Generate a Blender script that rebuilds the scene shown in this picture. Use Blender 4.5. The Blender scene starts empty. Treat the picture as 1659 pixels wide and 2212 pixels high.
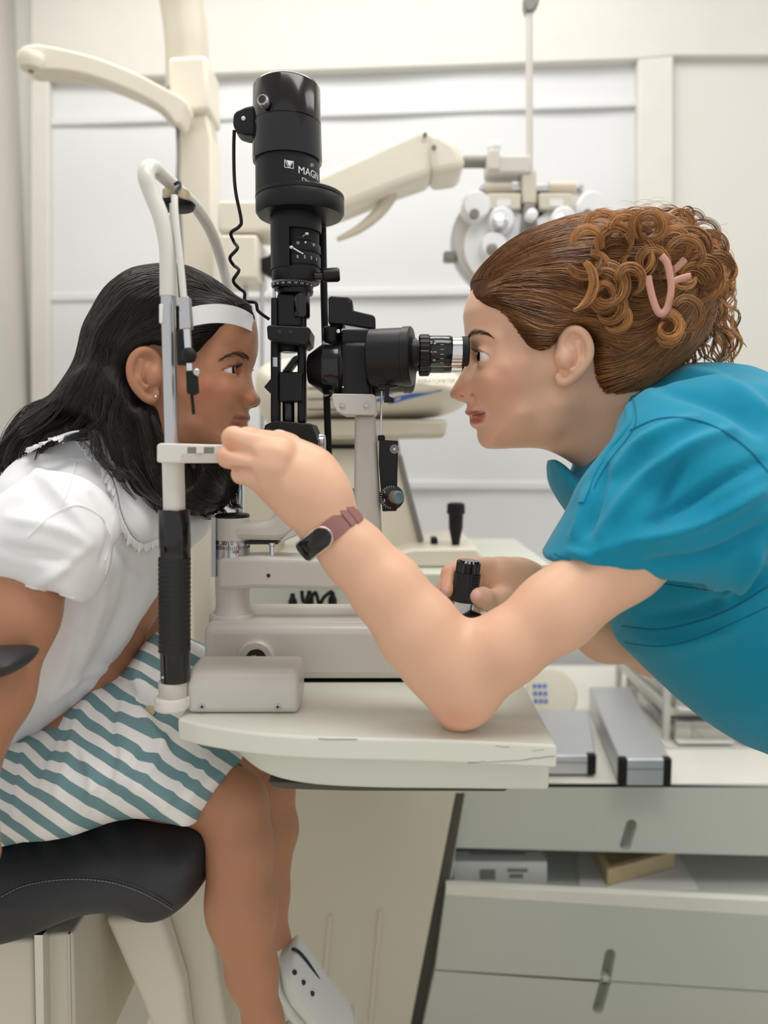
import bpy, bmesh, math, random
import numpy as np
from mathutils import Vector, Matrix
from mathutils.bvhtree import BVHTree

C = bpy.context.scene
# ------------------------------------------------------------------ camera
FPX, CAMZ, PITCH = 1600.0, 1.05, math.radians(5.3)
cam_d = bpy.data.cameras.new('camera')
cam = bpy.data.objects.new('camera', cam_d)
C.collection.objects.link(cam)
cam.location = (0, 0, CAMZ)
cam.rotation_euler = (math.pi / 2 - PITCH, 0, 0)
cam_d.sensor_fit = 'VERTICAL'
cam_d.sensor_height = 36.0
cam_d.lens = 36.0 * FPX / 2212.0
cam_d.clip_start = 0.02
cam_d.dof.use_dof = True
cam_d.dof.focus_distance = 0.72
cam_d.dof.aperture_fstop = 3.4
C.camera = cam
# ------------------------------------------------------------------ world, lamps, exposure
C.view_settings.view_transform = 'Standard'
C.view_settings.look = 'None'
C.view_settings.exposure = 0.0
C.view_settings.gamma = 1.0
C.view_settings.use_curve_mapping = False
wd = bpy.data.worlds.new('world'); C.world = wd; wd.use_nodes = True
wd.node_tree.nodes['Background'].inputs['Color'].default_value = (1.0, 1.0, 1.0, 1)
wd.node_tree.nodes['Background'].inputs['Strength'].default_value = 0.72

def area_lamp(name, loc, size, size_y, power, rot=(0, 0, 0), col=(1, 0.985, 0.96)):
    d = bpy.data.lights.new(name, 'AREA'); d.shape = 'RECTANGLE'; d.size = size; d.size_y = size_y
    d.energy = power; d.color = col
    o = bpy.data.objects.new(name, d); C.collection.objects.link(o)
    o.location = loc; o.rotation_euler = rot
    return o
area_lamp('ceiling_lamp', (0.3, 0.25, 2.50), 1.2, 0.6, 15)
area_lamp('ceiling_lamp', (-0.2, 1.35, 2.50), 1.6, 0.6, 17)
area_lamp('ceiling_lamp', (1.6, 1.0, 2.50), 0.6, 1.2, 8)

rnd = random.Random(7)
rng = np.random.default_rng(11)
PI = math.pi
COS, SIN = math.cos(PITCH), math.sin(PITCH)

# ------------------------------------------------------------------ measuring helpers
def PA(px, py, Y):
    """photo pixel at depth Y -> world xyz (numpy)"""
    px = np.asarray(px, float); py = np.asarray(py, float); Y = np.asarray(Y, float)
    dx = (px - 829.5) / FPX; dy = (1106 - py) / FPX
    s = Y / (COS + dy * SIN)
    return np.stack(np.broadcast_arrays(dx * s, Y, CAMZ + (-SIN + dy * COS) * s), -1)
def P(px, py, Y):
    return Vector(PA(px, py, Y).tolist())
def proj(x, y, z):
    zz = z - CAMZ
    f = y * COS - zz * SIN
    u = y * SIN + zz * COS
    return 829.5 + FPX * x / f, 1106 - FPX * u / f
def S(Y):
    return Y / FPX
def lin(c):
    c = c / 255.0
    return c / 12.92 if c <= 0.04045 else ((c + 0.055) / 1.055) ** 2.4
def rgb(r, g, b):
    return (lin(r), lin(g), lin(b), 1.0)

# ------------------------------------------------------------------ materials
def nn(nt, t, **kw):
    n = nt.nodes.new(t)
    for k, v in kw.items():
        if k in n.inputs: n.inputs[k].default_value = v
        else: setattr(n, k, v)
    return n
def bump_chain(nt, b, kind, scale, strength, dist=0.001, stretch=None):
    tc = nn(nt, 'ShaderNodeTexCoord')
    src = tc.outputs['Object']
    if stretch:
        mp = nn(nt, 'ShaderNodeMapping'); mp.inputs['Scale'].default_value = stretch
        nt.links.new(src, mp.inputs['Vector']); src = mp.outputs['Vector']
    if kind == 'noise':
        t = nn(nt, 'ShaderNodeTexNoise', Scale=scale, Detail=4.0)
    elif kind == 'voronoi':
        t = nn(nt, 'ShaderNodeTexVoronoi', Scale=scale)
    else:
        t = nn(nt, 'ShaderNodeTexWave', Scale=scale)
    nt.links.new(src, t.inputs['Vector'])
    bp = nn(nt, 'ShaderNodeBump', Strength=strength, Distance=dist)
    nt.links.new(t.outputs[0], bp.inputs['Height'])
    nt.links.new(bp.outputs['Normal'], b.inputs['Normal'])
    return t
def mat(name, col, rough=0.5, metal=0.0, spec=0.5, bump=None, var=None, coat=0.0, sub=0.0, trans=0.0, emit=0.0, sheen=0.0):
    m = bpy.data.materials.new(name); m.use_nodes = True
    nt = m.node_tree; b = nt.nodes['Principled BSDF']
    c = rgb(*col)
    b.inputs['Base Color'].default_value = c
    b.inputs['Roughness'].default_value = rough
    b.inputs['Metallic'].default_value = metal
    b.inputs['Specular IOR Level'].default_value = spec
    b.inputs['Coat Weight'].default_value = coat
    b.inputs['Sheen Weight'].default_value = sheen
    if sub:
        b.inputs['Subsurface Weight'].default_value = sub
        b.inputs['Subsurface Radius'].default_value = (1, 0.35, 0.2)
        b.inputs['Subsurface Scale'].default_value = 0.006
    if trans: b.inputs['Transmission Weight'].default_value = trans
    if emit:
        b.inputs['Emission Color'].default_value = c; b.inputs['Emission Strength'].default_value = emit
    if bump: bump_chain(nt, b, *bump)
    sc, amt = var if var else (14.0, 0.05)
    tc = nn(nt, 'ShaderNodeTexCoord')
    t = nn(nt, 'ShaderNodeTexNoise', Scale=sc, Detail=5.0)
    nt.links.new(tc.outputs['Object'], t.inputs['Vector'])
    mx = nn(nt, 'ShaderNodeMix', data_type='RGBA')
    mx.inputs['A'].default_value = tuple(v * (1 - amt) for v in c[:3]) + (1,)
    mx.inputs['B'].default_value = tuple(min(1, v * (1 + amt)) for v in c[:3]) + (1,)
    nt.links.new(t.outputs[0], mx.inputs['Factor'])
    nt.links.new(mx.outputs['Result'], b.inputs['Base Color'])
    return m
def attr_mix(m, attr, col, blend='MIX', lo=0.0, hi=1.0, soft=None):
    """lay another colour over a material where a vertex attribute says so"""
    nt = m.node_tree; b = nt.nodes['Principled BSDF']
    a = nn(nt, 'ShaderNodeAttribute', attribute_name=attr)
    f = a.outputs['Fac']
    if soft:
        mr = nn(nt, 'ShaderNodeMapRange'); mr.inputs['From Min'].default_value = soft[0]; mr.inputs['From Max'].default_value = soft[1]
        nt.links.new(f, mr.inputs['Value']); f = mr.outputs['Result']
    mx = nn(nt, 'ShaderNodeMix', data_type='RGBA')
    old = b.inputs['Base Color'].links[0].from_socket
    nt.links.new(old, mx.inputs['A']); mx.inputs['B'].default_value = rgb(*col)
    nt.links.new(f, mx.inputs['Factor'])
    nt.links.new(mx.outputs['Result'], b.inputs['Base Color'])

M = {}
M['black'] = mat('black_satin_metal', (13, 13, 15), 0.40, 0.0, 0.36, ('noise', 900, 0.05, 0.0003))
M['black_gloss'] = mat('black_gloss_paint', (9, 9, 11), 0.16, 0.0, 0.5, coat=0.2)
M['black_soft'] = mat('black_rubber', (18, 18, 19), 0.6, 0, 0.35)
M['black_grip'] = mat('black_knurled_plastic', (20, 20, 21), 0.35)
M['chrome'] = mat('chrome', (225, 226, 228), 0.14, 1.0)
M['steel'] = mat('brushed_steel', (200, 200, 202), 0.3, 1.0)
M['greige'] = mat('greige_enamel', (206, 201, 193), 0.32, 0.0, 0.5, ('noise', 700, 0.06, 0.0003))
M['white_tube'] = mat('off_white_enamel', (226, 222, 214), 0.28, 0.0, 0.5)
M['white_band'] = mat('white_plastic', (236, 236, 236), 0.3)
M['table'] = mat('white_laminate', (228, 229, 217), 0.22, 0.0, 0.5, var=(9, 0.02))
M['table_edge'] = mat('cream_green_edge', (216, 220, 208), 0.35, var=(9, 0.02))
M['cream'] = mat('cream_enamel', (228, 221, 204), 0.35)
M['cream_dark'] = mat('cream_shaded_plastic', (206, 198, 180), 0.4)  # darker cream; also carries painted shade on column edge and keratometer underside
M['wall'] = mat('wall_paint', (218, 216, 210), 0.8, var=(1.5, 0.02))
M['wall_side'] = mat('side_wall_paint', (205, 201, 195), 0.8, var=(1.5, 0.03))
M['frame'] = mat('frame_paint', (218, 216, 208), 0.6)
M['blind'] = mat('white_blind_fabric', (221, 222, 223), 0.85, bump=('noise', 240, 0.15, 0.001), var=(1.6, 0.05))
M['floor'] = mat('floor_vinyl', (214, 204, 184), 0.4, bump=('noise', 60, 0.05, 0.001), var=(6, 0.05))
M['cabinet'] = mat('cabinet_lacquer', (202, 205, 196), 0.4, var=(2.0, 0.02))
M['cabinet_top'] = mat('cabinet_top_laminate', (236, 234, 224), 0.3)
M['dark_gap'] = mat('dark_recess', (84, 80, 70), 0.7)  # dark tone standing in for shade in the gap beside the unit column
M['pedestal'] = mat('pedestal_paint', (214, 208, 190), 0.45, var=(2.0, 0.03))
M['white_ink'] = mat('white_print', (230, 230, 230), 0.5)
M['grey_ink'] = mat('grey_print', (140, 138, 132), 0.5)
M['dark_ink'] = mat('dark_print', (38, 36, 34), 0.5)
M['blue_ink'] = mat('blue_print', (58, 112, 205), 0.4)
M['lens'] = mat('lens_glass', (150, 165, 170), 0.03, 0.6)
M['mirror'] = mat('mirror', (210, 205, 198), 0.05, 1.0)
M['alu'] = mat('brushed_aluminium', (206, 208, 212), 0.35, 0.6)
M['rubber_grey'] = mat('grey_knob_plastic', (128, 126, 120), 0.4)
M['leather'] = mat('black_leatherette', (43, 44, 47), 0.5, 0.0, 0.5, ('voronoi', 900, 0.25, 0.0006), var=(60, 0.18))
M['stitch'] = mat('grey_thread', (120, 120, 118), 0.7)
M['wood'] = mat('pale_wood', (205, 182, 142), 0.55, bump=('wave', 30, 0.1, 0.001), var=(20, 0.08))
M['paper'] = mat('white_card', (226, 226, 224), 0.6)
M['clear'] = mat('clear_plastic', (238, 238, 234), 0.08, trans=0.85)
M['film'] = mat('clear_film', (240, 240, 240), 0.1); M['film'].node_tree.nodes['Principled BSDF'].inputs['Alpha'].default_value = 0.3
M['canvas'] = mat('white_canvas', (226, 226, 222), 0.85, bump=('noise', 900, 0.3, 0.0005))
M['navy'] = mat('navy_canvas', (40, 45, 56), 0.8)
M['rubber_white'] = mat('white_rubber', (222, 222, 214), 0.5)
M['cap_cream'] = mat('tan_plastic', (196, 178, 140), 0.45)

# ------------------------------------------------------------------ objects
def fix_mesh(me, smooth, sharp):
    if smooth:
        me.polygons.foreach_set('use_smooth', np.ones(len(me.polygons), bool))
        if sharp: me.set_sharp_from_angle(angle=math.radians(sharp))
def mesh(geo, name='mesh'):
    """geo: (verts, faces) or list of them"""
    if isinstance(geo, tuple): geo = [geo]
    V, F, n = [], [], 0
    for v, f in geo:
        v = np.asarray([tuple(q) for q in v] if not isinstance(v, np.ndarray) else v, float)
        V.append(v)
        F.extend([tuple(int(i) + n for i in q) for q in f]); n += len(v)
    me = bpy.data.meshes.new(name)
    me.from_pydata(np.concatenate(V).tolist(), [], F)
    return me
def tag(o, label=None, cat=None, group=None, kind=None):
    if label: o['label'] = label
    if cat: o['category'] = cat
    if group: o['group'] = group
    if kind: o['kind'] = kind
    return o
def root_of(p):
    while p.parent: p = p.parent
    return p
def obj(name, geo, m, parent=None, label=None, cat=None, group=None, kind=None, bevel=0, seg=3, sharp=40, smooth=True):
    me = geo if isinstance(geo, bpy.types.Mesh) else mesh(geo, name)
    me.name = name
    for mm in (m if isinstance(m, (list, tuple)) else [m]): me.materials.append(mm)
    o = bpy.data.objects.new(name, me); C.collection.objects.link(o)
    if parent is None:
        co = np.empty(len(me.vertices) * 3); me.vertices.foreach_get('co', co); co = co.reshape(-1, 3)
        c = np.array([(co[:, 0].min() + co[:, 0].max()) / 2, (co[:, 1].min() + co[:, 1].max()) / 2, co[:, 2].min()])
        me.vertices.foreach_set('co', (co - c).ravel()); o.location = c
    else:
        o.parent = parent
        o.matrix_parent_inverse = Matrix.Translation(-abs_loc(parent))
    fix_mesh(me, smooth, sharp)
    if bevel:
        b = o.modifiers.new('bevel', 'BEVEL'); b.width = bevel; b.segments = seg; b.limit_method = 'ANGLE'; b.angle_limit = math.radians(35)
    return tag(o, label, cat, group, kind)
def abs_loc(o):
    # parts keep world coordinates: only the thing at the top carries a location
    return root_of(o).location.copy() if o.parent is None else Vector((0, 0, 0))
def thing(name, label, cat, loc=(0, 0, 0), group=None, kind=None):
    o = bpy.data.objects.new(name, None); C.collection.objects.link(o)
    o.location = loc; o.empty_display_size = 0.02
    return tag(o, label, cat, group, kind)

# ------------------------------------------------------------------ shapes
def frame(ax):
    ax = Vector(ax).normalized()
    u = ax.orthogonal().normalized(); return u, ax.cross(u), ax
def lathe(prof, o, ax=(0, 0, 1), n=48, ang=None, up=None):
    """prof [(t along axis, r)], closes at both ends"""
    o = Vector(o); ax = Vector(ax).normalized()
    if up is None:
        u, v, ax = frame(ax)
    else:
        u = Vector(up); u = (u - ax * u.dot(ax)).normalized(); v = ax.cross(u)
    full = ang is None
    a = np.linspace(0, 2 * PI, n, endpoint=False) if full else np.linspace(ang[0], ang[1], n)
    V, F = [], []
    for t, r in prof:
        for q in a: V.append(o + ax * t + (u * math.cos(q) + v * math.sin(q)) * r)
    m = len(prof); k = n if full else n - 1
    for i in range(m - 1):
        for j in range(k):
            j2 = (j + 1) % n
            F.append((i * n + j, i * n + j2, (i + 1) * n + j2, (i + 1) * n + j))
    if full:
        if prof[0][1] > 1e-6: F.append(tuple(range(n))[::-1])
        if prof[-1][1] > 1e-6: F.append(tuple((m - 1) * n + j for j in range(n)))
    return V, F
def vl(cx, Y, prof, n=48, ang=None, up=None):
    """upright lathe read off the photo: prof [(py, r px)] from top to bottom"""
    top = P(cx, prof[0][0], Y); s = S(Y)
    pr = [(P(cx, py, Y).z - top.z, r * s) for py, r in prof][::-1]
    return lathe(pr, top, (0, 0, 1), n, ang, up)
def hl(cy, Y, prof, n=48, tilt=0.0, up=None, yaw=0.0):
    """lathe lying along X: prof [(px, r px)] left to right"""
    o = P(prof[0][0], cy, Y); s = S(Y)
    pr = [((px - prof[0][0]) * s, r * s) for px, r in prof]
    return lathe(pr, o, (math.cos(tilt) * math.cos(yaw), -math.sin(yaw), math.sin(tilt)), n, up=up)
def yl(cx, cy, Y, prof, n=40):
    """lathe along depth, towards the camera: prof [(metres towards camera, r px)]"""
    o = P(cx, cy, Y); s = S(Y)
    return lathe([(t, r * s) for t, r in prof], o, (0, -1, 0), n)
def cyl(a, b, r, n=24, r2=None):
    a = Vector(a); b = Vector(b)
    return lathe([(0, r), ((b - a).length, r if r2 is None else r2)], a, b - a, n)
def ball(c, r, n=20):
    k = n // 2
    if not hasattr(r, '__len__'): r = (r, r, r)
    V = [(c[0], c[1], c[2] - r[2])]; F = []
    for i in range(1, k):
        t = -PI / 2 + PI * i / k
        for j in range(n):
            q = 2 * PI * j / n
            V.append((c[0] + r[0] * math.cos(t) * math.cos(q), c[1] + r[1] * math.cos(t) * math.sin(q), c[2] + r[2] * math.sin(t)))
    V.append((c[0], c[1], c[2] + r[2])); e = len(V) - 1
    for j in range(n):
        j2 = (j + 1) % n
        F.append((0, 1 + j2, 1 + j)); F.append((e, e - n + j, e - n + j2))
        for i in range(k - 2):
            p = 1 + i * n
            F.append((p + j, p + j2, p + n + j2, p + n + j))
    return V, F
def prism(pts, Yf, Yb):
    """outline read off the photo at depth Yf, extruded to Yb"""
    A = [P(x, y, Yf) for x, y in pts]
    n = len(A)
    V = A + [Vector((p.x, Yb, p.z)) for p in A]
    ar = sum(A[i].x * A[(i + 1) % n].z - A[(i + 1) % n].x * A[i].z for i in range(n))
    r = range(n)
    F = [tuple(r), tuple(n + i for i in reversed(r))]
    for i in r:
        j = (i + 1) % n
        F.append((j, i, n + i, n + j))
    if ar < 0: F = [f[::-1] for f in F]
    return V, F
def box(x0, y0, x1, y1, Yf, Yb):
    return prism([(x0, y0), (x1, y0), (x1, y1), (x0, y1)], Yf, Yb)
def wbox(lo, hi):
    V = [(x, y, z) for x in (lo[0], hi[0]) for y in (lo[1], hi[1]) for z in (lo[2], hi[2])]
    F = [(0, 1, 3, 2), (4, 6, 7, 5), (0, 4, 5, 1), (2, 3, 7, 6), (0, 2, 6, 4), (1, 5, 7, 3)]
    return V, F
def xform(geo, mtx):
    return [mtx @ Vector(v) for v in geo[0]], geo[1]
def catmull(pts, k=8, closed=False):
    p = np.asarray([tuple(q) for q in pts], float); n = len(p)
    out = []
    rngi = range(n) if closed else range(n - 1)
    t = np.linspace(0, 1, k, endpoint=False)[:, None]
    for i in rngi:
        if closed: a, b, c, d = p[(i - 1) % n], p[i], p[(i + 1) % n], p[(i + 2) % n]
        else: a, b, c, d = p[max(i - 1, 0)], p[i], p[i + 1], p[min(i + 2, n - 1)]
        out.append(0.5 * (2 * b + (c - a) * t + (2 * a - 5 * b + 4 * c - d) * t ** 2 + (3 * b - a - 3 * c + d) * t ** 3))
    if not closed: out.append(p[-1:])
    return np.concatenate(out)
def tube(path, r, n=12, flat=1.0, up=None, caps=True):
    p = [Vector(q) for q in path]; m = len(p)
    rr = list(r) if hasattr(r, '__len__') else [r] * m
    if len(rr) != m: rr = np.interp(np.linspace(0, 1, m), np.linspace(0, 1, len(rr)), rr)
    T = [(p[min(i + 1, m - 1)] - p[max(i - 1, 0)]).normalized() for i in range(m)]
    u = Vector(up) if up is not None else T[0].orthogonal()
    V, F = [], []
    for i in range(m):
        u = (u - T[i] * u.dot(T[i])).normalized(); v = T[i].cross(u)
        for j in range(n):
            q = 2 * PI * j / n
            V.append(p[i] + (u * math.cos(q) + v * math.sin(q) * flat) * rr[i])
    for i in range(m - 1):
        for j in range(n):
            j2 = (j + 1) % n
            F.append((i * n + j, i * n + j2, (i + 1) * n + j2, (i + 1) * n + j))
    if caps:
        F.append(tuple(range(n))[::-1]); F.append(tuple((m - 1) * n + j for j in range(n)))
    return V, F
def pxpath(pts, k=8):
    """[(px, py, Y)] -> smooth world path"""
    return catmull([P(*q) for q in pts], k)
def text_mesh(s, size, m4, depth=0.0002):
    cu = bpy.data.curves.new('t', 'FONT'); cu.body = s; cu.size = size; cu.extrude = depth; cu.align_x = 'LEFT'
    o = bpy.data.objects.new('t', cu); C.collection.objects.link(o)
    dg = bpy.context.evaluated_depsgraph_get(); dg.update()
    ev = o.evaluated_get(dg); me = ev.to_mesh()
    V = [tuple(m4(v.co)) if callable(m4) else tuple(m4 @ v.co) for v in me.vertices]
    F = [tuple(p.vertices) for p in me.polygons]
    ev.to_mesh_clear(); bpy.data.objects.remove(o); bpy.data.curves.remove(cu)
    return V, F
def facing(px, py, Y, rot=0.0, yaw=0.0):
    """text plane facing the camera side at a photo point"""
    return Matrix.Translation(P(px, py, Y)) @ Matrix.Rotation(yaw, 4, 'Z') @ Matrix.Rotation(PI / 2, 4, 'X') @ Matrix.Rotation(rot, 4, 'Z')

# ------------------------------------------------------------------ soft shapes: distance fields on a grid, meshed with surface nets
class Grid:
    def __init__(s, lo, hi, h):
        s.lo = np.asarray(lo, float); s.h = h
        s.n = np.maximum(np.ceil((np.asarray(hi, float) - s.lo) / h).astype(int) + 1, 3)
        a = [(s.lo[i] + h * np.arange(s.n[i])).astype(np.float32) for i in range(3)]
        s.X, s.Y, s.Z = a[0][:, None, None], a[1][None, :, None], a[2][None, None, :]
def smin(a, b, k):
    h = np.maximum(k - np.abs(a - b), 0) / k
    return np.minimum(a, b) - h * h * k * 0.25
def smax(a, b, k):
    return -smin(-a, -b, k)
def cap(G, a, b, ra, rb):
    a = np.asarray(tuple(a), np.float32); b = np.asarray(tuple(b), np.float32); d = b - a
    px, py, pz = G.X - a[0], G.Y - a[1], G.Z - a[2]
    t = np.clip((px * d[0] + py * d[1] + pz * d[2]) / max(float(d @ d), 1e-12), 0, 1)
    return np.sqrt((px - t * d[0]) ** 2 + (py - t * d[1]) ** 2 + (pz - t * d[2]) ** 2) - (ra + (rb - ra) * t)
def ell(G, c, r, R=None):
    px, py, pz = G.X - c[0], G.Y - c[1], G.Z - c[2]
    if R is not None:
        R = np.asarray(R, np.float32)
        px, py, pz = (R[0, 0] * px + R[1, 0] * py + R[2, 0] * pz, R[0, 1] * px + R[1, 1] * py + R[2, 1] * pz, R[0, 2] * px + R[1, 2] * py + R[2, 2] * pz)
    k0 = np.sqrt((px / r[0]) ** 2 + (py / r[1]) ** 2 + (pz / r[2]) ** 2)
    k1 = np.sqrt((px / r[0] ** 2) ** 2 + (py / r[1] ** 2) ** 2 + (pz / r[2] ** 2) ** 2) + 1e-9
    return k0 * (k0 - 1) / k1
def chain(G, pts, rs, k=0.01):
    """limb: joints [(px,py,Y)] or Vectors, radii in metres"""
    p = [P(*q) if not isinstance(q, Vector) else q for q in pts]
    f = None
    for i in range(len(p) - 1):
        c = cap(G, p[i], p[i + 1], rs[i], rs[i + 1])
        f = c if f is None else smin(f, c, k)
    return f
def nets(G, f, smooth=2):
    f = np.broadcast_to(f, tuple(G.n)).astype(np.float32)
    f = np.where(f == 0, 1e-9, f)
    s = f < 0
    c = np.zeros(tuple(G.n - 1), np.uint8)
    nx, ny, nz = G.n - 1
    for i in (0, 1):
        for j in (0, 1):
            for k in (0, 1): c += s[i:i + nx, j:j + ny, k:k + nz]
    act = np.argwhere((c > 0) & (c < 8))
    idx = -np.ones(tuple(G.n - 1), np.int64)
    idx[act[:, 0], act[:, 1], act[:, 2]] = np.arange(len(act))
    cor = [(i, j, k) for i in (0, 1) for j in (0, 1) for k in (0, 1)]
    val = {q: f[act[:, 0] + q[0], act[:, 1] + q[1], act[:, 2] + q[2]] for q in cor}
    acc = np.zeros((len(act), 3)); cnt = np.zeros(len(act))
    for a in cor:
        for ax in range(3):
            if a[ax]: continue
            b = list(a); b[ax] = 1; b = tuple(b)
            v0, v1 = val[a], val[b]; x = (v0 < 0) != (v1 < 0)
            t = np.where(x, v0 / np.where(x, v0 - v1, 1), 0)
            pt = np.tile(np.array(a, float), (len(act), 1)); pt[:, ax] = t
            acc += pt * x[:, None]; cnt += x
    V = G.lo + G.h * (act + acc / cnt[:, None])
    Fs = []
    for ax in range(3):
        o1, o2 = [(1, 2), (2, 0), (0, 1)][ax]
        sl0 = [slice(None)] * 3; sl1 = [slice(None)] * 3
        sl0[ax] = slice(0, -1); sl1[ax] = slice(1, None)
        for q in (o1, o2):
            sl0[q] = slice(1, -1); sl1[q] = slice(1, -1)
        A = s[tuple(sl0)]; B = s[tuple(sl1)]
        e = np.argwhere(A != B)
        fl = A[e[:, 0], e[:, 1], e[:, 2]]
        e[:, o1] += 1; e[:, o2] += 1
        def g(d1, d2):
            t = e.copy(); t[:, o1] -= d1; t[:, o2] -= d2
            return idx[t[:, 0], t[:, 1], t[:, 2]]
        q = np.stack([g(1, 1), g(0, 1), g(0, 0), g(1, 0)], 1)
        q[~fl] = q[~fl][:, ::-1]
        Fs.append(q)
    Fq = np.concatenate(Fs)
    Fq = Fq[(Fq >= 0).all(1)]
    V = relax(V, Fq, smooth)
    return V, Fq
def relax(V, F, it):
    n = len(V)
    e = np.concatenate([F[:, [0, 1]], F[:, [1, 2]], F[:, [2, 3]], F[:, [3, 0]]])
    for k in range(it):
        for lam in (0.5, -0.52):
            acc = np.zeros((n, 3)); ct = np.bincount(np.concatenate([e[:, 0], e[:, 1]]), minlength=n).astype(float)
            for d in range(3):
                acc[:, d] = np.bincount(e[:, 0], V[e[:, 1], d], n) + np.bincount(e[:, 1], V[e[:, 0], d], n)
            V = V + lam * (acc / np.maximum(ct, 1)[:, None] - V)
    return V
def mesh_np(parts, name='mesh'):
    """[(V, F)] numpy quads -> one mesh"""
    V = np.concatenate([p[0] for p in parts]); off = 0; Fl = []
    for v, f in parts:
        Fl.append(np.asarray(f) + off); off += len(v)
    me = bpy.data.meshes.new(name)
    if len(set(f.shape[1] for f in Fl)) == 1:
        F = np.concatenate(Fl); k = F.shape[1]
        me.vertices.add(len(V)); me.vertices.foreach_set('co', V.astype(np.float32).ravel())
        me.loops.add(F.size); me.loops.foreach_set('vertex_index', F.astype(np.int32).ravel())
        me.polygons.add(len(F)); me.polygons.foreach_set('loop_start', np.arange(0, F.size, k, dtype=np.int32))
        me.update(calc_edges=True); me.validate()
    else:
        me.from_pydata(V.tolist(), [], [tuple(q) for f in Fl for q in f.tolist()])
    return me
def set_attr(me, name, val):
    a = me.attributes.new(name, 'FLOAT', 'POINT'); a.data.foreach_set('value', np.asarray(val, np.float32))
def coords(me):
    co = np.empty(len(me.vertices) * 3, np.float32); me.vertices.foreach_get('co', co); return co.reshape(-1, 3)
def poly_sd(pts, qx, qz):
    """signed distance (positive inside) from points to a closed polygon"""
    a = pts; b = np.roll(pts, -1, 0)
    d2 = np.full(qx.shape, 1e9, np.float32); ins = np.zeros(qx.shape, bool)
    for (x0, z0), (x1, z1) in zip(a, b):
        ex, ez = x1 - x0, z1 - z0
        wx, wz = qx - x0, qz - z0
        t = np.clip((wx * ex + wz * ez) / (ex * ex + ez * ez + 1e-12), 0, 1)
        d2 = np.minimum(d2, (wx - ex * t) ** 2 + (wz - ez * t) ** 2)
        if ez != 0:
            cr = ((z0 > qz) != (z1 > qz)) & (qx < ex * (qz - z0) / ez + x0)
            ins ^= cr
    d = np.sqrt(d2)
    return np.where(ins, d, -d)
class Puff:
    """a side outline read off the photo at depth yref, given thickness W and edge rounding R on both sides of the plane ymid"""
    def __init__(s, pts, yref, ymid, W, R, ctrl=None, k=5, power=3.0, edge=2.0):
        s.ymid = ymid
        q = catmull(pts, k, True) if k > 1 else np.asarray(pts, float)
        w = PA(q[:, 0], q[:, 1], yref); s.poly = w[:, [0, 2]]
        s.W, s.R, s.power, s.edge = W, R, power, edge
        s.ctrl = None
        if ctrl is not None:
            c = np.asarray(ctrl, float); w = PA(c[:, 0], c[:, 1], yref)
            s.ctrl = (w[:, 0], w[:, 2], c[:, 2], c[:, 3])
    def fields(s, x, z):
        d = poly_sd(s.poly, x, z)
        if s.ctrl is None: return d, s.W, s.R
        sw = 0; a = 0; b = 0
        for cx, cz, W, R in zip(*s.ctrl):
            g = 1.0 / (((x - cx) ** 2 + (z - cz) ** 2) + 7e-5) ** (s.power / 2)
            sw = sw + g; a = a + g * W; b = b + g * R
        return d, a / sw, b / sw
    def F(s, G, grow=0.0):
        x = G.X[:, 0, :]; z = G.Z[:, 0, :]
        d, W, R = s.fields(np.broadcast_to(x, (G.n[0], G.n[2])), np.broadcast_to(z, (G.n[0], G.n[2])))
        e = lambda v: v[:, None, :] if hasattr(v, 'shape') and v.ndim == 2 else v
        a = np.maximum(0, 1 - (e(d) + grow) / e(R)); b = np.abs(G.Y - s.ymid) / (e(W) + grow)
        q2 = a * a + b * b + 1e-9
        if s.edge != 2: return ((a ** s.edge + b ** s.edge) ** (1 / s.edge) - 1) * (e(R) * a * a + e(W) * b * b) / q2
        return (np.sqrt(q2) - 1) * (e(R) * a * a + e(W) * b * b) / q2
    def bounds(s, m, wmax=None):
        w = wmax if wmax else (s.W if s.ctrl is None else max(s.ctrl[2]))
        lo = s.poly.min(0); hi = s.poly.max(0)
        return (lo[0] - m, s.ymid - w - m, lo[1] - m), (hi[0] + m, s.ymid + w + m, hi[1] + m)
    def depth(s, x, z):
        d, W, R = s.fields(x, z)
        a = np.clip(1 - d / R, 0, 1)
        return W * np.sqrt(np.maximum(1 - a * a, 0))
    def lift(s, px, py, off=0.0, side=-1):
        """photo points -> points on the near face"""
        px = np.asarray(px, float); py = np.asarray(py, float)
        Y = np.full(px.shape, s.ymid - 0.03)
        for _ in range(4):
            w = PA(px, py, Y); Y = s.ymid - s.depth(w[..., 0], w[..., 2])
        w = PA(px, py, Y - off)
        return w
def strand_mesh(paths, rad, n=3, tip=0.25):
    """paths (K, N, 3) -> thin tubes; returns V, F and the strand number per vertex"""
    paths = np.asarray(paths, float); K, N, _ = paths.shape
    T = np.gradient(paths, axis=1); T /= np.linalg.norm(T, axis=2, keepdims=True) + 1e-12
    ref = np.array([0.3, -0.9, 0.25])
    U = np.cross(T, ref); U /= np.linalg.norm(U, axis=2, keepdims=True) + 1e-9
    W = np.cross(T, U)
    rad = np.broadcast_to(np.asarray(rad, float).reshape(-1, 1), (K, N)) * (np.minimum(1, (1 - np.linspace(0, 1, N)) * 4 + tip) * np.minimum(1, np.linspace(0, 1, N) * 8 + 0.4))[None]
    V = np.stack([paths + rad[..., None] * (U * math.cos(2 * PI * j / n) + W * math.sin(2 * PI * j / n)) for j in range(n)], 2)
    base = (np.arange(K)[:, None] * N + np.arange(N - 1)[None]) * n
    Fq = []
    for j in range(n):
        j2 = (j + 1) % n
        Fq.append(np.stack([base + j, base + j2, base + n + j2, base + n + j], -1).reshape(-1, 4))
    return V.reshape(-1, 3), np.concatenate(Fq), np.repeat(np.arange(K), N * n)
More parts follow.
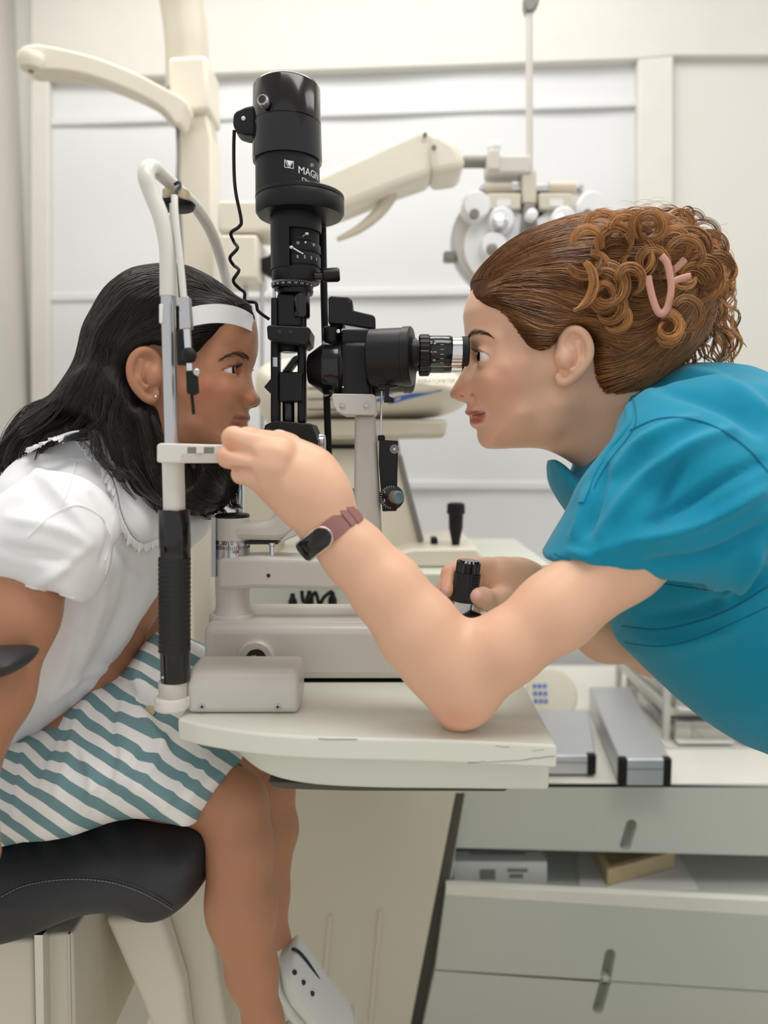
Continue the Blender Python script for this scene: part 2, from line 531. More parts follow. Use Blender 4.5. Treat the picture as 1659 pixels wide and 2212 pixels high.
def flow_paths(guides, seeds, steps, step, jit=0.15, power=3.0):
    """follow a direction field blended from guide polylines (photo px), from seeds"""
    gp, gd = [], []
    for g in guides:
        c = catmull([(x, y) for x, y in g], 6); d = np.gradient(c, axis=0); d /= np.linalg.norm(d, axis=1, keepdims=True) + 1e-9
        gp.append(c); gd.append(d)
    gp = np.concatenate(gp); gd = np.concatenate(gd)
    p = np.asarray(seeds, float); out = [p]
    st = np.asarray(step).reshape(-1, 1) * np.ones((len(p), 1))
    ja = rng.normal(0, jit, len(p)); wv = rng.uniform(0, 6.28, len(p))
    for i in range(steps - 1):
        d2 = ((p[:, None] - gp[None]) ** 2).sum(2) + 30
        w = 1 / d2 ** (power / 2); d = (w[..., None] * gd[None]).sum(1)
        d /= np.linalg.norm(d, axis=1, keepdims=True) + 1e-9
        an = ja * np.cos(i * 0.35 + wv)
        d = np.stack([d[:, 0] * np.cos(an) - d[:, 1] * np.sin(an), d[:, 0] * np.sin(an) + d[:, 1] * np.cos(an)], 1)
        p = p + d * st; out.append(p)
    return np.stack(out, 1)
def crease_depth(x, y, z, lines):
    """soft folds: lines of (path px, width px, height m) -> displacement"""
    u, v = proj(x, y, z)
    out = np.zeros(np.broadcast(u, v).shape, np.float32)
    for pts, w, h in lines:
        c = catmull(pts, 4); d2 = np.full(out.shape, 1e9, np.float32); tt = np.zeros(out.shape, np.float32)
        n = len(c) - 1
        for i in range(n):
            ex, ey = c[i + 1] - c[i]; wx, wy = u - c[i][0], v - c[i][1]
            t = np.clip((wx * ex + wy * ey) / (ex * ex + ey * ey + 1e-9), 0, 1)
            q = (wx - ex * t) ** 2 + (wy - ey * t) ** 2
            m = q < d2; tt = np.where(m, (i + t) / n, tt); d2 = np.where(m, q, d2)
        out += h * np.exp(-d2 / (w * w)) * np.sin(np.clip(tt * 0.9 + 0.05, 0, 1) * PI) ** 0.5
    return out
def displace_normal(V, F, amt):
    """move vertices along their normals"""
    n = np.cross(V[F[:, 2]] - V[F[:, 0]], V[F[:, 3]] - V[F[:, 1]])
    vn = np.zeros_like(V)
    for k in range(4):
        for d in range(3): vn[:, d] += np.bincount(F[:, k], n[:, d], len(V))
    vn /= np.linalg.norm(vn, axis=1, keepdims=True) + 1e-12
    return V + vn * np.asarray(amt)[:, None]
def wobble(V, sc, seed=0):
    """cheap smooth noise in -1..1"""
    r = np.random.default_rng(seed); out = 0
    for i in range(5):
        k = r.normal(0, 1, 3); k *= sc * (0.7 + 0.5 * i) / np.linalg.norm(k)
        out = out + np.sin(V @ k + r.uniform(0, 6.28) + 0.8 * np.sin(V @ np.roll(k, 1) * 0.7)) / (1 + 0.5 * i)
    return out / 2.2
class Hit:
    """where the camera's look meets a mesh"""
    def __init__(s, V, F):
        s.t = BVHTree.FromPolygons([tuple(v) for v in V], [tuple(int(i) for i in f) for f in F])
    def at(s, px, py, off=0.0, Y0=0.75):
        o = Vector((0, 0, CAMZ)); d = (P(px, py, 1.0) - o).normalized()
        h = s.t.ray_cast(o, d)
        if h[0] is None: return P(px, py, Y0)
        return h[0] + h[1] * off
    def path(s, pts, off=0.0, k=8, Y0=0.75):
        return [s.at(x, y, off, Y0) for x, y in catmull(pts, k)]
def nm(px, py, w, YMp=0.77):
    """photo point seen w metres out on the near side -> photo point of the middle plane straight behind it"""
    q = PA(px, py, YMp - w); u, v = proj(q[0], YMp, q[2]); return (float(u), float(v))
def near_strip(path, width, thick, up=(0, -1, 0)):
    return tube(path, width / 2, 8, thick / width, up)
# ================================================================== the room
ZF = 0.0
def wy(px):      # the back wall runs slightly away to the left
    return 2.13 - 0.13 * (px - 105) / 1273.0
def wpt(px, py, off=0.0):
    return P(px, py, wy(px) - off)
def wall_slab(pts, front, back):
    """outline on the back wall, standing 'front' metres proud of it"""
    A = [wpt(x, y, front) for x, y in pts]; B = [Vector((p.x, wy(x) - back + 0.0, p.z)) for p, (x, y) in zip(A, pts)]
    n = len(A); r = range(n)
    F = [tuple(reversed(r)), tuple(n + i for i in r)] + [(i, (i + 1) % n, n + (i + 1) % n, n + i) for i in r]
    ar = sum(A[i].x * A[(i + 1) % n].z - A[(i + 1) % n].x * A[i].z for i in range(n))
    if ar > 0: F = [f[::-1] for f in F]
    return A + B, F
obj('floor', wbox((-1.6, -1.2, -0.05), (2.6, 2.6, ZF)), M['floor'], kind='structure')
obj('ceiling', wbox((-1.6, -1.2, 2.62), (2.6, 2.6, 2.67)), M['wall'], kind='structure')
A = wpt(-300, 956, -.012); B = wpt(2600, 956, -.012)
obj('wall_back', ([(A.x, A.y, 0), (B.x, B.y, 0), (B.x, B.y, 2.62), (A.x, A.y, 2.62), (A.x, A.y + .08, 0), (B.x, B.y + .08, 0), (B.x, B.y + .08, 2.62), (A.x, A.y + .08, 2.62)],
    [(0, 1, 2, 3), (5, 4, 7, 6), (3, 2, 6, 7), (1, 5, 6, 2), (4, 0, 3, 7), (4, 5, 1, 0)]), M['wall'], kind='structure')
xl = P(66, 900, 2.13).x
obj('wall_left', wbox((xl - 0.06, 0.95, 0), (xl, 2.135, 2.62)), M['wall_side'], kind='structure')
# timber framing on the back wall
def wrect(x0, y0, x1, y1): return [(x0, y0), (x1, y0), (x1, y1), (x0, y1)]
obj('trim_1', wall_slab([(66, -420), (2500, -420), (2500, 117), (1455, 120), (1378, 127), (105, 172), (66, 172)], 0.035, 0.001), M['frame'], kind='structure', bevel=0.004)
obj('trim_2', wall_slab(wrect(66, 172, 105, 1700), 0.035, 0.001), M['frame'], kind='structure', bevel=0.004)
obj('trim_3', wall_slab([(1379, 127), (1455, 120), (1455, 1700), (1379, 1700)], 0.035, 0.001), M['frame'], kind='structure', bevel=0.004)
obj('trim_4', wall_slab([(1455, 124), (2500, 118), (2500, 1700), (1455, 1700)], 0.012, 0.001), M['wall'], kind='structure')
# the white fabric blind with stitched battens
bl = thing('roman_blind', 'white fabric blind with stitched cross seams filling the framed back wall', 'blind', wpt(740, 1500, 0.01))
nx_, nz_ = 90, 60
V = []; F = []
for j in range(nz_ + 1):
    for i in range(nx_ + 1):
        x = 106 + (1378 - 106) * i / nx_; y = 172 - 45 * i / nx_ + (1640 - 150) * j / nz_
        o = 0.006 + 0.003 * math.sin(x * 0.013 + 0.8 * math.sin(y * 0.006)) + 0.002 * math.sin(y * 0.021 + x * 0.004)
        V.append(wpt(x, y, o))
for j in range(nz_):
    for i in range(nx_):
        a = j * (nx_ + 1) + i; F.append((a + nx_ + 1, a + nx_ + 2, a + 1, a))
obj('fabric', (V, F), M['blind'], bl)
for y in (262, 642, 1045, 1447):
    sl = -0.06 * (y - 956) / 780
    q = [(106, y - 9 ), (1377, y - 9 - (956 - y) * 0.06), (1377, y + 9 - (956 - y) * 0.06), (106, y + 9)]
    obj('batten', wall_slab(q, 0.017, 0.001), M['blind'], bl, bevel=0.004)

# ================================================================== examination stand behind the slit lamp
st = thing('examination_stand', 'tall cream instrument column with arched lamp arm behind the girl', 'medical stand', P(420, 1500, 1.5))
Ys = 1.5
obj('column', prism([(385, 236), (445, 236), (458, 300), (462, 1400), (388, 1400)], Ys - 0.03, Ys + 0.05), M['cream'], st, bevel=0.006)
obj('column_shade_edge', prism([(452, 240), (460, 300), (466, 1400), (455, 1400)], Ys - 0.015, Ys + 0.03), M['cream_dark'], st, bevel=0.002)  # shade of the column's right edge, put into a darker cream strip
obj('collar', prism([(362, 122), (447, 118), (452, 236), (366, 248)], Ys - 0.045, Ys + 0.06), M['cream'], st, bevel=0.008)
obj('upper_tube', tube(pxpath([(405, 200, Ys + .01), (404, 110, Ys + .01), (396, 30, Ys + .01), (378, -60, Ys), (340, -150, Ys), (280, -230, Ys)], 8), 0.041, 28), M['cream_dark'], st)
arm = [(36, 118), (46, 100), (72, 94), (105, 98), (200, 120), (290, 155), (350, 186), (402, 216), (398, 240), (384, 270), (352, 236), (300, 205), (220, 172), (150, 154), (95, 150), (55, 148), (40, 134)]
obj('lamp_arm', prism(catmull(arm, 4, True).tolist(), 1.40, 1.45), M['cream'], st, bevel=0.012, seg=4)
obj('arm_rib', tube(pxpath([(95, 142, 1.425), (200, 164, 1.425), (300, 198, 1.425), (352, 232, 1.425), (385, 268, 1.44)], 8), 0.012, 14), M['cream'], st)
obj('lamp_head', vl(67, 1.40, [(120, 26), (126, 28), (138, 27), (150, 22), (153, 10)], 32), M['cream'], st)
obj('lamp_screw', vl(67, 1.40, [(151, 6), (156, 5)], 16), M['rubber_grey'], st)
obj('cord', tube(pxpath([(383, 262, 1.44), (386, 330, 1.43), (385, 400, 1.42), (392, 560, 1.42), (395, 800, 1.43), (398, 1100, 1.45)], 8), 0.004, 8), M['rubber_grey'], st)
# phoropter arm
ya = 1.42
obj('instrument_arm', prism([(560, 445), (690, 372), (902, 274), (940, 279), (935, 376), (860, 402), (745, 448), (600, 500), (545, 500)], ya - 0.045, ya + 0.045), M['cream'], st, bevel=0.014, seg=4)
obj('arm_joint', prism([(918, 277), (955, 286), (990, 308), (1005, 345), (1002, 366), (935, 375)], ya - 0.052, ya + 0.052), M['cream'], st, bevel=0.014, seg=4)
for q in ((937, 319), (918, 292)):
    obj('screw', yl(q[0], q[1], ya - 0.05, [(0, 5), (0.005, 5), (0.006, 3)], 16), M['rubber_grey'], st)
obj('release_lever', tube(pxpath([(848, 398, ya), (842, 425, ya), (815, 462, ya), (775, 495, ya), (728, 518, ya)], 8), [0.013, 0.013, 0.011, 0.008, 0.004], 14), M['cream_dark'], st)
obj('elbow_block', box(470, 432, 585, 500, ya - 0.05, ya + 0.05), M['cream'], st, bevel=0.006)
obj('slide_block', box(475, 506, 556, 602, ya - 0.06, ya + 0.06), M['cream'], st, bevel=0.006)
obj('lock_lever', prism([(555, 560), (578, 552), (590, 540), (590, 600), (560, 582)], ya - 0.02, ya + 0.02), M['black'], st, bevel=0.004)
obj('slide_rod', [cyl(P(x, 600, ya), P(x, 980, ya), 0.004) for x in (531,)], M['steel'], st)
obj('slide_rod', [cyl(P(x, 600, ya), P(x, 980, ya), 0.004) for x in (566,)], M['steel'], st)

# ================================================================== phoropter
yp = 1.45
ph = thing('phoropter', 'grey phoropter with round lens dials hanging behind the woman', 'phoropter', P(1145, 640, yp))
def disc(name, cx, cy, r, yf, d, m, par, n=40, chamfer=0.15):
    return obj(name, yl(cx, cy, yf + d, [(0, r), (d * (1 - chamfer), r), (d, r * (1 - chamfer))], n), m, par)
for sx in (-1, 1):
    cx = 1145 + sx * 62
    b = disc('lens_battery', cx, 528, 104, yp, 0.05, M['greige'], ph)
    disc('outer_rim', cx, 528, 108, yp + 0.02, 0.02, M['steel'], b)
    disc('face_plate', 1145 + sx * 66, 535, 76, yp - 0.012, 0.014, M['white_band'], b)
    obj('head_block', box(min(1145 + sx * 20, 1145 + sx * 92), 417, max(1145 + sx * 20, 1145 + sx * 92), 452, yp - 0.025, yp + 0.04), M['cream_dark'], b, bevel=0.003)
    obj('label_plate', box(1145 + sx * 57 - 15, 430, 1145 + sx * 57 + 15, 445, yp - 0.027, yp - 0.024), M['paper'], b)
    obj('rail_cap', tube(pxpath([(1145 + sx * 40, 404, yp), (1145 + sx * 98, 404, yp)], 3), 0.010, 16), M['cream_dark'], b)
    disc('sphere_knob', 1145 + sx * 121, 458, 29, yp - 0.04, 0.045, M['white_band'], b)
    disc('knob_centre', 1145 + sx * 121, 464, 10, yp - 0.047, 0.01, M['rubber_grey'], b)
    disc('cylinder_dial', 1145 + sx * 66, 484, 27, yp - 0.035, 0.03, M['white_band'], b)
    disc('dial_ring', 1145 + sx * 66, 484, 17, yp - 0.042, 0.012, M['steel'], b)
    disc('dial_centre', 1145 + sx * 66, 484, 8, yp - 0.046, 0.01, M['white_band'], b)
    disc('axis_dial', 1145 + sx * 83, 540, 28, yp - 0.04, 0.035, M['white_band'], b)
    disc('axis_hole', 1145 + sx * 83, 540, 12, yp - 0.043, 0.006, M['rubber_grey'], b)
    disc('lens_turret', 1145 + sx * 45, 576, 24, yp - 0.03, 0.03, M['white_band'], b)
    obj('side_knob', box(min(1145 + sx * 186, 1145 + sx * 160), 541, max(1145 + sx * 186, 1145 + sx * 160), 562, yp, yp + 0.03), M['rubber_grey'], b, bevel=0.004)
    disc('screw', 1145 + sx * 105, 412, 6, yp - 0.01, 0.02, M['steel'], b, 16)
obj('centre_yoke', box(1128, 366, 1160, 440, yp - 0.02, yp + 0.03), M['cream_dark'], ph, bevel=0.004)
obj('cross_bar', box(1050, 397, 1240, 412, yp - 0.005, yp + 0.02), M['steel'], ph, bevel=0.002)
obj('nose_rest', prism([(1133, 440), (1157, 440), (1164, 500), (1150, 560), (1140, 560), (1126, 500)], yp - 0.03, yp + 0.01), M['rubber_grey'], ph, bevel=0.004)
obj('convergence_knob', yl(1145, 470, yp - 0.03, [(0, 12), (0.02, 12), (0.022, 9)], 24), M['white_band'], ph)
obj('mount_rod', cyl(P(1000, 350, yp), P(1060, 350, yp), 0.011), M['rubber_grey'], ph)
obj('mount_block', box(1052, 334, 1150, 374, yp - 0.025, yp + 0.025), M['greige'], ph, bevel=0.005)
obj('mount_post', box(1055, 322, 1080, 366, yp - 0.03, yp + 0.0), M['greige'], ph, bevel=0.003)
obj('mount_knob', ball(P(1067, 318, yp - 0.015), 0.0135, 24), M['white_band'], ph)
obj('reading_rod', cyl(P(1143, 14, yp), P(1144, 420, yp), 0.0066), M['greige'], ph)
obj('rod_holder', prism([(1133, -14), (1168, -14), (1164, 6), (1152, 22), (1138, 24), (1133, 8)], yp - 0.012, yp + 0.012), M['rubber_grey'], ph, bevel=0.003)
obj('hanger', cyl(P(1145, 370, yp), P(1145, 412, yp), 0.011), M['cream_dark'], ph)

# ================================================================== instrument table of the unit and its column
yt = 1.18
ut = thing('unit_table', 'beige unit column with an upper shelf standing behind the small table', 'instrument unit', P(690, 2190, yt))
obj('column_panel', prism([(408, 1085), (470, 1085), (520, 1330), (985, 1335), (985, 1712), (888, 2212), (860, 2360), (440, 2360)], yt, yt + 0.036), M['pedestal'], ut, bevel=0.004)
obj('column_body', prism([(440, 1350), (830, 1350), (780, 2360), (470, 2360)], yt + 0.0365, yt + 0.30), M['pedestal'], ut, bevel=0.006)
for g in (((713, 1975), (694, 2206)), ((822, 1965), (800, 2206))):
    obj('panel_groove', tube([P(*g[0], yt - 0.001), P(*g[1], yt - 0.001)], 0.0045, 10), M['pedestal'], ut)
obj('shelf', box(455, 1236, 1215, 1336, 1.10, 1.50), M['table_edge'], ut, bevel=0.005)
obj('gap_shade_strip', prism([(985, 1715), (1004, 1715), (916, 2212), (890, 2360), (860, 2360), (888, 2212)], yt + 0.0365, yt + 0.0405), M['dark_gap'], ut)  # no post: dark strip painting the shaded gap between column and cabinet

# ================================================================== keratometer standing on the unit
yk = 1.22
ke = thing('keratometer', 'cream keratometer with blue swoosh standing behind the slit lamp', 'eye instrument', P(760, 1236, yk))
kb = Puff([(545, 830), (556, 790), (600, 772), (680, 764), (800, 768), (920, 780), (992, 806), (1016, 842), (1014, 868), (960, 896), (840, 908), (720, 908), (640, 922), (590, 930), (556, 890)], yk, yk + 0.05, 0.11, 0.05)
G = Grid(*kb.bounds(0.01), 0.006)
kv, kf = nets(G, kb.F(G))
hk = Hit(kv, kf)
obj('housing', mesh_np([(kv, kf)]), M['cream'], ke)
obj('housing_base', prism([(640, 905), (968, 905), (962, 946), (700, 950), (640, 946)], yk - 0.03, yk + 0.13), M['cream_dark'], ke, bevel=0.008)  # shadow under the housing put into the darker cream
def decal(pts, h, m, name, par, off=0.0006, k=6):
    """thin print laid on a curved housing"""
    c = catmull(pts, k, True)
    V = [h.at(x, y, off) for x, y in c]; n = len(V); ctr = sum(V, Vector()) / n
    return obj(name, (V, [tuple(reversed(range(n)))]), m, par)
decal([(805, 868), (812, 846), (850, 838), (872, 842), (840, 852), (835, 862)], hk, M['blue_ink'], 'swoosh', ke)
decal([(838, 864), (880, 852), (955, 842), (930, 850), (880, 862), (845, 872)], hk, M['blue_ink'], 'swoosh', ke)
pk = hk.at(902, 829, 0.004)
obj('lettering', text_mesh('KERATOMETER', 0.0085, Matrix.Translation(pk) @ Matrix.Rotation(PI / 2, 4, 'X')), M['grey_ink'], ke)
for y in (815, 838, 862, 884):
    obj('vent_slot', tube([hk.at(x, y, 0.0003) for x in (665, 690, 715, 740, 765)], 0.0016, 6), M['rubber_grey'], ke)
obj('pillar', prism([(690, 945), (860, 945), (882, 1060), (918, 1205), (918, 1208), (690, 1208)], yk, yk + 0.14), M['cream'], ke, bevel=0.008)
obj('pillar_trim', tube(pxpath([(862, 985, yk - .004), (884, 1070, yk - .004), (910, 1170, yk - .004)], 6), 0.005, 10), M['rubber_grey'], ke)
obj('foot', prism([(560, 1225.5), (560, 1212), (830, 1205), (890, 1186), (1030, 1184), (1048, 1206), (1052, 1225.5)], yk - 0.08, yk + 0.16), M['cream'], ke, bevel=0.006)
obj('stick', vl(985, yk - 0.04, [(1086, 14), (1089, 19), (1108, 20), (1112, 16), (1140, 15), (1165, 10), (1180, 8), (1192, 8)], 28), M['black_soft'], ke)
for x, y in ((930, 1185), (975, 1183)):
    obj('button', vl(x, yk - 0.05, [(y, 9), (y + 6, 9)], 20), M['rubber_grey'], ke)
obj('switch', box(932, 1163, 946, 1182, yk - 0.03, yk), M['black_soft'], ke, bevel=0.002)
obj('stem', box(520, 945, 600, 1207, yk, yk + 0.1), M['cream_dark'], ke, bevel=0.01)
obj('chin_bar', box(600, 960, 772, 970, yk - 0.01, yk), M['black'], ke)
# connectors and leads under the shelf
for x, y0, y1, nmk in ((632, 1282, 1322, 'first'), (668, 1276, 1322, 'mid'), (718, 1278, 1330, 'last')):
    obj('plug', vl(x, 1.07, [(y0, 5), (y0 + 8, 6), (y0 + 16, 10), (y1, 10)], 16), M['black_soft'],
        label={'first': 'black lead plug furthest left under the cream shelf', 'mid': 'middle black lead plug standing under the cream shelf', 'last': 'black lead plug nearest the forearm under the cream shelf'}[nmk], cat='plug', group='lead plugs under the shelf')
obj('lead', tube(pxpath([(652, 1276, 1.06), (656, 1300, 1.06), (672, 1290, 1.06), (682, 1280, 1.06), (690, 1306, 1.06), (700, 1290, 1.06), (718, 1276, 1.06)], 8), 0.0028, 8), M['black_soft'],
    label='thin black looped lead between plugs under the cream shelf', cat='cable')
sl_ = thing('wire_tray', 'thin metal tray edge under the leads behind the slit lamp', 'tray', P(660, 1334, 1.0))
obj('tray', tube(pxpath([(575, 1334, 1.0), (600, 1322, 1.0), (700, 1320, 1.0), (740, 1330, 1.0)], 6), 0.003, 8), M['steel'], sl_)

# ================================================================== drawer cabinet on the right
yc = 1.25
dc = thing('drawer_cabinet', 'pale grey cabinet with slanted drawers and oblong finger slots at right', 'cabinet', P(1350, 2212, yc))
zc = P(1300, 1690, yc).z
xr = 1.45
obj('worktop', wbox((P(1000, 1690, yc).x, yc, zc - 0.012), (xr, 1.94, zc)), M['cabinet_top'], dc, bevel=0.003)
def slotted(pts, slot, Yf, name):
    """drawer front with an oblong opening: front face is cut around the slot"""
    d = obj(name, prism(pts, Yf, Yf + 0.02), M['cabinet'], dc, bevel=0.002)
    (x0, y0), (x1, y1), r = slot
    obj('finger_slot', tube([P(x0, y0, Yf - 0.0005), P(x1, y1, Yf - 0.0005)], r * S(Yf), 20, 0.12, (1, 0, 0)), M['dark_slot'], d)
    return d
M['dark_slot'] = mat('slot_grey', (150, 152, 140), 0.5)  # darker grey-green on the slot backs and the box lid
d1 = slotted([(985, 1715), (1005, 1688), (1900, 1701), (1900, 1853), (970, 1831)], ((1363, 1780), (1350, 1832)), yc, 'drawer') if False else None
def rounded_slot(x0, y0, x1, y1, r, n=10):
    a = math.atan2(y1 - y0, x1 - x0); o = []
    for i in range(n + 1): o.append((x0 + r * math.cos(a + PI / 2 + PI * i / n), y0 + r * math.sin(a + PI / 2 + PI * i / n)))
    for i in range(n + 1): o.append((x1 + r * math.cos(a - PI / 2 + PI * i / n), y1 + r * math.sin(a - PI / 2 + PI * i / n)))
    return o
def holed_front(name, outer, hole, Yf, th, par):
    """front board with a real hole through it"""
    bm = bmesh.new()
    oo = [bm.verts.new(P(x, y, Yf)) for x, y in outer]; hh = [bm.verts.new(P(x, y, Yf)) for x, y in hole]
    eo = [bm.edges.new((oo[i], oo[(i + 1) % len(oo)])) for i in range(len(oo))]
    eh = [bm.edges.new((hh[i], hh[(i + 1) % len(hh)])) for i in range(len(hh))]
    bmesh.ops.triangle_fill(bm, edges=eo + eh, use_beauty=True)
    fs = list(bm.faces)
    r = bmesh.ops.extrude_face_region(bm, geom=fs)
    bmesh.ops.translate(bm, verts=[g for g in r['geom'] if isinstance(g, bmesh.types.BMVert)], vec=(0, th, 0))
    bmesh.ops.recalc_face_normals(bm, faces=bm.faces)
    me = bpy.data.meshes.new(name); bm.to_mesh(me); bm.free()
    d = obj(name, me, M['cabinet'], par, sharp=30)
    return d
d1 = holed_front('drawer', [(985, 1712), (988, 1688), (1950, 1703), (1950, 1856), (970, 1831)], rounded_slot(1364, 1782, 1351, 1826, 12), yc, 0.018, dc)
obj('slot_back', prism(rounded_slot(1364, 1782, 1351, 1828, 13), yc + 0.0155, yc + 0.03), M['dark_slot'], d1)
d2 = holed_front('drawer', [(962, 1934), (1950, 1998), (1950, 2160), (940, 2094)], rounded_slot(1318, 2062, 1310, 2106, 12), yc - 0.05, 0.018, dc)
obj('slot_back', prism(rounded_slot(1318, 2062, 1308, 2112, 13), yc - 0.0345, yc - 0.02), M['dark_slot'], d2)
d3 = holed_front('drawer', [(939, 2097), (1950, 2163), (1950, 2500), (870, 2420)], rounded_slot(1308, 2120, 1292, 2178, 12), yc - 0.05, 0.018, dc)
obj('slot_back', prism(rounded_slot(1309, 2112, 1291, 2179, 13), yc - 0.0345, yc - 0.02), M['dark_slot'], d3)
obj('drawer_rim', prism([(964, 1912), (1950, 1960), (1950, 1998), (962, 1934)], yc - 0.05, yc - 0.035), M['cabinet_top'], d2, bevel=0.001)
zs = P(1300, 1925, yc).z
obj('shelf_floor', wbox((P(968, 1900, yc).x, yc - 0.03, zs - 0.02), (xr, 1.75, zs)), M['cabinet'], dc)
obj('side_panel', prism([(985, 1716), (1000, 1716), (985, 1830), (975, 1915), (880, 2420), (862, 2420), (955, 1915), (966, 1830)], yc - 0.028, 1.8), M['cabinet'], dc)
obj('back_panel', wbox((P(985, 1700, yc).x, 1.76, 0.02), (xr, 1.78, zc - 0.013)), M['cabinet'], dc)
obj('carcass', wbox((P(985, 2100, yc).x + 0.03, yc - 0.03, 0.0), (xr, 1.75, zs - 0.021)), M['cabinet'], dc)
# on the open shelf
wb = thing('cardboard_box', 'white card box with a dark lid strip on the open shelf', 'box', P(1080, 1912, 1.26))
def sbox(x0, y0, x1, y1, yf, dep): return box(x0, y0, x1, y1, yf, yf + dep)
obj('box_body', sbox(980, 1862, 1182, 1913, 1.262, 0.16), M['paper'], wb, bevel=0.001)
obj('lid', sbox(978, 1840, 1160, 1861, 1.29, 0.14), M['dark_slot'], wb, bevel=0.001)
obj('dark_strip', sbox(1015, 1843, 1135, 1852, 1.288, 0.005), M['dark_ink'], wb)
for x0, x1, y0, y1 in ((1036, 1070, 1878, 1900), (1096, 1140, 1876, 1884), (1100, 1130, 1888, 1897)):
    obj('grey_print', sbox(x0, y0, x1, y1, 1.2615, 0.001), M['grey_ink'], wb)
wt = thing('wooden_tray', 'pale wooden shallow tray lying askew on the open cabinet shelf', 'tray', P(1340, 1912, 1.3))
def quadbox(c, zlo, zhi):
    V = [Vector((x, y, zlo)) for x, y in c] + [Vector((x, y, zhi)) for x, y in c]
    return V, [(3, 2, 1, 0), (4, 5, 6, 7), (0, 1, 5, 4), (1, 2, 6, 5), (2, 3, 7, 6), (3, 0, 4, 7)]
a0 = P(1312, 1912, 1.26); a1 = P(1456, 1878, 1.32); a2 = P(1240, 1880, 1.50)
wtz0, wtz1 = zs + 0.004, zs + 0.034
cc = [(a0.x, a0.y), (a1.x, a1.y), (a1.x + (a2.x - a0.x), a1.y + 0.24), (a2.x, a2.y)]
def shrink(c, k):
    mx = sum(q[0] for q in c) / 4; my = sum(q[1] for q in c) / 4
    return [(mx + (x - mx) * k, my + (y - my) * k) for x, y in c]
obj('tray_floor', quadbox(shrink(cc, 0.97), wtz0, wtz0 + 0.006), M['wood'], wt)
ci = shrink(cc, 0.9)
for i in range(4):
    j = (i + 1) % 4
    obj('tray_side', quadbox([cc[i], cc[j], ci[j], ci[i]], wtz0, wtz1), M['wood'], wt)
obj('paper_sheet', quadbox([(P(1255, 1925, 1.23).x, 1.235), (P(1500, 1915, 1.27).x, 1.25), (P(1450, 1900, 1.4).x, 1.45), (P(1260, 1900, 1.4).x, 1.46)], zs + 0.0006, zs + 0.0026), M['paper'], label='loose pale paper sheet under the wooden tray on the shelf', cat='paper')
# on the worktop
def case(x0f, x1f, ytf, ybf, yf, x0b, x1b, ytb, yb, label):
    """long metal case: front end rectangle at depth yf, top runs back to depth yb"""
    t = thing('metal_case', label, 'case', P((x0f + x1f) / 2, ybf, yf), 'silver metal cases on the worktop')
    zt = P(x0f, ytf, yf).z; zb = max(zc + 0.0015, P(x0f, ybf, yf).z)
    a, b = P(x0f, ytf, yf).x, P(x1f, ytf, yf).x
    c, d = P(x0b, ytb, yb).x, P(x1b, ytb, yb).x
    V = [(a, yf, zb), (b, yf, zb), (d, yb, zb), (c, yb, zb), (a, yf, zt), (b, yf, zt), (d, yb, zt), (c, yb, zt)]
    obj('shell', ([Vector(v) for v in V], [(3, 2, 1, 0), (4, 5, 6, 7), (0, 1, 5, 4), (1, 2, 6, 5), (2, 3, 7, 6), (3, 0, 4, 7)]), M['alu'], t, bevel=0.004)
    w = (b - a) * 0.13
    for xa in (a, b - w):
        obj('corner_cap', wbox((xa - 0.0015, yf - 0.002, zb), (xa + w + 0.0015, yf + 0.012, zt + 0.0015)), M['black_soft'], t, bevel=0.003)
    obj('lid_seam', wbox((a + w, yf - 0.001, zb + (zt - zb) * 0.62), (b - w, yf + 0.004, zb + (zt - zb) * 0.66)), M['rubber_grey'], t)
    return t
case(1340, 1450, 1640, 1698, 1.22, 1272, 1360, 1508, 1.60, 'long silver case with black corners sticking out over the drawers')
case(1160, 1287, 1632, 1674, 1.27, 1150, 1272, 1560, 1.50, 'flat silver case half hidden behind the small table')
kp = thing('keypad', 'round cream keypad with rows of blue buttons on the worktop', 'keypad', P(1195, 1544, 1.56))
def tilted_disc(cx, cy, Y, r, ry, th, tilt):
    Mx = Matrix.Translation(P(cx, cy, Y)) @ Matrix.Rotation(tilt, 4, 'X')
    g = lathe([(-th, r), (-0.2 * th, r), (0, r * 0.94)], (0, 0, 0), (0, 0, 1), 40)
    return xform(g, Mx)
obj('keypad_body', tilted_disc(1192, 1500, 1.56, 0.056, 0, 0.022, math.radians(62)), M['cream'], kp)
obj('keypad_stand', prism([(1160, 1500), (1230, 1500), (1235, 1543), (1150, 1543)], 1.57, 1.62), M['cream_dark'], kp, bevel=0.006)
MK = Matrix.Translation(P(1192, 1500, 1.56)) @ Matrix.Rotation(math.radians(62), 4, 'X')
for i in range(3):
    for j in range(3):
        obj('blue_button', xform(lathe([(0, 0.0045), (0.003, 0.004)], (-0.036 + i * 0.011, 0.018 - j * 0.016, 0), (0, 0, 1), 14), MK), M['blue_ink'], kp)
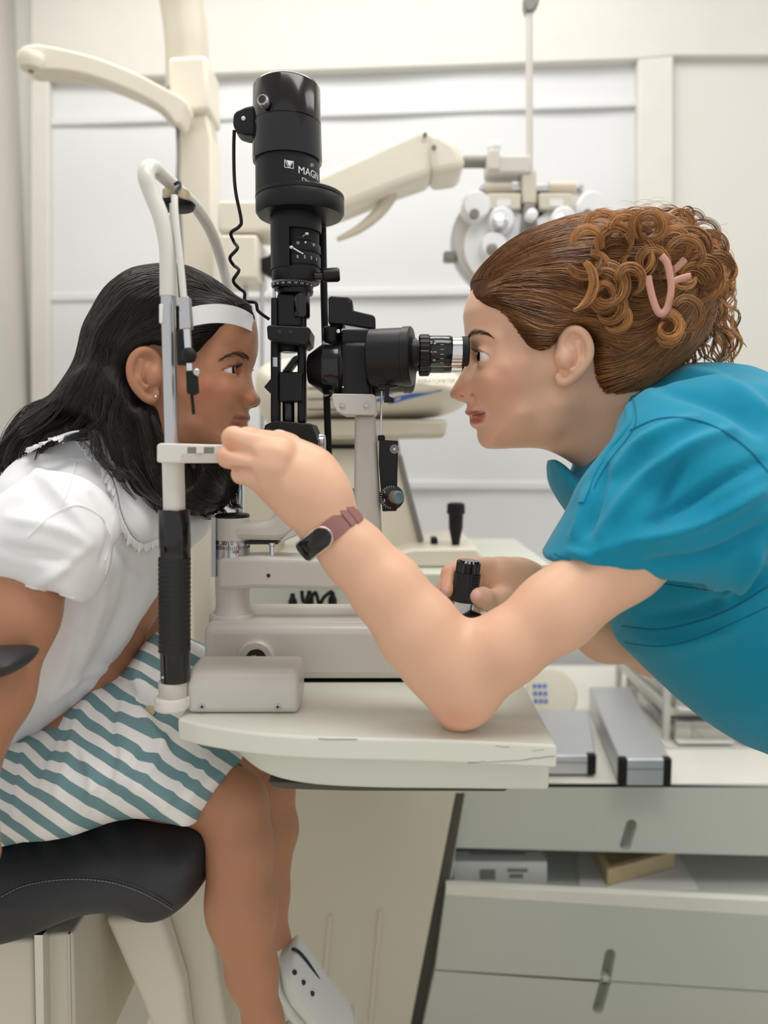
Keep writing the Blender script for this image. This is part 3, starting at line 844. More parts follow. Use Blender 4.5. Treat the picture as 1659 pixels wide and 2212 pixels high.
# clear little drawers
tw = thing('storage_drawers', 'white framed tower of small clear plastic drawers on the worktop', 'storage drawers', P(1500, 1610, 1.45))
yd = 1.42
X0, X1 = P(1440, 1600, yd).x, P(1440, 1600, yd).x + 0.26
zb = zc + 0.001
zt = P(1440, 1395, yd).z
for xa in (X0, X0 + 0.13, X1):
    obj('frame_post', wbox((xa - 0.006, yd, zb), (xa + 0.006, yd + 0.012, zt)), M['frame'], tw)
for xa in (X0, X1):
    obj('frame_post', wbox((xa - 0.006, yd + 0.30, zb), (xa + 0.006, yd + 0.312, zt)), M['frame'], tw)
nrow = 3
for k in range(nrow + 1):
    z = zb + (zt - zb) * k / nrow
    obj('frame_rail', wbox((X0, yd + 0.001, z if k == 0 else z - 0.010), (X1, yd + 0.311, z + 0.006)), M['frame'], tw)
for k in range(nrow):
    for c in range(2):
        za = zb + (zt - zb) * k / nrow + 0.009; xa = X0 + 0.010 + c * 0.13
        d = obj('small_drawer', wbox((xa, yd - 0.015, za), (xa + 0.110, yd + 0.28, za + (zt - zb) / nrow - 0.024)), M['clear'], tw, bevel=0.003)
        obj('drawer_lip', wbox((xa, yd - 0.03, za), (xa + 0.110, yd - 0.014, za + 0.006)), M['frame'], d, bevel=0.002)
obj('foot_plate', wbox((X0 - 0.012, yd - 0.03, zb - 0.0005), (X1 + 0.012, yd + 0.31, zb + 0.004)), M['frame'], tw)
# ================================================================== small table with the slit lamp
YS = 0.77                                   # plane of the instrument's optical axis
zt_ = P(526, 1541, 0.62).z                  # table top height
def on_top(px, py):
    """photo point lying on the table top"""
    d = PA(px, py, 1.0) - np.array([0, 0, CAMZ]); k = (zt_ - CAMZ) / d[2]
    return Vector((np.array([0, 0, CAMZ]) + d * k).tolist())
tb = thing('instrument_table', 'small white table top with bowed front edge under the slit lamp', 'table', (0, 0.7, zt_ - 0.06))
fe = [(384, 1552), (440, 1566), (560, 1584), (680, 1592), (800, 1595), (930, 1598), (1060, 1603), (1204, 1610)]
front = [on_top(*q) for q in catmull(fe, 4)]
back = [Vector((front[-1].x + 0.004, 0.98, zt_)), Vector((front[0].x + 0.006, 0.98, zt_))]
def slab(pl, z0, z1):
    n = len(pl); r = range(n)
    V = [Vector((p.x, p.y, z1)) for p in pl] + [Vector((p.x, p.y, z0)) for p in pl]
    F = [tuple(r), tuple(n + i for i in reversed(r))] + [((i + 1) % n, i, n + i, n + (i + 1) % n) for i in r]
    return V, F
obj('table_top', slab(front + back, zt_ - 0.0185, zt_), M['table'], tb, bevel=0.0022, seg=3)
fe2 = [(440, 1625), (500, 1650), (560, 1668), (640, 1684), (800, 1695), (980, 1701), (1190, 1706)]
zu = P(800, 1697, 0.585).z
c2 = []
for x, y in catmull([(430, 1600, 0.645), (520, 1600, 0.606), (640, 1600, 0.588), (800, 1600, 0.58), (1000, 1600, 0.578), (1188, 1600, 0.576)], 4)[:, [0, 2]]:
    q = P(x, 1640, y); c2.append(Vector((q.x, y, 0)))
und = c2 + [Vector((c2[-1].x, 0.96, 0)), Vector((c2[0].x, 0.96, 0))]
# underside: apron tapering in at the child's side
V, F = slab(und, zu, zt_ - 0.0186)
n = len(und); mx = (c2[0].x + c2[-1].x) / 2
for i in range(n, 2 * n):
    v = V[i]; t = max(0.0, (mx - 0.02 - v.x) / (mx - c2[0].x)); V[i] = Vector((v.x + 0.040 * t ** 1.5, v.y, v.z + 0.0125 * t ** 3))
obj('apron', (V, F), M['table_edge'], tb, bevel=0.003)
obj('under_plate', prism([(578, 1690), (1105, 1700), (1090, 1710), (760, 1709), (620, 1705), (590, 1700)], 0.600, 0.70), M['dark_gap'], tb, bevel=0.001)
# wear marks along the edge
sc_ = []
fpx = np.array([proj(p.x, p.y, p.z) for p in front]); fY = np.array([p.y for p in front])
def edge_mark(x0, y0, x1, y1, r, n=6):
    xs = np.linspace(x0, x1, n); ys = np.linspace(y0, y1, n) + rng.normal(0, .7, n)
    return tube([P(x, y, np.interp(x, fpx[:, 0], fY)) for x, y in zip(xs, ys)], r, 5)
obj('scuff_mark', [edge_mark(688, 1595.5, 772, 1597.5, .00035), edge_mark(1010, 1648, 1130, 1642, .0003, 12), edge_mark(1130, 1641, 1198, 1634, .0004, 9), edge_mark(1070, 1612, 1100, 1614, .00025), edge_mark(1150, 1622, 1175, 1619, .0002)], M['grey_ink'], tb)
for a, b in (((690, 1591), (772, 1593)), ((1000, 1646), (1120, 1640)), ((1120, 1640), (1200, 1632)), ((395, 1557), (425, 1562))):
    pa = P(*a, 0.5735); pb = P(*b, 0.5735)
obj('swing_arm', wbox((-0.06, 0.80, zu - 0.05), (0.06, 1.17, zu - 0.002)), M['pedestal'], tb, bevel=0.006)

# ------------------------------------------------------------------ slit lamp
sl = thing('slit_lamp', 'black and beige slit lamp microscope standing between girl and woman', 'slit lamp', (-0.05, YS, zt_))
yb0, yb1 = 0.70, 0.80
YA = 0.735                                  # arm column stands nearer the front
bs = obj('base', box(438, 1351, 1062, 1471, yb0, yb1), M['greige'], sl, bevel=0.009, seg=4)
obj('rubber_feet', box(446, 1471, 1050, 1475.5, yb0 + 0.004, yb1 - 0.004), M['black_soft'], sl)
obj('cover_plate', prism([(448, 1353), (452, 1346), (462, 1343), (1040, 1343), (1050, 1353)], yb0 + 0.008, yb1 - 0.01), M['greige'], sl, bevel=0.004)
obj('name_plate', [on for on in [(lambda q: ([Vector(v) for v in q], [(0, 1, 2, 3)]))([P(594, 1339.5, 0.7165), P(633, 1339.5, 0.7165), P(646, 1324, 0.745), P(607, 1324, 0.745)])]], M['steel'], sl)
obj('slot_screw', vl(672, 0.738, [(1328, 12), (1332, 12)], 24), M['greige'], sl)
k1 = obj('knob_ring', yl(555, 1419, yb0, [(-0.002, 40), (0.006, 40), (0.008, 36), (0.008, 22), (0.004, 20)], 40), M['greige'], sl)
sh = []
for i in range(16):
    q = 2 * PI * i / 16; sh.append(1 if i % 2 else 0)
o = P(553, 1426, yb0 - 0.004); ax = Vector((-0.28, -0.9, -0.22)).normalized(); u, v, _ = frame(ax)
V = []; F = []; n = 32
for t in (0, 0.016, 0.018):
    for j in range(n):
        q = 2 * PI * j / n; r = (0.0078 if j % 2 else 0.0068) * (0.8 if t > 0.017 else 1)
        V.append(o + ax * t + (u * math.cos(q) + v * math.sin(q)) * r)
for i in range(2):
    for j in range(n): F.append((i * n + j, i * n + (j + 1) % n, (i + 1) * n + (j + 1) % n, (i + 1) * n + j))
F.append(tuple(2 * n + j for j in range(n)))
obj('friction_knob', (V, F), M['rubber_grey'], k1, sharp=25)
obj('knob_recess', yl(555, 1421, yb0 - 0.0075, [(0, 20), (0.0012, 20)], 32), M['dark_ink'], k1)
obj('lock_hole', yl(493, 1436, yb0, [(0, 10), (0.0008, 10)], 24), M['dark_ink'], sl)
# arm column
obj('column_foot', vl(502, YA, [(1322, 46), (1326, 49), (1334, 51), (1342, 50), (1350, 48)], 48), M['greige'], sl)
obj('column', vl(501, YA, [(1198, 37), (1270, 37), (1300, 36), (1315, 38), (1326, 43)], 48), M['greige'], sl)
obj('lower_arm', prism([(470, 1206), (560, 1203), (700, 1208), (830, 1216), (842, 1232), (838, 1252), (800, 1266), (712, 1276), (640, 1273), (545, 1272), (500, 1276), (468, 1272)], YA - 0.020, YA + 0.020), M['greige'], sl, bevel=0.006, seg=4)
obj('arm_screw', yl(580, 1243, YA - 0.020, [(0, 4.2), (0.0006, 4.2)], 16), M['dark_ink'], sl)
hub = obj('swivel_hub', vl(502, YA, [(1117, 37), (1122, 37.5), (1165, 37.5)], 48), M['greige'], sl)
obj('hub_cap', vl(502, YA, [(1110, 34), (1112, 37), (1117, 37)], 48), M['black'], hub)
dial = obj('angle_dial', vl(502, YA, [(1165.5, 37), (1182, 38.5), (1184, 37.6), (1203, 38.5), (1206, 36)], 64), M['steel'], sl)
def on_cyl(cx, Y, rpx, py, ang):
    """point on an upright cylinder; ang 0 faces the camera, positive to the right"""
    c = P(cx, py, Y); r = rpx * S(Y)
    return Vector((c.x + r * math.sin(ang), c.y - r * math.cos(ang), c.z))
tk = []
for i in range(-14, 15):
    a = i * 0.105; L = 11 if i % 5 == 0 else 7
    tk.append(tube([on_cyl(502, YA, 38.7, 1183, a), on_cyl(502, YA, 38.4, 1183 - L, a)], 0.0003, 4))
for i in (0, 1, 2, 3, 4):
    a = 0.25 + i * 0.07; tk.append(tube([on_cyl(502, YA, 38.9, 1185, a), on_cyl(502, YA, 38.9, 1185 + (9 if i == 2 else 5), a)], 0.0003, 4))
obj('scale_ticks', tk, M['dark_ink'], dial)
def cyl_text(s, size, cx, Y, rpx, py, a0, up=1):
    base = P(cx, py, Y); r = rpx * S(Y)
    def m(co):
        a = a0 + co.x / r
        return Vector((base.x + (r + 0.0002 + co.z) * math.sin(a), base.y - (r + 0.0002 + co.z) * math.cos(a), base.z + co.y))
    return text_mesh(s, size, m, 0.00012)
obj('scale_figures', [cyl_text('30', 0.006, 502, YA, 37.6, 1173, -0.45), cyl_text('0', 0.006, 502, YA, 37.6, 1173, 0.10), cyl_text('60', 0.006, 502, YA, 37.6, 1173, -1.05)], M['dark_ink'], dial)
obj('stop_pin', vl(588, YA - 0.008, [(1172, 8.5), (1178, 8.5), (1180, 6.5), (1206, 6.5)], 24), M['chrome'], sl)
obj('height_rule', box(456, 1118, 466, 1246, YA - 0.014, YA - 0.010), M['steel'], sl)
up = [(497, 1132), (560, 1130), (583, 1124), (595, 1106), (597, 1060), (600, 985), (672, 985), (668, 1060), (660, 1110), (645, 1142), (622, 1162), (600, 1169), (545, 1168), (500, 1166)]
obj('upper_arm', prism(up, YA - 0.016, YA + 0.018), M['greige'], sl, bevel=0.006, seg=4)
obj('arm_facet', prism([(652, 1128), (662, 1128), (640, 1158), (612, 1170), (604, 1169)], YA - 0.017, YA + 0.012), M['greige'], sl, bevel=0.002)
obj('arm_link', box(520, 1170, 600, 1176, YA - 0.01, YA + 0.01), M['dark_ink'], sl)
# illumination foot
obj('tower_foot', prism([(602, 909), (672, 915), (687, 952), (686, 977), (600, 972), (592, 940)], YS - 0.035, YS + 0.03), M['black'], sl, bevel=0.0015)
obj('foot_facet', prism([(592, 909), (602, 909), (602, 960), (566, 948), (572, 918)], YS - 0.02, YS + 0.028), M['black'], sl, bevel=0.0015)
obj('centring_knob', hl(958, YS, [(684, 15), (690, 21), (700, 21), (703, 17)], 30), M['steel'], sl)
# two posts, lens and mirror
for x, w, y0 in ((594, 10, 728), (651, 9, 742)):
    obj('tower_post', box(x - w, y0, x + w, 914, YS - 0.008, YS + 0.006), M['black'], sl, bevel=0.0025)
obj('post_slot', tube([P(594, 772, YS - 0.0083), P(594, 792, YS - 0.0083)], 5 * S(YS), 12, 0.15, (1, 0, 0)), M['steel'], sl)
ck = obj('clamp_block', prism([(576, 706), (580, 702), (664, 706), (670, 710), (668, 738), (658, 746), (640, 742), (600, 738), (578, 732)], YS - 0.03, YS + 0.02), M['black'], sl, bevel=0.003)
for x in (604, 628): obj('set_screw', yl(x, 717, YS - 0.03, [(0, 4), (0.0008, 4), (0.0009, 2)], 16), M['dark_ink'], ck)
ln = obj('projection_lens', vl(624, YS, [(736, 20), (748, 23), (758, 23), (761, 20)], 40), M['black'], sl)
obj('lens_glass', vl(624, YS, [(760.5, 20), (763, 12), (764, 0)], 40), M['lens'], ln)
obj('tower_mirror', prism([(610, 802), (620, 790), (634, 770), (646, 766), (646, 774), (632, 792), (624, 803)], YS - 0.010, YS + 0.010), M['black'], sl, bevel=0.001)
obj('mirror_face', prism([(608, 801), (617, 790), (631, 771), (633, 772), (619, 791), (610, 803)], YS - 0.009, YS + 0.009), M['mirror'], sl)
obj('mirror_carrier', box(603, 803, 654, 868, YS - 0.014, YS + 0.014), M['black'], sl, bevel=0.0015)
obj('side_prism', prism([(570, 836), (588, 814), (592, 858)], YS - 0.008, YS + 0.008), M['black'], sl, bevel=0.0008)
obj('focus_barrel', vl(623, YS, [(866, 12), (870, 13), (910, 13), (914, 12)], 32), M['black_gloss'], sl)
# neck
obj('neck_block', box(598, 632, 652, 708, YS - 0.012, YS + 0.016), M['black'], sl, bevel=0.003)
obj('neck_barrel', vl(650, YS - 0.006, [(630, 17), (634, 19), (684, 19), (688, 17)], 36), M['black_gloss'], sl)
obj('neck_pin', vl(654, YS - 0.006, [(686, 8), (708, 8)], 20), M['black'], sl)
obj('neck_rail', box(585, 642, 599, 730, YS - 0.012, YS - 0.002), M['black'], sl, bevel=0.0015)
obj('neck_rod', vl(592, YS - 0.007, [(622, 3), (646, 3)], 12), M['chrome'], sl)
obj('rotation_ring', vl(632, YS, [(608, 42), (613, 44), (620, 44), (626, 42)], 64), M['black'], sl)
obj('ring_marks', [tube([on_cyl(632, YS, 44.6, 612, a), on_cyl(632, YS, 44.6, 616.5, a)], 0.00028, 4) for a in np.linspace(-1.4, 1.4, 30)] +
    [cyl_text(s, 0.0023, 632, YS, 44.3, 621.5, a) for s, a in (('180', -1.35), ('170', -1.02), ('160', -0.72), ('150', -0.42), ('140', -0.12), ('130', 0.18), ('120', 0.48), ('110', 0.78), ('100', 1.08))], M['white_ink'], sl)
obj('ring_collar', vl(638, YS, [(622, 36), (630, 38), (637, 36)], 48), M['black'], sl)
# filter housing with its window
fh = obj('filter_shell', vl(639, YS, [(454, 54), (462, 54), (505, 53)], 64), M['black'], sl)
obj('shell_side', vl(639, YS, [(505, 53), (586, 52.5)], 48, (math.radians(100), math.radians(345)), (0.12, -1, 0)), M['black'], fh)
obj('shell_foot', vl(640, YS, [(585.5, 51), (606, 51), (613, 48)], 64), M['black'], fh)
obj('inner_drum', vl(644, YS, [(505, 44), (586, 44)], 64), M['black_soft'], fh)
r1 = obj('filter_ring', vl(645, YS, [(533, 45.5), (535, 46), (548, 46), (550, 45.5)], 64), M['black'], fh)
r2 = obj('aperture_ring', vl(645, YS, [(556, 45.5), (558, 46), (577, 46), (579, 45.5)], 64), M['black'], fh)
obj('ring_symbols', [cyl_text('o', 0.0055, 645, YS, 46, 540, a) for a in (0.02, 0.78)] + [cyl_text('•', 0.008, 645, YS, 46, 541, 0.36)], M['white_ink'], r1)
obj('ring_figures', [cyl_text(s, 0.0042, 645, YS, 46, 569, a) for s, a in (('8', 0.02), ('5', 0.34), ('3', 0.66), ('1', 0.98))], M['white_ink'], r2)
def lever(a, b, par):
    t = obj('lever_pin', cyl(a, b, 0.0011, 12), M['chrome'], par)
    obj('lever_tip', ball(a, 0.0021, 14), M['chrome'], par)
lever(on_cyl(645, YS, 54, 519, 0.42), on_cyl(645, YS, 44, 523, 0.30), fh)
lever(on_cyl(645, YS, 62, 551, -0.12), on_cyl(645, YS, 45, 560, 0.30), fh)
obj('drum_slot', [tube([on_cyl(645, YS, 44.3, 526, a) for a in np.linspace(-0.05, 0.75, 10)], 0.0012, 8)], M['dark_ink'], fh)
# slit width lever
lv = obj('slit_lever', hl(597, YS - 0.012, [(680, 8), (700, 8), (703, 12)], 30), M['black_gloss'], sl)
obj('lever_knob', hl(595, YS - 0.012, [(697, 11), (700, 14), (728, 15), (733, 12)], 36, 0.05), M['black'], lv)
# aperture disc and lamp house
obj('aperture_disc', vl(648, YS, [(422, 88), (425, 92), (431, 92.5), (433, 91), (435, 92), (462, 92), (469, 87), (470, 60)], 72), M['black'], sl)
lh = obj('lamp_house', vl(621, YS, [(335, 66), (426, 67)], 72), M['black'], sl)
obj('lamp_cover', vl(619, YS, [(184, 60), (188, 66), (194, 69), (270, 70.5), (271.5, 69.3), (273, 70.8), (346, 72), (352, 71), (352, 66)], 72), M['black_gloss'], lh)
obj('cover_dot', yl(674, 357, YS - 0.0245, [(0, 4), (0.0008, 4)], 16), M['rubber_grey'], lh)
obj('lettering', [cyl_text('MAGN', 0.0098, 621, YS, 67, 397, 0.44)], M['white_ink'], lh)
obj('lettering_small', [cyl_text('Dig', 0.0065, 621, YS, 67, 414, 0.56)], M['white_ink'], lh)
def cpt(u, v, cx=621, rpx=67.3, Y=YS):
    """flat mark point wrapped on the lamp house: u px across from the axis, v px"""
    a = math.asin(max(-1, min(1, u / rpx)))
    return on_cyl(cx, Y, rpx, v, a)
lg = []
for a, b in (((3, 371), (3, 387)), ((3, 387), (20, 389)), ((20, 389), (20, 373)), ((3, 371), (11, 388)), ((20, 373), (12, 388))):
    lg.append(tube([cpt(a[0] + (b[0] - a[0]) * t, a[1] + (b[1] - a[1]) * t) for t in (0, .33, .66, 1)], 0.00035, 5))
tri = [cpt(6, 372), cpt(18.5, 373.5), cpt(12, 385)]
lg.append((tri, [(0, 2, 1)]))
obj('emblem', lg, M['white_ink'], lh)
ts = obj('thumb_screw', lathe([(0, 0.0035), (0.006, 0.0035), (0.003, 0.0056), (0.009, 0.0056), (0.010, 0.0048)], on_cyl(619, YS, 68, 256, -0.5), (-0.25, -1, 0.15), 28), M['steel'], lh)
obj('screw_face', lathe([(0.0098, 0.0036), (0.0103, 0.0036), (0.0104, 0.002)], on_cyl(619, YS, 68, 256, -0.5), (-0.25, -1, 0.15), 20), M['dark_ink'], lh)
pg = obj('lamp_plug', prism([(502, 264), (503, 246), (509, 239), (528, 230), (556, 223), (562, 258), (556, 292), (530, 290), (514, 285), (505, 277)], YS - 0.012, YS + 0.012), M['black'], lh, bevel=0.003)
obj('plug_rivet', yl(526, 256, YS - 0.012, [(0, 4.5), (0.001, 4.2), (0.0015, 2)], 16), M['white_tube'], pg)
cd = [(506, 282, YS), (505, 320, YS), (506, 380, YS), (510, 420, YS), (521, 475, YS), (516, 490, YS), (499, 503, YS), (505, 522, YS + .01), (513, 536, YS), (497, 556, YS), (504, 572, YS + .01), (516, 584, YS), (504, 606, YS), (516, 622, YS + .01), (528, 632, YS + .01), (530, 650, YS + .01), (552, 654, YS), (558, 672, YS), (582, 690, YS + .004)]
obj('power_cord', tube(pxpath(cd, 7), 0.0017, 10), M['black_soft'], lh)
# tall double cord behind the microscope
obj('bulb_cable', tube(pxpath([(697, 492, YS + .035), (699, 600, YS + .035), (703, 760, YS + .035), (707, 900, YS + .035), (712, 1040, YS + .035)], 8), 0.0038, 10, 0.7, (1, 0, 0)), M['black_soft'], sl)
# ------------------------------------------------------------------ microscope
YE, YF2 = 0.738, 0.802
mb = obj('microscope_body', hl(797, YS, [(665, 26), (667, 30), (697, 52), (702, 56), (735, 57), (736, 56), (800, 58), (832, 58)], 64), M['black'], sl)
obj('body_ring', hl(797, YS, [(699, 57.6), (701, 58.6), (733, 59), (734, 58)], 64), M['black_gloss'], mb)
obj('body_plate', box(735, 737, 804, 862, YS - 0.028, YS + 0.028), M['black'], mb, bevel=0.006)
obj('body_dot', yl(741, 836, YS - 0.0285, [(0, 2.2), (0.0006, 2)], 10), M['steel'], mb)
for k, (Yq, cy, _n) in enumerate(((YE, 773, 'near'), (YF2, 786, 'far'))):
    pr = obj('prism_housing', hl(cy, Yq, [(800, 56), (803, 59.5), (872, 60), (873, 62), (888, 62), (891, 59), (892, 40)], 64, 0.012, None, 0.20 if k == 0 else -0.1), M['black'], mb)
    obj('ocular_stem', hl(cy - 11, Yq, [(886, 30), (900, 30), (901, 26), (912, 26)], 48), M['black'], pr)
    nk = 40; V = []; F = []; oo = P(907, cy - 12, Yq); s_ = S(Yq)
    for px, base in ((905, 34), (907, 36), (925, 36), (928, 34)):
        for j in range(nk * 2):
            q = 2 * PI * j / (nk * 2); r = base + (1.8 if (j // 2) % 2 and base > 35 else 0)
            V.append(oo + Vector(((px - 907) * s_, -math.cos(q) * r * s_, math.sin(q) * r * s_)))
    for i in range(3):
        for j in range(nk * 2):
            j2 = (j + 1) % (nk * 2); F.append((i * nk * 2 + j, (i + 1) * nk * 2 + j, (i + 1) * nk * 2 + j2, i * nk * 2 + j2))
    obj('dioptre_ring', (V, F), M['black'], pr, sharp=25)
    bq = obj('ocular_barrel', hl(cy - 14, Yq, [(924, 30), (928, 33), (972, 33), (976, 30), (977, 26)], 48), M['black_gloss'], pr)
    obj('ocular_tube', hl(cy - 13, Yq, [(974, 31), (996, 31)], 48), M['chrome'], pr)
    obj('eyecup', hl(cy - 14, Yq, [(995, 28), (997, 31), (1009, 32), (1012, 29), (1012, 22), (1004, 18)], 48), M['black_soft'], pr)
    if k == 0:
        tk = []
        for i in range(7):
            q = -0.9 + i * 0.3; r = 33.2 * s_
            c = P(945, cy - 14, Yq)
            z = math.sin(-q) * r; y = -math.cos(q) * r
            tk.append(tube([c + Vector((4 * s_, y, z)), c + Vector((11 * s_, y, z))], 0.00022, 4))
        obj('barrel_ticks', tk, M['white_ink'], bq)
        fg = []
        for t, q, dx in (('0', -0.75, -6), ('5', -0.22, -13), ('2', -0.22, -5), ('10', 0.32, -13), ('4', 0.32, -5)):
            c = P(945 + dx, cy - 14, Yq); r = 33.3 * s_
            mt_ = Matrix.Translation(c) @ Matrix.Rotation(-q * 1.0 + PI / 2, 4, 'X') @ Matrix.Translation((0, 0, r)) @ Matrix.Rotation(PI / 2, 4, 'Z')
            fg.append(text_mesh(t, 0.0038, mt_, 0.0001))
        obj('barrel_figures', fg, M['white_ink'], bq)
obj('mount_collar', vl(718, YS, [(706, 16), (709, 20), (738, 20), (742, 18)], 40), M['black'], mb)
obj('collar_screw', yl(731, 716, YS - 0.0185, [(0, 4), (0.0016, 4), (0.002, 2.5)], 18), M['chrome'], mb)
obj('mount_box', box(738, 711, 800, 742, YS - 0.018, YS + 0.02), M['black'], mb, bevel=0.002)
obj('mount_pin', vl(728, YS, [(694, 13), (710, 13)], 28), M['black_gloss'], mb)
bk = obj('swing_bracket', prism([(709, 644), (714, 639), (752, 641), (761, 648), (762, 670), (806, 680), (811, 686), (811, 712), (740, 700), (709, 698)], YS - 0.016, YS + 0.016), M['black'], mb, bevel=0.004)
obj('bracket_hole', yl(755, 651, YS - 0.0162, [(0, 3.2), (0.0005, 3.2)], 14), M['dark_ink'], bk)
obj('hinge_plate', prism([(744, 702), (800, 710), (806, 716), (806, 720), (750, 712)], YS - 0.012, YS + 0.012), M['steel'], mb)
hd = obj('head_bracket', prism([(716, 853), (720, 850), (806, 851), (812, 856), (814, 890), (808, 897), (742, 896), (728, 890), (720, 876)], YS - 0.034, YS + 0.03), M['greige'], sl, bevel=0.0035)
for x in (740, 791):
    obj('socket_screw', yl(x, 876, YS - 0.034, [(0, 7), (0.0008, 7), (0.001, 5.5), (0.0004, 4.5), (0.0004, 3), (0.0012, 2.6)], 24), M['steel'], hd)
obj('pillar', prism([(766, 897), (811, 897), (829, 1222), (763, 1222)], YS - 0.018, YS + 0.016), M['greige'], sl, bevel=0.004)
obj('pillar_knob', hl(1068, YS, [(748, 10), (752, 14), (762, 14), (766, 12)], 24), M['rubber_grey'], sl)
obj('tilt_hook', prism([(815, 826), (860, 826), (860, 836), (842, 838), (840, 856), (851, 860), (851, 870), (829, 869), (833, 838), (815, 838)], YE - 0.006, YE + 0.006), M['black'], sl, bevel=0.001)
obj('tonometer_rod', cyl(P(824, 836, YS - 0.014), P(823, 948, YS - 0.014), 0.0011, 10), M['chrome'], sl)
sp = obj('scale_plate', prism([(819, 950), (860, 952), (860, 960), (857, 1104), (826, 1105), (818, 1000)], YS - 0.024, YS - 0.006), M['black'], sl, bevel=0.001)
obj('plate_neck', vl(824, YS - 0.014, [(940, 6), (943, 8), (952, 8)], 16), M['black'], sp)
dl = obj('tension_dial', yl(846, 1074, YS - 0.024, [(0, 27), (0.004, 27), (0.0045, 25)], 40), M['black_gloss'], sp)
obj('dial_ticks', [tube([P(846 + 21 * math.cos(q), 1074 + 21 * math.sin(q), YS - 0.0287), P(846 + 25 * math.cos(q), 1074 + 25 * math.sin(q), YS - 0.0287)], 0.0002, 4) for q in np.linspace(1.7, 4.9, 16)], M['white_ink'], dl)
obj('dial_figures', [text_mesh('2', 0.0042, facing(828, 1084, YS - 0.0288)), text_mesh('1', 0.0042, facing(829, 1066, YS - 0.0288))], M['white_ink'], dl)
tkn = obj('tension_knob', lathe([(0, 0.0065), (0.008, 0.0065), (0.009, 0.0055)], P(852, 1073, YS - 0.028), (0.55, -1, -0.02), 28), M['rubber_grey'], dl)
obj('knob_face', lathe([(0.0088, 0.005), (0.0094, 0.005), (0.0095, 0.003)], P(852, 1073, YS - 0.028), (0.55, -1, -0.02), 24), M['steel'], dl)
obj('rosette', [yl(852, 970, YS - 0.024, [(0, 10), (0.0006, 10), (0.0006, 6), (0.0003, 5.5)], 24)], M['rubber_grey'], sp)
obj('rosette_pin', yl(852, 970, YS - 0.024, [(0, 3.5), (0.0012, 3)], 14), M['steel'], sp)
# far upright seen beyond the hand
for x in (509, 521):
    pass
# joystick
YJ = 0.735
jb = P(998, 1336, YJ); jt = P(1013, 1210, YJ); ja = (jt - jb).normalized(); L = (jt - jb).length
jy = obj('joystick_boot', vl(1006, YJ, [(1322, 20), (1328, 34), (1332, 36), (1336, 30)], 36), M['black_soft'], sl)
obj('joystick_neck', lathe([(-0.006, 0.0055), (0.004, 0.0055), (0.006, 0.0095), (0.016, 0.011), (0.018, 0.012)], jb, ja, 32), M['chrome'], jy)
n = 60; V = []; F = []; u, v, _ = frame(ja)
rows = np.linspace(0.018, L - 0.0125, 27)
for i, t in enumerate(rows):
    for j in range(n):
        q = 2 * PI * j / n; r = 0.0128 + (0.0004 if (j % 3) else 0) + (0.00035 if i % 2 else 0)
        V.append(jb + ja * t + (u * math.cos(q) + v * math.sin(q)) * r)
for i in range(len(rows) - 1):
    for j in range(n): F.append((i * n + j, i * n + (j + 1) % n, (i + 1) * n + (j + 1) % n, (i + 1) * n + j))
F.append(tuple(range(n))[::-1]); F.append(tuple((len(rows) - 1) * n + j for j in range(n)))
obj('joystick_grip', (V, F), M['black_grip'], jy, sharp=20)
V = []; F = []; n = 48
for t, k in ((L - 0.0125, 0), (L - 0.0123, 1), (L - 0.0022, 1), (L, 0.55)):
    for j in range(n):
        q = 2 * PI * j / n; r = (0.0122 - (0.0007 if j % 4 == 0 else 0)) * (0.94 if k == 0 else (0.84 if k == 0.55 else 1))
        V.append(jb + ja * t + (u * math.cos(q) + v * math.sin(q)) * r)
for i in range(3):
    for j in range(n): F.append((i * n + j, i * n + (j + 1) % n, (i + 1) * n + (j + 1) % n, (i + 1) * n + j))
F.append(tuple(3 * n + j for j in range(n)))
obj('joystick_cap', (V, F), M['black_gloss'], jy, sharp=25)

# ================================================================== rail cover at the table's near edge
rc = thing('rail_cover', 'beige rounded cover box with two screws on the table edge', 'cover', P(526, 1541, 0.62))
pr = [(0.0, 0.0), (0.0, 0.026), (0.006, 0.0345), (0.014, 0.0375), (0.05, 0.0375), (0.05, 0.0)]
xa, xb = P(405, 1541, 0.62).x, P(646, 1541, 0.62).x
V = []; F = []; m = len(pr)
for x, k in ((xa, 0), (xb, 0)):
    for y, z in pr: V.append(Vector((x, 0.617 + y, zt_ + 0.0005 + z)))
F = [tuple(range(m)), tuple(m + i for i in reversed(range(m)))] + [((i + 1) % m, i, m + i, m + (i + 1) % m) for i in range(m)]
# round the long shoulders at both ends
obj('cover_shell', (V, F), M['greige'], rc, bevel=0.0055, seg=5)
for x in (436, 600):
    sc = obj('screw', yl(x, 1527, 0.617, [(0, 8), (0.0008, 7.6), (0.0014, 5)], 24), M['steel'], rc)
    obj('screw_cross', [box(x - 4.5, 1526, x + 4.5, 1528.4, 0.6153, 0.6158), box(x - 1.2, 1522.6, x + 1.2, 1531.5, 0.6153, 0.6158)], M['dark_ink'], sc)

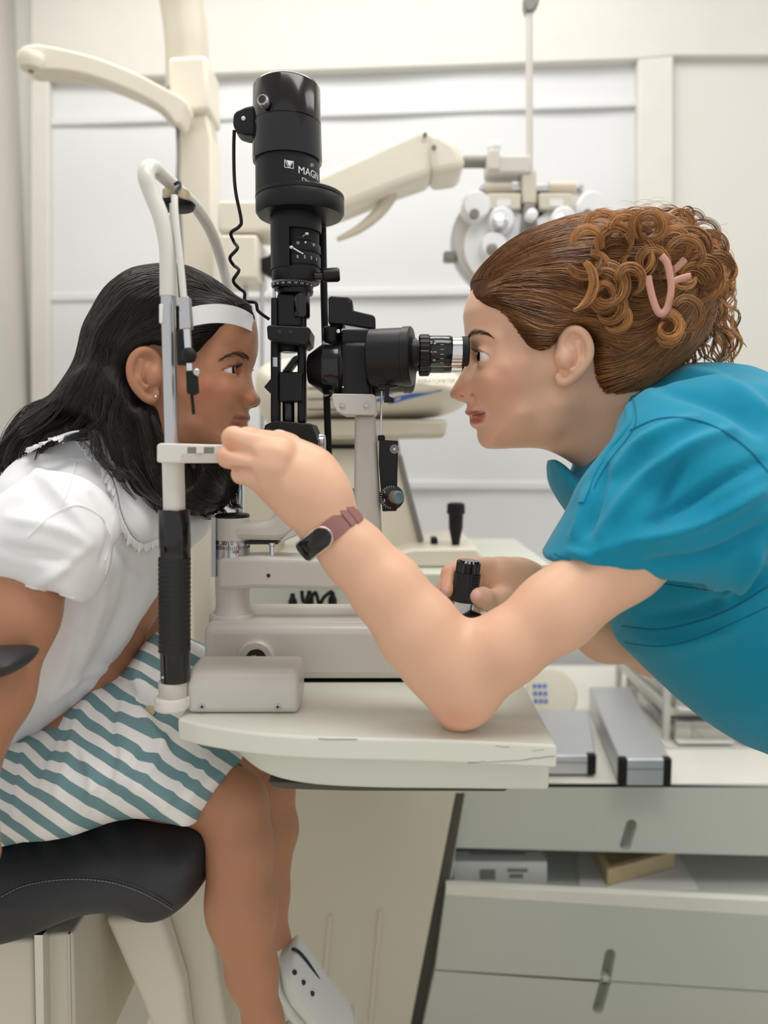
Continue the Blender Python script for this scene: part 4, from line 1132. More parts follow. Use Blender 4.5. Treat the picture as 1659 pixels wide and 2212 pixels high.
# ================================================================== chin rest and head rest
YN, YR = 0.62, 0.915
hr = thing('head_rest', 'chin and forehead rest with chrome posts and white hoop', 'head rest', P(375, 1528, YN))
obj('clamp_foot', vl(374, YN, [(1470, 31), (1473, 32), (1502, 32), (1505, 30)], 40), M['greige'], hr)
obj('clamp_flange', vl(371, YN, [(1502, 33), (1505, 37), (1520, 39), (1528, 38), (1531, 33)], 44), M['white_tube'], hr, bevel=0.002)
obj('clamp_arm', box(385, 1506, 410, 1530, YN - 0.005, YN + 0.02), M['greige'], hr, bevel=0.002)
gr = obj('grip', vl(376, YN, [(1100, 31), (1103, 33.5), (1182, 34), (1184, 33), (1203, 33)], 56), M['black_gloss'], hr)
n = 56; V = []; F = []; rows = np.linspace(1203, 1405, 60); s_ = S(YN)
for i, y in enumerate(rows):
    c = P(377, y, YN)
    for j in range(n * 2):
        q = PI * j / n; r = 33.4 + (1.3 if (j % 3 and i % 3) else 0)
        V.append(Vector((c.x + math.cos(q) * r * s_, c.y + math.sin(q) * r * s_, c.z)))
N2 = n * 2
for i in range(len(rows) - 1):
    for j in range(N2): F.append((i * N2 + j, (i + 1) * N2 + j, (i + 1) * N2 + (j + 1) % N2, i * N2 + (j + 1) % N2))
obj('grip_knurl', (V, F), M['black_grip'], gr, sharp=25)
obj('grip_foot', vl(378, YN, [(1405, 33), (1408, 32.5), (1464, 32.5), (1470, 31)], 56), M['black_gloss'], gr)
obj('grip_mark', text_mesh('P', 0.0035, facing(346, 1112, YN - 0.0065, 0, -1.0)), M['white_ink'], gr)
obj('grip_screw', yl(353, 1462, YN - 0.0085, [(0, 3), (0.002, 3)], 12), M['steel'], gr)
obj('chin_post', vl(374, YN, [(998, 23.5), (1101, 23.5)], 40), M['white_tube'], hr)
ch = thing('x', None, None) if False else None
cb = obj('chin_bracket', prism([(338, 962), (344, 957), (440, 960), (500, 961), (503, 975), (498, 1000), (352, 1001), (338, 998)], YN - 0.018, YN + 0.018), M['white_tube'], hr, bevel=0.0022)
obj('bracket_recess', box(405, 966, 462, 979, YN - 0.0185, YN - 0.0175), M['rubber_grey'], cb)
obj('bracket_groove', box(392, 980, 494, 999, YN - 0.0186, YN - 0.0176), M['greige'], cb)
obj('recess_pin', box(424, 966, 440, 979, YN - 0.0195, YN - 0.0178), M['white_tube'], cb)
obj('chin_cup', wbox((-0.17, YN + 0.02, P(400, 985, 0.77).z - 0.004), (-0.125, YR - 0.02, P(400, 985, 0.77).z + 0.006)), M['white_tube'], hr, bevel=0.004)
def post(x0, y0, x1, y1, Y, r, m): return obj('chrome_post', cyl(P(x0, y0, Y), P(x1, y1, Y), r * S(Y), 36), m, hr)
post(363, 636, 370.5, 960, YN, 15.2, M['steel'])
post(515, 790, 516, 1112, YR, 12.5, M['chrome'])
obj('far_grip', vl(512, YR, [(1190, 22), (1300, 22)], 32), M['black_gloss'], hr)
obj('post_ring', vl(363, YN, [(633, 16.5), (638, 16.5)], 36), M['white_tube'], hr)
pN = PA(363, 636, YN); pF = PA(500, 640, YR - 0.04)
hoop = [(363, 640, YN), (363, 590, YN), (361, 530, YN), (348, 470, YN), (328, 420, YN), (316, 385, YN - .001), (319, 366, YN + .006), (332, 362, YN + .022), (350, 378, YN + .05), (385, 410, YN + .10), (425, 450, YN + .165), (456, 500, YN + .22), (478, 560, YN + .25), (494, 625, YN + .26), (502, 700, YN + .265)]
obj('hoop', tube(pxpath(hoop, 8), [17.3 * S(YN)] * 7 + [16.3 * S(YN)] * 8, 24), M['white_tube'], hr)
for y in (597, 627):
    obj('hoop_rivet', ball(P(347, y, YN), 0.0012, 10), M['steel'], hr)
# fixation lamp hung on the hoop
obj('swivel_disc', lathe([(0, 0.010), (0.001, 0.016), (0.004, 0.018), (0.006, 0.0165)], P(381, 452, 0.72), (0, 0.05, 1), 40), M['black'], hr)
obj('swivel_cap', lathe([(0.006, 0.0125), (0.016, 0.0125), (0.017, 0.011)], P(381, 452, 0.72), (0, 0.05, 1), 36), M['cap_cream'], hr)
fx = obj('fixation_rod', tube(pxpath([(377, 424, YN + .005), (379, 470, YN), (389, 560, YN - .004), (397, 645, YN - .006)], 8), 7.2 * S(YN), 18), M['white_tube'], hr)
obj('rod_wire', tube(pxpath([(378, 428, YN + .004), (382, 412, YN + .01), (389, 402, YN + .016), (386, 394, YN + .02), (378, 398, YN + .025)], 8), 0.0014, 8), M['navy'], fx)
obj('back_rod', tube(pxpath([(371, 440, YN + .02), (374, 540, YN + .016), (382, 660, YN + .01)], 6), 5 * S(YN), 14), M['greige'], fx)
obj('rod_sleeve', prism([(385, 642, ), (407, 640), (412, 709), (390, 711)], YN - 0.018, YN - 0.008), M['steel'], fx, bevel=0.0008)
obj('rod_pin', cyl(P(404, 708, YN - .013), P(407.5, 764, YN - .013), 8 * S(YN), 20), M['chrome'], fx)
obj('lock_knob', ball(P(408, 768, YN - .014), (0.0062, 0.006, 0.0066), 24), M['black_soft'], fx)
obj('lock_plate', box(382, 712, 404, 788, YN - 0.011, YN - 0.004), M['black'], fx, bevel=0.001)
obj('rod_tip', cyl(P(409, 778, YN - .013), P(411, 806, YN - .013), 7 * S(YN), 20), M['chrome'], fx)
obj('target_holder', prism([(400, 800), (422, 800), (426, 848), (418, 853), (404, 851), (402, 846)], YN - 0.018, YN - 0.009), M['black_soft'], fx, bevel=0.0015)
obj('target_needle', tube(pxpath([(414, 850, YN - .013), (417, 880, YN - .013), (418.5, 895, YN - .013)], 4), 3.6 * S(YN), 10), M['black_soft'], fx)
obj('holder_screw', lathe([(0, 0.0014), (0.002, 0.0014), (0.002, 0.0029), (0.0042, 0.0029), (0.005, 0.002)], P(422, 806, YN - .014), (0.6, -1, 0.1), 20), M['steel'], fx)
# forehead band sweeping round in front of the brow
V = []; F = []; nb = 40
for i in range(nb + 1):
    a = PI * (i / nb - 0.5)              # -90 .. 90 deg, near post -> far post
    y = 0.768 + 0.135 * math.sin(a); x = -0.170 + 0.0385 * max(0, math.cos(a)) ** (0.8 if a < 0 else 3.0)
    t = math.cos(a)
    zt = CAMZ + 0.1105 + 0.0175 * t; zb_ = zt - 0.0150 - 0.002 * t
    for o_ in (0, 0.0016):
        V.append(Vector((x - o_, y, zt))); V.append(Vector((x - o_, y, zb_)))
for i in range(nb):
    a = i * 4; b = a + 4
    F += [(a, a + 1, b + 1, b), (a + 2, b + 2, b + 3, a + 3), (a, b, b + 2, a + 2), (a + 1, a + 3, b + 3, b + 1)]
F += [(0, 2, 3, 1), (nb * 4, nb * 4 + 1, nb * 4 + 3, nb * 4 + 2)]
bd = obj('forehead_band', (V, F), M['white_band'], hr)
obj('band_clip', box(343, 656, 352, 698, YN - 0.006, YN + 0.006), M['white_band'], hr, bevel=0.001)
obj('band_film', [([P(538, 668, .76), P(554, 664, .77), P(555, 712, .77), P(541, 684, .76)], [(0, 1, 2, 3)])], M['film'], bd)
# ================================================================== people
def skin(name, base, lip, blush, rough=0.42):
    m = mat(name, base, rough, 0, 0.35, ('noise', 420, 0.06, 0.0006), var=(26, 0.05), sub=0.12)
    attr_mix(m, 'blush', blush); attr_mix(m, 'lip', lip); attr_mix(m, 'nail', (242, 196, 190))
    attr_mix(m, 'dark', (60, 32, 26))  # shade inside nostrils and mouth line, laid into the skin colour
    return m
M['skin_w'] = skin('fair_skin', (234, 187, 156), (192, 102, 96), (224, 150, 124))
M['skin_g'] = skin('tan_skin', (184, 131, 100), (148, 84, 80), (182, 108, 80))
M['eye_white'] = mat('eye_white', (236, 232, 228), 0.12)
M['iris'] = mat('dark_iris', (44, 28, 20), 0.08)
M['iris_lit'] = mat('amber_lit_iris', (190, 70, 44), 0.08)
M['pupil'] = mat('pupil', (10, 8, 8), 0.05)
M['teeth'] = mat('teeth', (238, 234, 226), 0.2)
M['scrub'] = mat('teal_scrub_cotton', (0, 140, 172), 0.8, 0, 0.3, ('noise', 700, 0.12, 0.0006), var=(40, 0.06), sheen=0.15)
M['thread_teal'] = mat('teal_thread', (0, 112, 144), 0.8)
M['band_pink'] = mat('mauve_silicone', (152, 104, 102), 0.5)
M['rose_metal'] = mat('pale_rose_metal', (232, 216, 208), 0.25, 0.7)
M['clip_pink'] = mat('blush_pink_plastic', (206, 150, 132), 0.35)
def hair_mat(name, dark, mid, light, rough=0.34, spec=0.6):
    m = bpy.data.materials.new(name); m.use_nodes = True; nt = m.node_tree; b = nt.nodes['Principled BSDF']
    a = nn(nt, 'ShaderNodeAttribute', attribute_name='tone')
    r = nn(nt, 'ShaderNodeValToRGB'); e = r.color_ramp.elements
    e[0].color = rgb(*dark); e[1].color = rgb(*light); x = e.new(0.5); x.color = rgb(*mid)
    nt.links.new(a.outputs['Fac'], r.inputs['Fac']); nt.links.new(r.outputs['Color'], b.inputs['Base Color'])
    b.inputs['Roughness'].default_value = rough; b.inputs['Specular IOR Level'].default_value = spec
    return m
M['hair_w'] = hair_mat('copper_brown_hair', (64, 42, 24), (134, 87, 45), (214, 152, 86))
M['hair_w_base'] = hair_mat('copper_brown_hair_mass', (60, 36, 20), (120, 74, 38), (180, 120, 62), .75, .15)
M['hair_g_base'] = hair_mat('dark_brown_hair_mass', (14, 11, 10), (30, 23, 20), (60, 46, 38), .75, .15)
M['hair_g'] = hair_mat('dark_brown_hair', (20, 15, 13), (46, 35, 29), (96, 76, 63), 0.4)

def near_px(px, py, Yn, Ym):
    """where a photo point seen at depth Yn falls on the plane Ym, as a photo point"""
    w = PA(px, py, Yn); u, v = proj(w[..., 0], np.asarray(Ym, float), w[..., 2])
    return u, v

def eye_open(G, f, e, s, dirx, up, lo, rb=.0116, az0=78, yaw=.0, dz=0.0):
    """swell the lids over an eyeball at e and cut the almond opening; dirx: which way the face looks"""
    f = smin(f, ell(G, e, (rb + .0012, rb + .0012, rb + .0010)), .005)
    a0 = (G.X - e[0]) * dirx; y0 = (G.Y - e[1]) * s; z0 = G.Z - e[2]
    a = a0 * math.cos(yaw) + y0 * math.sin(yaw); y = -a0 * math.sin(yaw) + y0 * math.cos(yaw)
    az = np.arctan2(y, a); r = np.sqrt(a * a + y * y + z0 * z0)
    k = np.sqrt(np.maximum(np.cos(np.clip(az * 90 / az0, -PI / 2, PI / 2)), 0))
    zc_ = dz - .0016 * np.clip(az, -1.4, 1.4)
    op = np.maximum(np.maximum(z0 - (zc_ + rb * up * k), (zc_ - rb * lo * k) - z0), np.maximum(rb - .0008 - r, .0045 - a - y * .55))
    op = np.maximum(op, r - .020)
    # fold above the upper lid
    return smax(f, -op, .0008)
def make_head(poly, ctrl, YM, feats, h=0.0013, k=5):
    pf = Puff(poly, YM, YM, 0.06, 0.05, ctrl, k, 2.7)
    G = Grid(*pf.bounds(0.012, 0.078), h)
    f = pf.F(G)
    f = feats(G, f, pf)
    return pf, nets(G, f, 2)

def sym(G, YM, dy, fn):
    return np.minimum(fn(YM - dy), fn(YM + dy))

# ------------------------------------------------------------------ the woman's head and neck
YM = 0.77
def wl(px, py, w):
    """photo landmark on her near side, w metres out from the middle plane -> world point"""
    return P(px, py, YM - w)
whead = [(1003, 668), (1003, 700), (1007, 735), (1011, 760), (1009, 778), (1001, 797), (988, 820), (975, 842), (972, 852), (977, 860), (990, 864), (1004, 866), (1009, 874), (1007, 884), (1004, 891), (1009, 896), (1023, 897.5), (1026, 900), (1021, 905), (1018, 914), (1022, 922), (1031, 929), (1031, 941), (1036, 957), (1049, 968), (1075, 970),
         (1120, 968), (1165, 969), (1200, 980), (1235, 1000), (1262, 1024), (1300, 1075), (1400, 1120), (1450, 1000), (1440, 880), (1390, 790), (1400, 640), (1370, 545), (1300, 500), (1200, 496), (1092, 545), (1026, 614)]
wctrl = [  # px, py, half width W, rounding R
    (1030, 640, .064, .050), (1080, 600, .068, .060), (1060, 700, .064, .045), (1020, 735, .058, .036), (1120, 700, .069, .05), (1200, 620, .074, .07), (1350, 650, .074, .07),
    (1000, 800, .014, .010), (978, 850, .014, .011), (996, 858, .017, .013), (1012, 858, .022, .016), (1020, 800, .024, .020), (1012, 770, .026, .02), (1042, 762, .050, .027), (1060, 768, .058, .030),
    (1040, 820, .048, .026), (1072, 800, .062, .034), (1110, 790, .066, .04), (1160, 800, .069, .05), (1210, 790, .070, .05),
    (1010, 890, .026, .026), (1022, 912, .024, .022), (1042, 895, .036, .032), (1070, 880, .047, .036), (1050, 925, .036, .030), (1040, 950, .028, .026), (1070, 955, .036, .028), (1110, 900, .056, .044), (1120, 950, .046, .034),
    (1170, 930, .058, .04), (1185, 880, .065, .05), (1200, 960, .048, .045), (1250, 930, .052, .055), (1260, 1000, .050, .05), (1330, 950, .052, .06), (1330, 1050, .06, .06), (1300, 840, .060, .05), (1340, 780, .062, .05), (1400, 860, .05, .06)]
EW = wl(1056, 770, .0325)                    # eyeball centre
def wfeats(G, f, pf):
    for s in (-1, 1):
        e = np.array([EW[0] + 0.0035, YM + s * 0.0325, EW[2]])
        # orbit, eyeball bed, lids
        f = smax(f, -ell(G, e + np.array([-0.012, s * 0.000, 0.0005]), (.013, .0150, .0095)), .008)
        f = smin(f, cap(G, e + np.array([-.010, s * -.010, .017]), e + np.array([.004, s * .018, .0165]), .0065, .004), .012)   # brow ridge
        f = smin(f, ell(G, e + np.array([.012, s * .008, -.024]), (.018, .012, .013)), .026)     # cheekbone
        f = eye_open(G, f, np.array([EW[0], YM + s * .0325, EW[2]]), s, -1, .46, .40, .0116, 80, .12)
        # nose wing and nostril
        nw = P(1003, 852, YM); n = np.array(nw) + np.array([0.0005, s * 0.0115, 0.001])
        f = smin(f, ell(G, n, (.0098, .0062, .0078)), .006)
        nb = np.array(P(999, 857, YM)) + np.array([0, s * .0090, -.0008])
        f = smax(f, -cap(G, nb + np.array([-.005, 0, .0006]), nb + np.array([.003, s * .0018, .0002]), .0017, .0021), .002)
        nc = np.array(P(1019, 852, YM)) + np.array([0, s * .0165, 0])
        f = smax(f, -cap(G, nc + np.array([-.001, 0, .006]), nc + np.array([.0006, s * .001, -.005]), .0012, .0012), .006)
        # lips wrap back to the corners
        c = np.array(P(1042, 893.5, YM)) + np.array([0, s * .0225, 0])
        m1 = np.array(P(1016, 893, YM)); m2 = np.array(P(1026, 910, YM))
        f = smin(f, cap(G, m1 + np.array([.003, s * .006, -.0005]), c + np.array([.001, 0, .001]), .0038, .0016), .006)
        f = smin(f, cap(G, m2 + np.array([.002, s * .006, 0]), c + np.array([.001, 0, -.002]), .0050, .0016), .006)
        f = smax(f, -cap(G, np.array(P(1027, 897.5, YM)) + np.array([-.010, s * .004, 0]), c + np.array([-.0010, s * .001, .0002]), .0024, .0008), .0020)
    return f
whp, (WV, WF) = make_head(whead, wctrl, YM, wfeats)
# sternomastoid cord
def ear(pts, Yb, YMp, mirror_too=True, flare=0.010, r=.0034, facing_left=True, h=.0011):
    """outer ear built from rim points seen in the photo"""
    n = len(pts); c = catmull(pts, 3); P3 = []
    cx = np.mean([p[0] for p in pts]); 
    x0, x1 = min(p[0] for p in pts), max(p[0] for p in pts)
    for x, y in c:
        t = (x - x0) / (x1 - x0); t = t if facing_left else 1 - t
        P3.append(P(x, y, Yb - flare * t - .001))
    A = np.array([tuple(p) for p in P3]); lo = A.min(0) - .016; hi = A.max(0) + .016; hi[1] += .012
    G = Grid(lo, hi, h)
    f = None
    for i in range(len(P3) - 1):
        q = cap(G, P3[i], P3[i + 1], r * (.8 if i < 3 else 1), r)
        f = q if f is None else smin(f, q, .002)
    ctr = A.mean(0)
    rx, rz = (A[:, 0].max() - A[:, 0].min()) / 2, (A[:, 2].max() - A[:, 2].min()) / 2
    tilt = math.atan2(flare, 2 * rx) * (1 if facing_left else -1)
    R = np.array(Matrix.Rotation(-tilt, 3, 'Z'))
    plate = ell(G, ctr + np.array([0, .003, 0]), (rx * 1.0, .0032, rz * 1.02), R)
    f = smin(f, plate, .004)
    sg = 1 if facing_left else -1
    # antihelix, concha bowl, canal
    f = smin(f, cap(G, ctr + np.array([sg * rx * .30, -.002, rz * .45]), ctr + np.array([sg * rx * .38, -.0035, -rz * .25]), .0024, .0026), .004)
    f = smin(f, cap(G, ctr + np.array([sg * rx * .38, -.0035, -rz * .25]), ctr + np.array([sg * -rx * .1, -.003, -rz * .55]), .0026, .0024), .004)
    f = smax(f, -ell(G, ctr + np.array([sg * -rx * .12, -.001, -rz * .12]), (rx * .42, .0075, rz * .36)), .003)
    f = smin(f, ell(G, ctr + np.array([sg * -rx * .62, -.0005, -rz * .22]), (.0038, .0035, .0055)), .004)
    f = smin(f, cap(G, ctr + np.array([sg * -rx * .5, .006, -rz * .05]), ctr + np.array([sg * -rx * .2, .012, -rz * .1]), .010, .010), .006)
    V, F = nets(G, f, 1)
    out = [(V, F)]
    if mirror_too:
        V2 = V.copy(); V2[:, 1] = 2 * YMp - V2[:, 1]; out.append((V2, F[:, ::-1]))
    return out
ear_w = ear([(1223, 772), (1213, 752), (1214, 732), (1226, 715), (1246, 712), (1264, 724), (1274, 748), (1272, 774), (1258, 796), (1240, 812), (1224, 825), (1212, 824), (1207, 812)], YM - .066, YM, flare=.014)

# ------------------------------------------------------------------ arms
def limb_grid(pts, rs, m=.012, h=.002):
    A = np.array([tuple(P(*q)) for q in pts]); r = max(rs) + m
    return A.min(0) - r, A.max(0) + r
# near arm: shoulder, elbow on the table, wrist, hand on the chin rest
armp = [(1480, 1105, .608), (1340, 1210, .590), (1200, 1320, .580), (1090, 1402, .580), (1000, 1490, .586), (950, 1425, .588), (905, 1362, .590), (835, 1272, .594), (765, 1195, .598), (705, 1128, .600), (676, 1085, .600)]
armr = [.034, .033, .0305, .0285, .0250, .0310, .0325, .0285, .0250, .0222, .0225]
hand_pts = [P(470, 900, .60), P(760, 1180, .72)]
farm = [(1560, 1200, .93), (1420, 1390, .945), (1310, 1360, .90), (1200, 1290, .845), (1120, 1260, .808)]
farr = [.040, .038, .034, .029, .0245]
lo, hi = limb_grid(armp, armr); lo2, hi2 = limb_grid(farm, farr)
G = Grid((lo[0], lo[1], min(lo[2], lo2[2]) - .0), (.60, hi2[1], P(1400, 940, .77).z), .0028)
f = smin(chain(G, armp[:5], armr[:5], .012), chain(G, armp[4:], armr[4:], .012), .02)
f = smin(f, cap(G, P(992, 1525, .586), P(985, 1540, .590), .0130, .0100), .02)      # point of the elbow
f = smin(f, chain(G, farm, farr, .03), .01)
core = chain(G, [(1420, 1010, .77), (1520, 1090, .77), (1640, 1320, .78), (1760, 1560, .78)], [.045, .08, .09, .09], .05)
core = smin(core, smin(cap(G, P(1480, 1105, .608), P(1540, 1100, .72), .034, .06), cap(G, P(1560, 1200, .93), P(1560, 1150, .84), .04, .06), .02), .03)
A_arm = nets(G, smin(f, core, .012), 2)
# the hand
HS = -.042                                    # the hand stands in front of the bracket
G = Grid((P(455, 1000, .62).x - .005, .545, P(600, 1200, .60).z), (P(790, 1000, .60).x, .68, P(600, 895, .62).z), .0011)
def D(*q): return P(*q)
_P0 = P
def P(px, py, Y, _s=[HS]): return _P0(px, py, Y + _s[0])
P_HAND = P
f = chain(G, [(765, 1195, .640), (705, 1128, .642), (664, 1072, .642)], [.0250, .0222, .0228], .012)
f = smin(f, ell(G, D(622, 1020, .642), (.043, .0165, .0235), np.array(Matrix.Rotation(math.radians(40), 3, 'Y'))), .016)
f = smin(f, chain(G, [(690, 1070, .640), (640, 1050, .638), (585, 1036, .634)], [.022, .020, .0135], .02), .014)
f = smin(f, chain(G, [(698, 1078, .645), (668, 1022, .648), (632, 985, .652)], [.021, .0175, .012], .02), .014)
fing = [  # knuckle, middle joint, end joint, tip
    ([(606, 970, .640), (532, 946, .652), (547, 944, .684), (572, 950, .690)], [.0115, .0085, .0080, .0075]),
    ([(592, 978, .626), (505, 947, .637), (520, 950, .674), (550, 962, .680)], [.0115, .0092, .0085, .0078]),
    ([(580, 1008, .622), (493, 987, .632), (508, 990, .668), (540, 996, .674)], [.0110, .0086, .0080, .0072]),
    ([(584, 1038, .626), (522, 1024, .636), (530, 1024, .664), (552, 1024, .670)], [.0100, .0078, .0072, .0066])]
ff = None
for pts, rs in fing:
    q = chain(G, pts, rs, .003)
    f = smin(f, cap(G, P(*pts[0]), P(*pts[0]) + (P(*pts[1]) - P(*pts[0])) * .55, rs[0] * .95, rs[1] * .8), .008)
    ff = q if ff is None else smin(ff, q, .0012)
f = smin(f, ff, .0035)
th = chain(G, [(690, 1040, .660), (656, 1000, .664), (626, 966, .664), (602, 949, .662)], [.016, .0115, .0094, .0082], .008)
f = smin(f, th, .006)
for a_, b_, r_ in (((497, 968, .628), (560, 986, .612), .0026), ((510, 1006, .628), (570, 1022, .612), .0020), ((526, 952, .632), (590, 974, .622), .0012)):
    f = smax(f, -cap(G, P(*a_), P(*b_), r_, .0008), .006)
for q_, r_ in (((604, 970, .626), .0085), ((592, 985, .6165), .0088), ((584, 1014, .6145), .0080), ((590, 1042, .6185), .0072)):
    f = smin(f, ell(G, P(*q_), (r_ * 1.2, r_ * .8, r_ * .9)), .008)
f = smin(f, ell(G, P(640, 1106, .632), (.008, .007, .008)), .012)
for x0, y0, q0, x1, y1, q1 in ((560, 950, .627, 640, 1000, .625), (550, 968, .616, 640, 1020, .622)):
    f = f - .0016 * np.exp(-(cap(G, P(x0, y0, q0), P(x1, y1, q1), 0, 0) / .006) ** 2)
A_hand = nets(G, f, 2)
# cut the arm where the hand takes over
def trim(VF, keep):
    V, F = VF; k = keep(V); return V, F[k[F].all(1)]
P = _P0
wdir = (P(765, 1195, .598) - P(676, 1085, .600)).normalized(); wcut = P(712, 1142, .599)
wd_ = np.array(wdir); wc_ = np.array(wcut)
A_arm = trim(A_arm, lambda V: ((V - wc_) @ wd_ > -.004) | (V[:, 1] > .68))
A_hand = trim(A_hand, lambda V: (V - wc_) @ wd_ < .004)
# far arm and hand on the joystick
def P(px, py, Y): return _P0(px, py, Y - .054)
G = Grid((P(925, 1250, .80).x, .690, P(1000, 1350, .80).z - .004), (P(1170, 1250, .86).x, .85, P(1000, 1185, .86).z), .00125)
f = chain(G, [(1150, 1272, .868), (1120, 1260, .860), (1085, 1250, .852)], [.0265, .024, .022], .02)
f = smin(f, ell(G, D(1062, 1262, .846), (.032, .017, .027), np.array(Matrix.Rotation(math.radians(20), 3, 'Y'))), .014)
fg = [([(1048, 1226, .842), (1000, 1222, .832), (972, 1240, .806), (966, 1274, .790)], [.0108, .0096, .0088, .0078]),
      ([(1040, 1252, .848), (992, 1256, .840), (962, 1268, .816), (956, 1298, .800)], [.0108, .0096, .0088, .0078]),
      ([(1040, 1278, .848), (995, 1286, .842), (964, 1298, .822), (960, 1318, .808)], [.0104, .0092, .0084, .0074]),
      ([(1046, 1302, .846), (1005, 1312, .842), (978, 1320, .828), (970, 1334, .818)], [.0092, .0082, .0074, .0066])]
ff = None
for pts, rs in fg:
    q = chain(G, pts, rs, .004); ff = q if ff is None else smin(ff, q, .002)
f = smin(f, ff, .006)
f = smin(f, chain(G, [(1098, 1292, .838), (1070, 1300, .812), (1042, 1292, .788), (1030, 1287, .780)], [.016, .0118, .0096, .0082], .008), .008)
A_fhand = nets(G, f, 2)
P = _P0
parts = [(WV, WF)] + ear_w + [A_arm, A_hand, A_fhand]
me = mesh_np(parts); co = coords(me).astype(float)
u, v = proj(co[:, 0], YM, co[:, 2]); ay = np.abs(co[:, 1] - YM)
isf = np.arange(len(co)) < len(WV)
def blob(cx, cy, rx, ry): return np.exp(-(((u - cx) / rx) ** 2 + ((v - cy) / ry) ** 2))
lipm = np.clip(2.2 * (np.maximum(np.maximum(blob(1018, 892.5, 26, 6.5), blob(1025, 909, 20, 11)), blob(1033, 901, 13, 7)) - .42), 0, 1) * (isf & (ay < .030) & (u < 1048))
blu = .5 * blob(1075, 835, 42, 40) + .7 * blob(985, 850, 30, 26) + .2 * blob(1060, 950, 40, 20)
blu = np.clip(blu, 0, 1) * isf
uu, vv = proj(co[:, 0], co[:, 1], co[:, 2])
elb = np.exp(-(((uu - 985) / 50) ** 2 + ((vv - 1550) / 26) ** 2)) * .5 * (co[:, 1] < .66)
kn = sum(np.exp(-(((uu - a) / 16) ** 2 + ((vv - b) / 14) ** 2)) for a, b in ((490, 945), (480, 985))) * .4 * (co[:, 0] < -.05)
fgr = np.clip(1 - np.abs(uu - 965) / 45, 0, 1) * (np.abs(vv - 1270) < 70) * .5 * (co[:, 1] > .68)
set_attr(me, 'blush', np.clip(blu + np.where(isf, 0, elb + kn + fgr), 0, 1)); set_attr(me, 'lip', lipm)
nl = np.zeros(len(co))
def nail(c, n, r=.0055, cosmin=.2):
    d = co - np.array(P(*c)); return (np.sqrt((d ** 2).sum(1)) < r)
dnail = [((601, 937, .614), .0070), ((960, 1276, .727), .0048), ((950, 1300, .738), .0045), ((1027, 1284, .718), .0052)]
for c, r in dnail: nl = np.maximum(nl, nail(c, None, r) & ~isf)
set_attr(me, 'nail', nl * .75)
dk = isf * np.clip(1.6 * np.exp(-(((u - 998) / 7.5) ** 2 + ((v - 857) / 2.4) ** 2)) - .3, 0, 1) * (ay > .002) * (ay < .017)
tl_ = np.clip((u - 1020) / 22, 0, 1); ml = np.abs(v - (898.5 - 4.0 * tl_)); dk = np.maximum(dk, isf * (u > 1018) * (u < 1042) * (ay < .026) * np.clip(1.5 - ml / 1.7, 0, 1) * .8)
set_attr(me, 'dark', dk)  # painted shade of nostrils and parted lips
woman = obj('person', me, M['skin_w'], None, 'woman in teal scrubs bending to look into the eyepiece with red-brown curls', 'person', sharp=0)
hitW = Hit(np.concatenate([p[0] for p in parts[:1]]), parts[0][1])
# eyes
for s in (-1, 1):
    e = Vector((EW[0], YM + s * .0325, EW[2]))
    ey = obj('eye', ball(e, .0116, 32), M['eye_white'], woman)
    d = Vector((-1, s * .06, -.02)).normalized()
    obj('iris', lathe([(.0099, .0061), (.0109, .0055), (.0117, .0035), (.0121, 0)], e, d, 32), M['iris'], ey)
# teeth
obj('teeth', [xform(lathe([(0, .0105), (.0062, .0105)], (0, 0, 0), (0, 0, 1), 40, (math.radians(-55), math.radians(55)), (-1, 0, 0)), Matrix.Translation(P(1019, 900, YM) + Vector((.0118, 0, 0)))) ], M['teeth'], woman)
# brows and lashes
def hairs(paths, rad, m, par, name, tones=None, n=3):
    V, F, k = strand_mesh(paths, rad, n)
    me = mesh_np([(V, F)], name)
    t = tones if tones is not None else rng.uniform(.1, .6, len(paths))
    set_attr(me, 'tone', np.asarray(t)[k])
    return obj(name, me, m, par, sharp=0)
def brow(h, line, par, YMp, n=130, thick=9, m=None, slant=0.5, tone=(.05, .35), ln=16):
    c = catmull(line, 10); ps = []
    dirs = np.gradient(c, axis=0); dirs /= np.linalg.norm(dirs, axis=1, keepdims=True)
    for i in range(n):
        t = rng.uniform(0, 1) ** 1.0; k = min(int(t * (len(c) - 1)), len(c) - 2)
        b = c[k]; w = thick * (1 - .75 * t) * (.6 + .4 * min(1, t * 6))
        o = np.array([0, rng.normal(0, w * .32)]); d = dirs[k]
        st = b + o; en = st + d * ln * rng.uniform(.7, 1.1) + np.array([0, -slant * ln * .4 * (1 - t)]) * rng.uniform(.3, 1)
        md = (st + en) / 2 + np.array([0, -1])
        ps.append([tuple(h.at(*q, .0006)) for q in (st, md, en)])
    ps = np.array(ps); m2 = ps.copy(); m2[..., 1] = 2 * YMp - m2[..., 1]
    for q in (ps, m2): hairs(q, .00017, m, par, 'eyebrow', rng.uniform(*tone, n))
brow(hitW, [(1010, 734), (1018, 724), (1032, 719), (1048, 721), (1060, 727)], woman, YM, 170, 10, M['hair_w'], 1.0, (0, .2), 13)
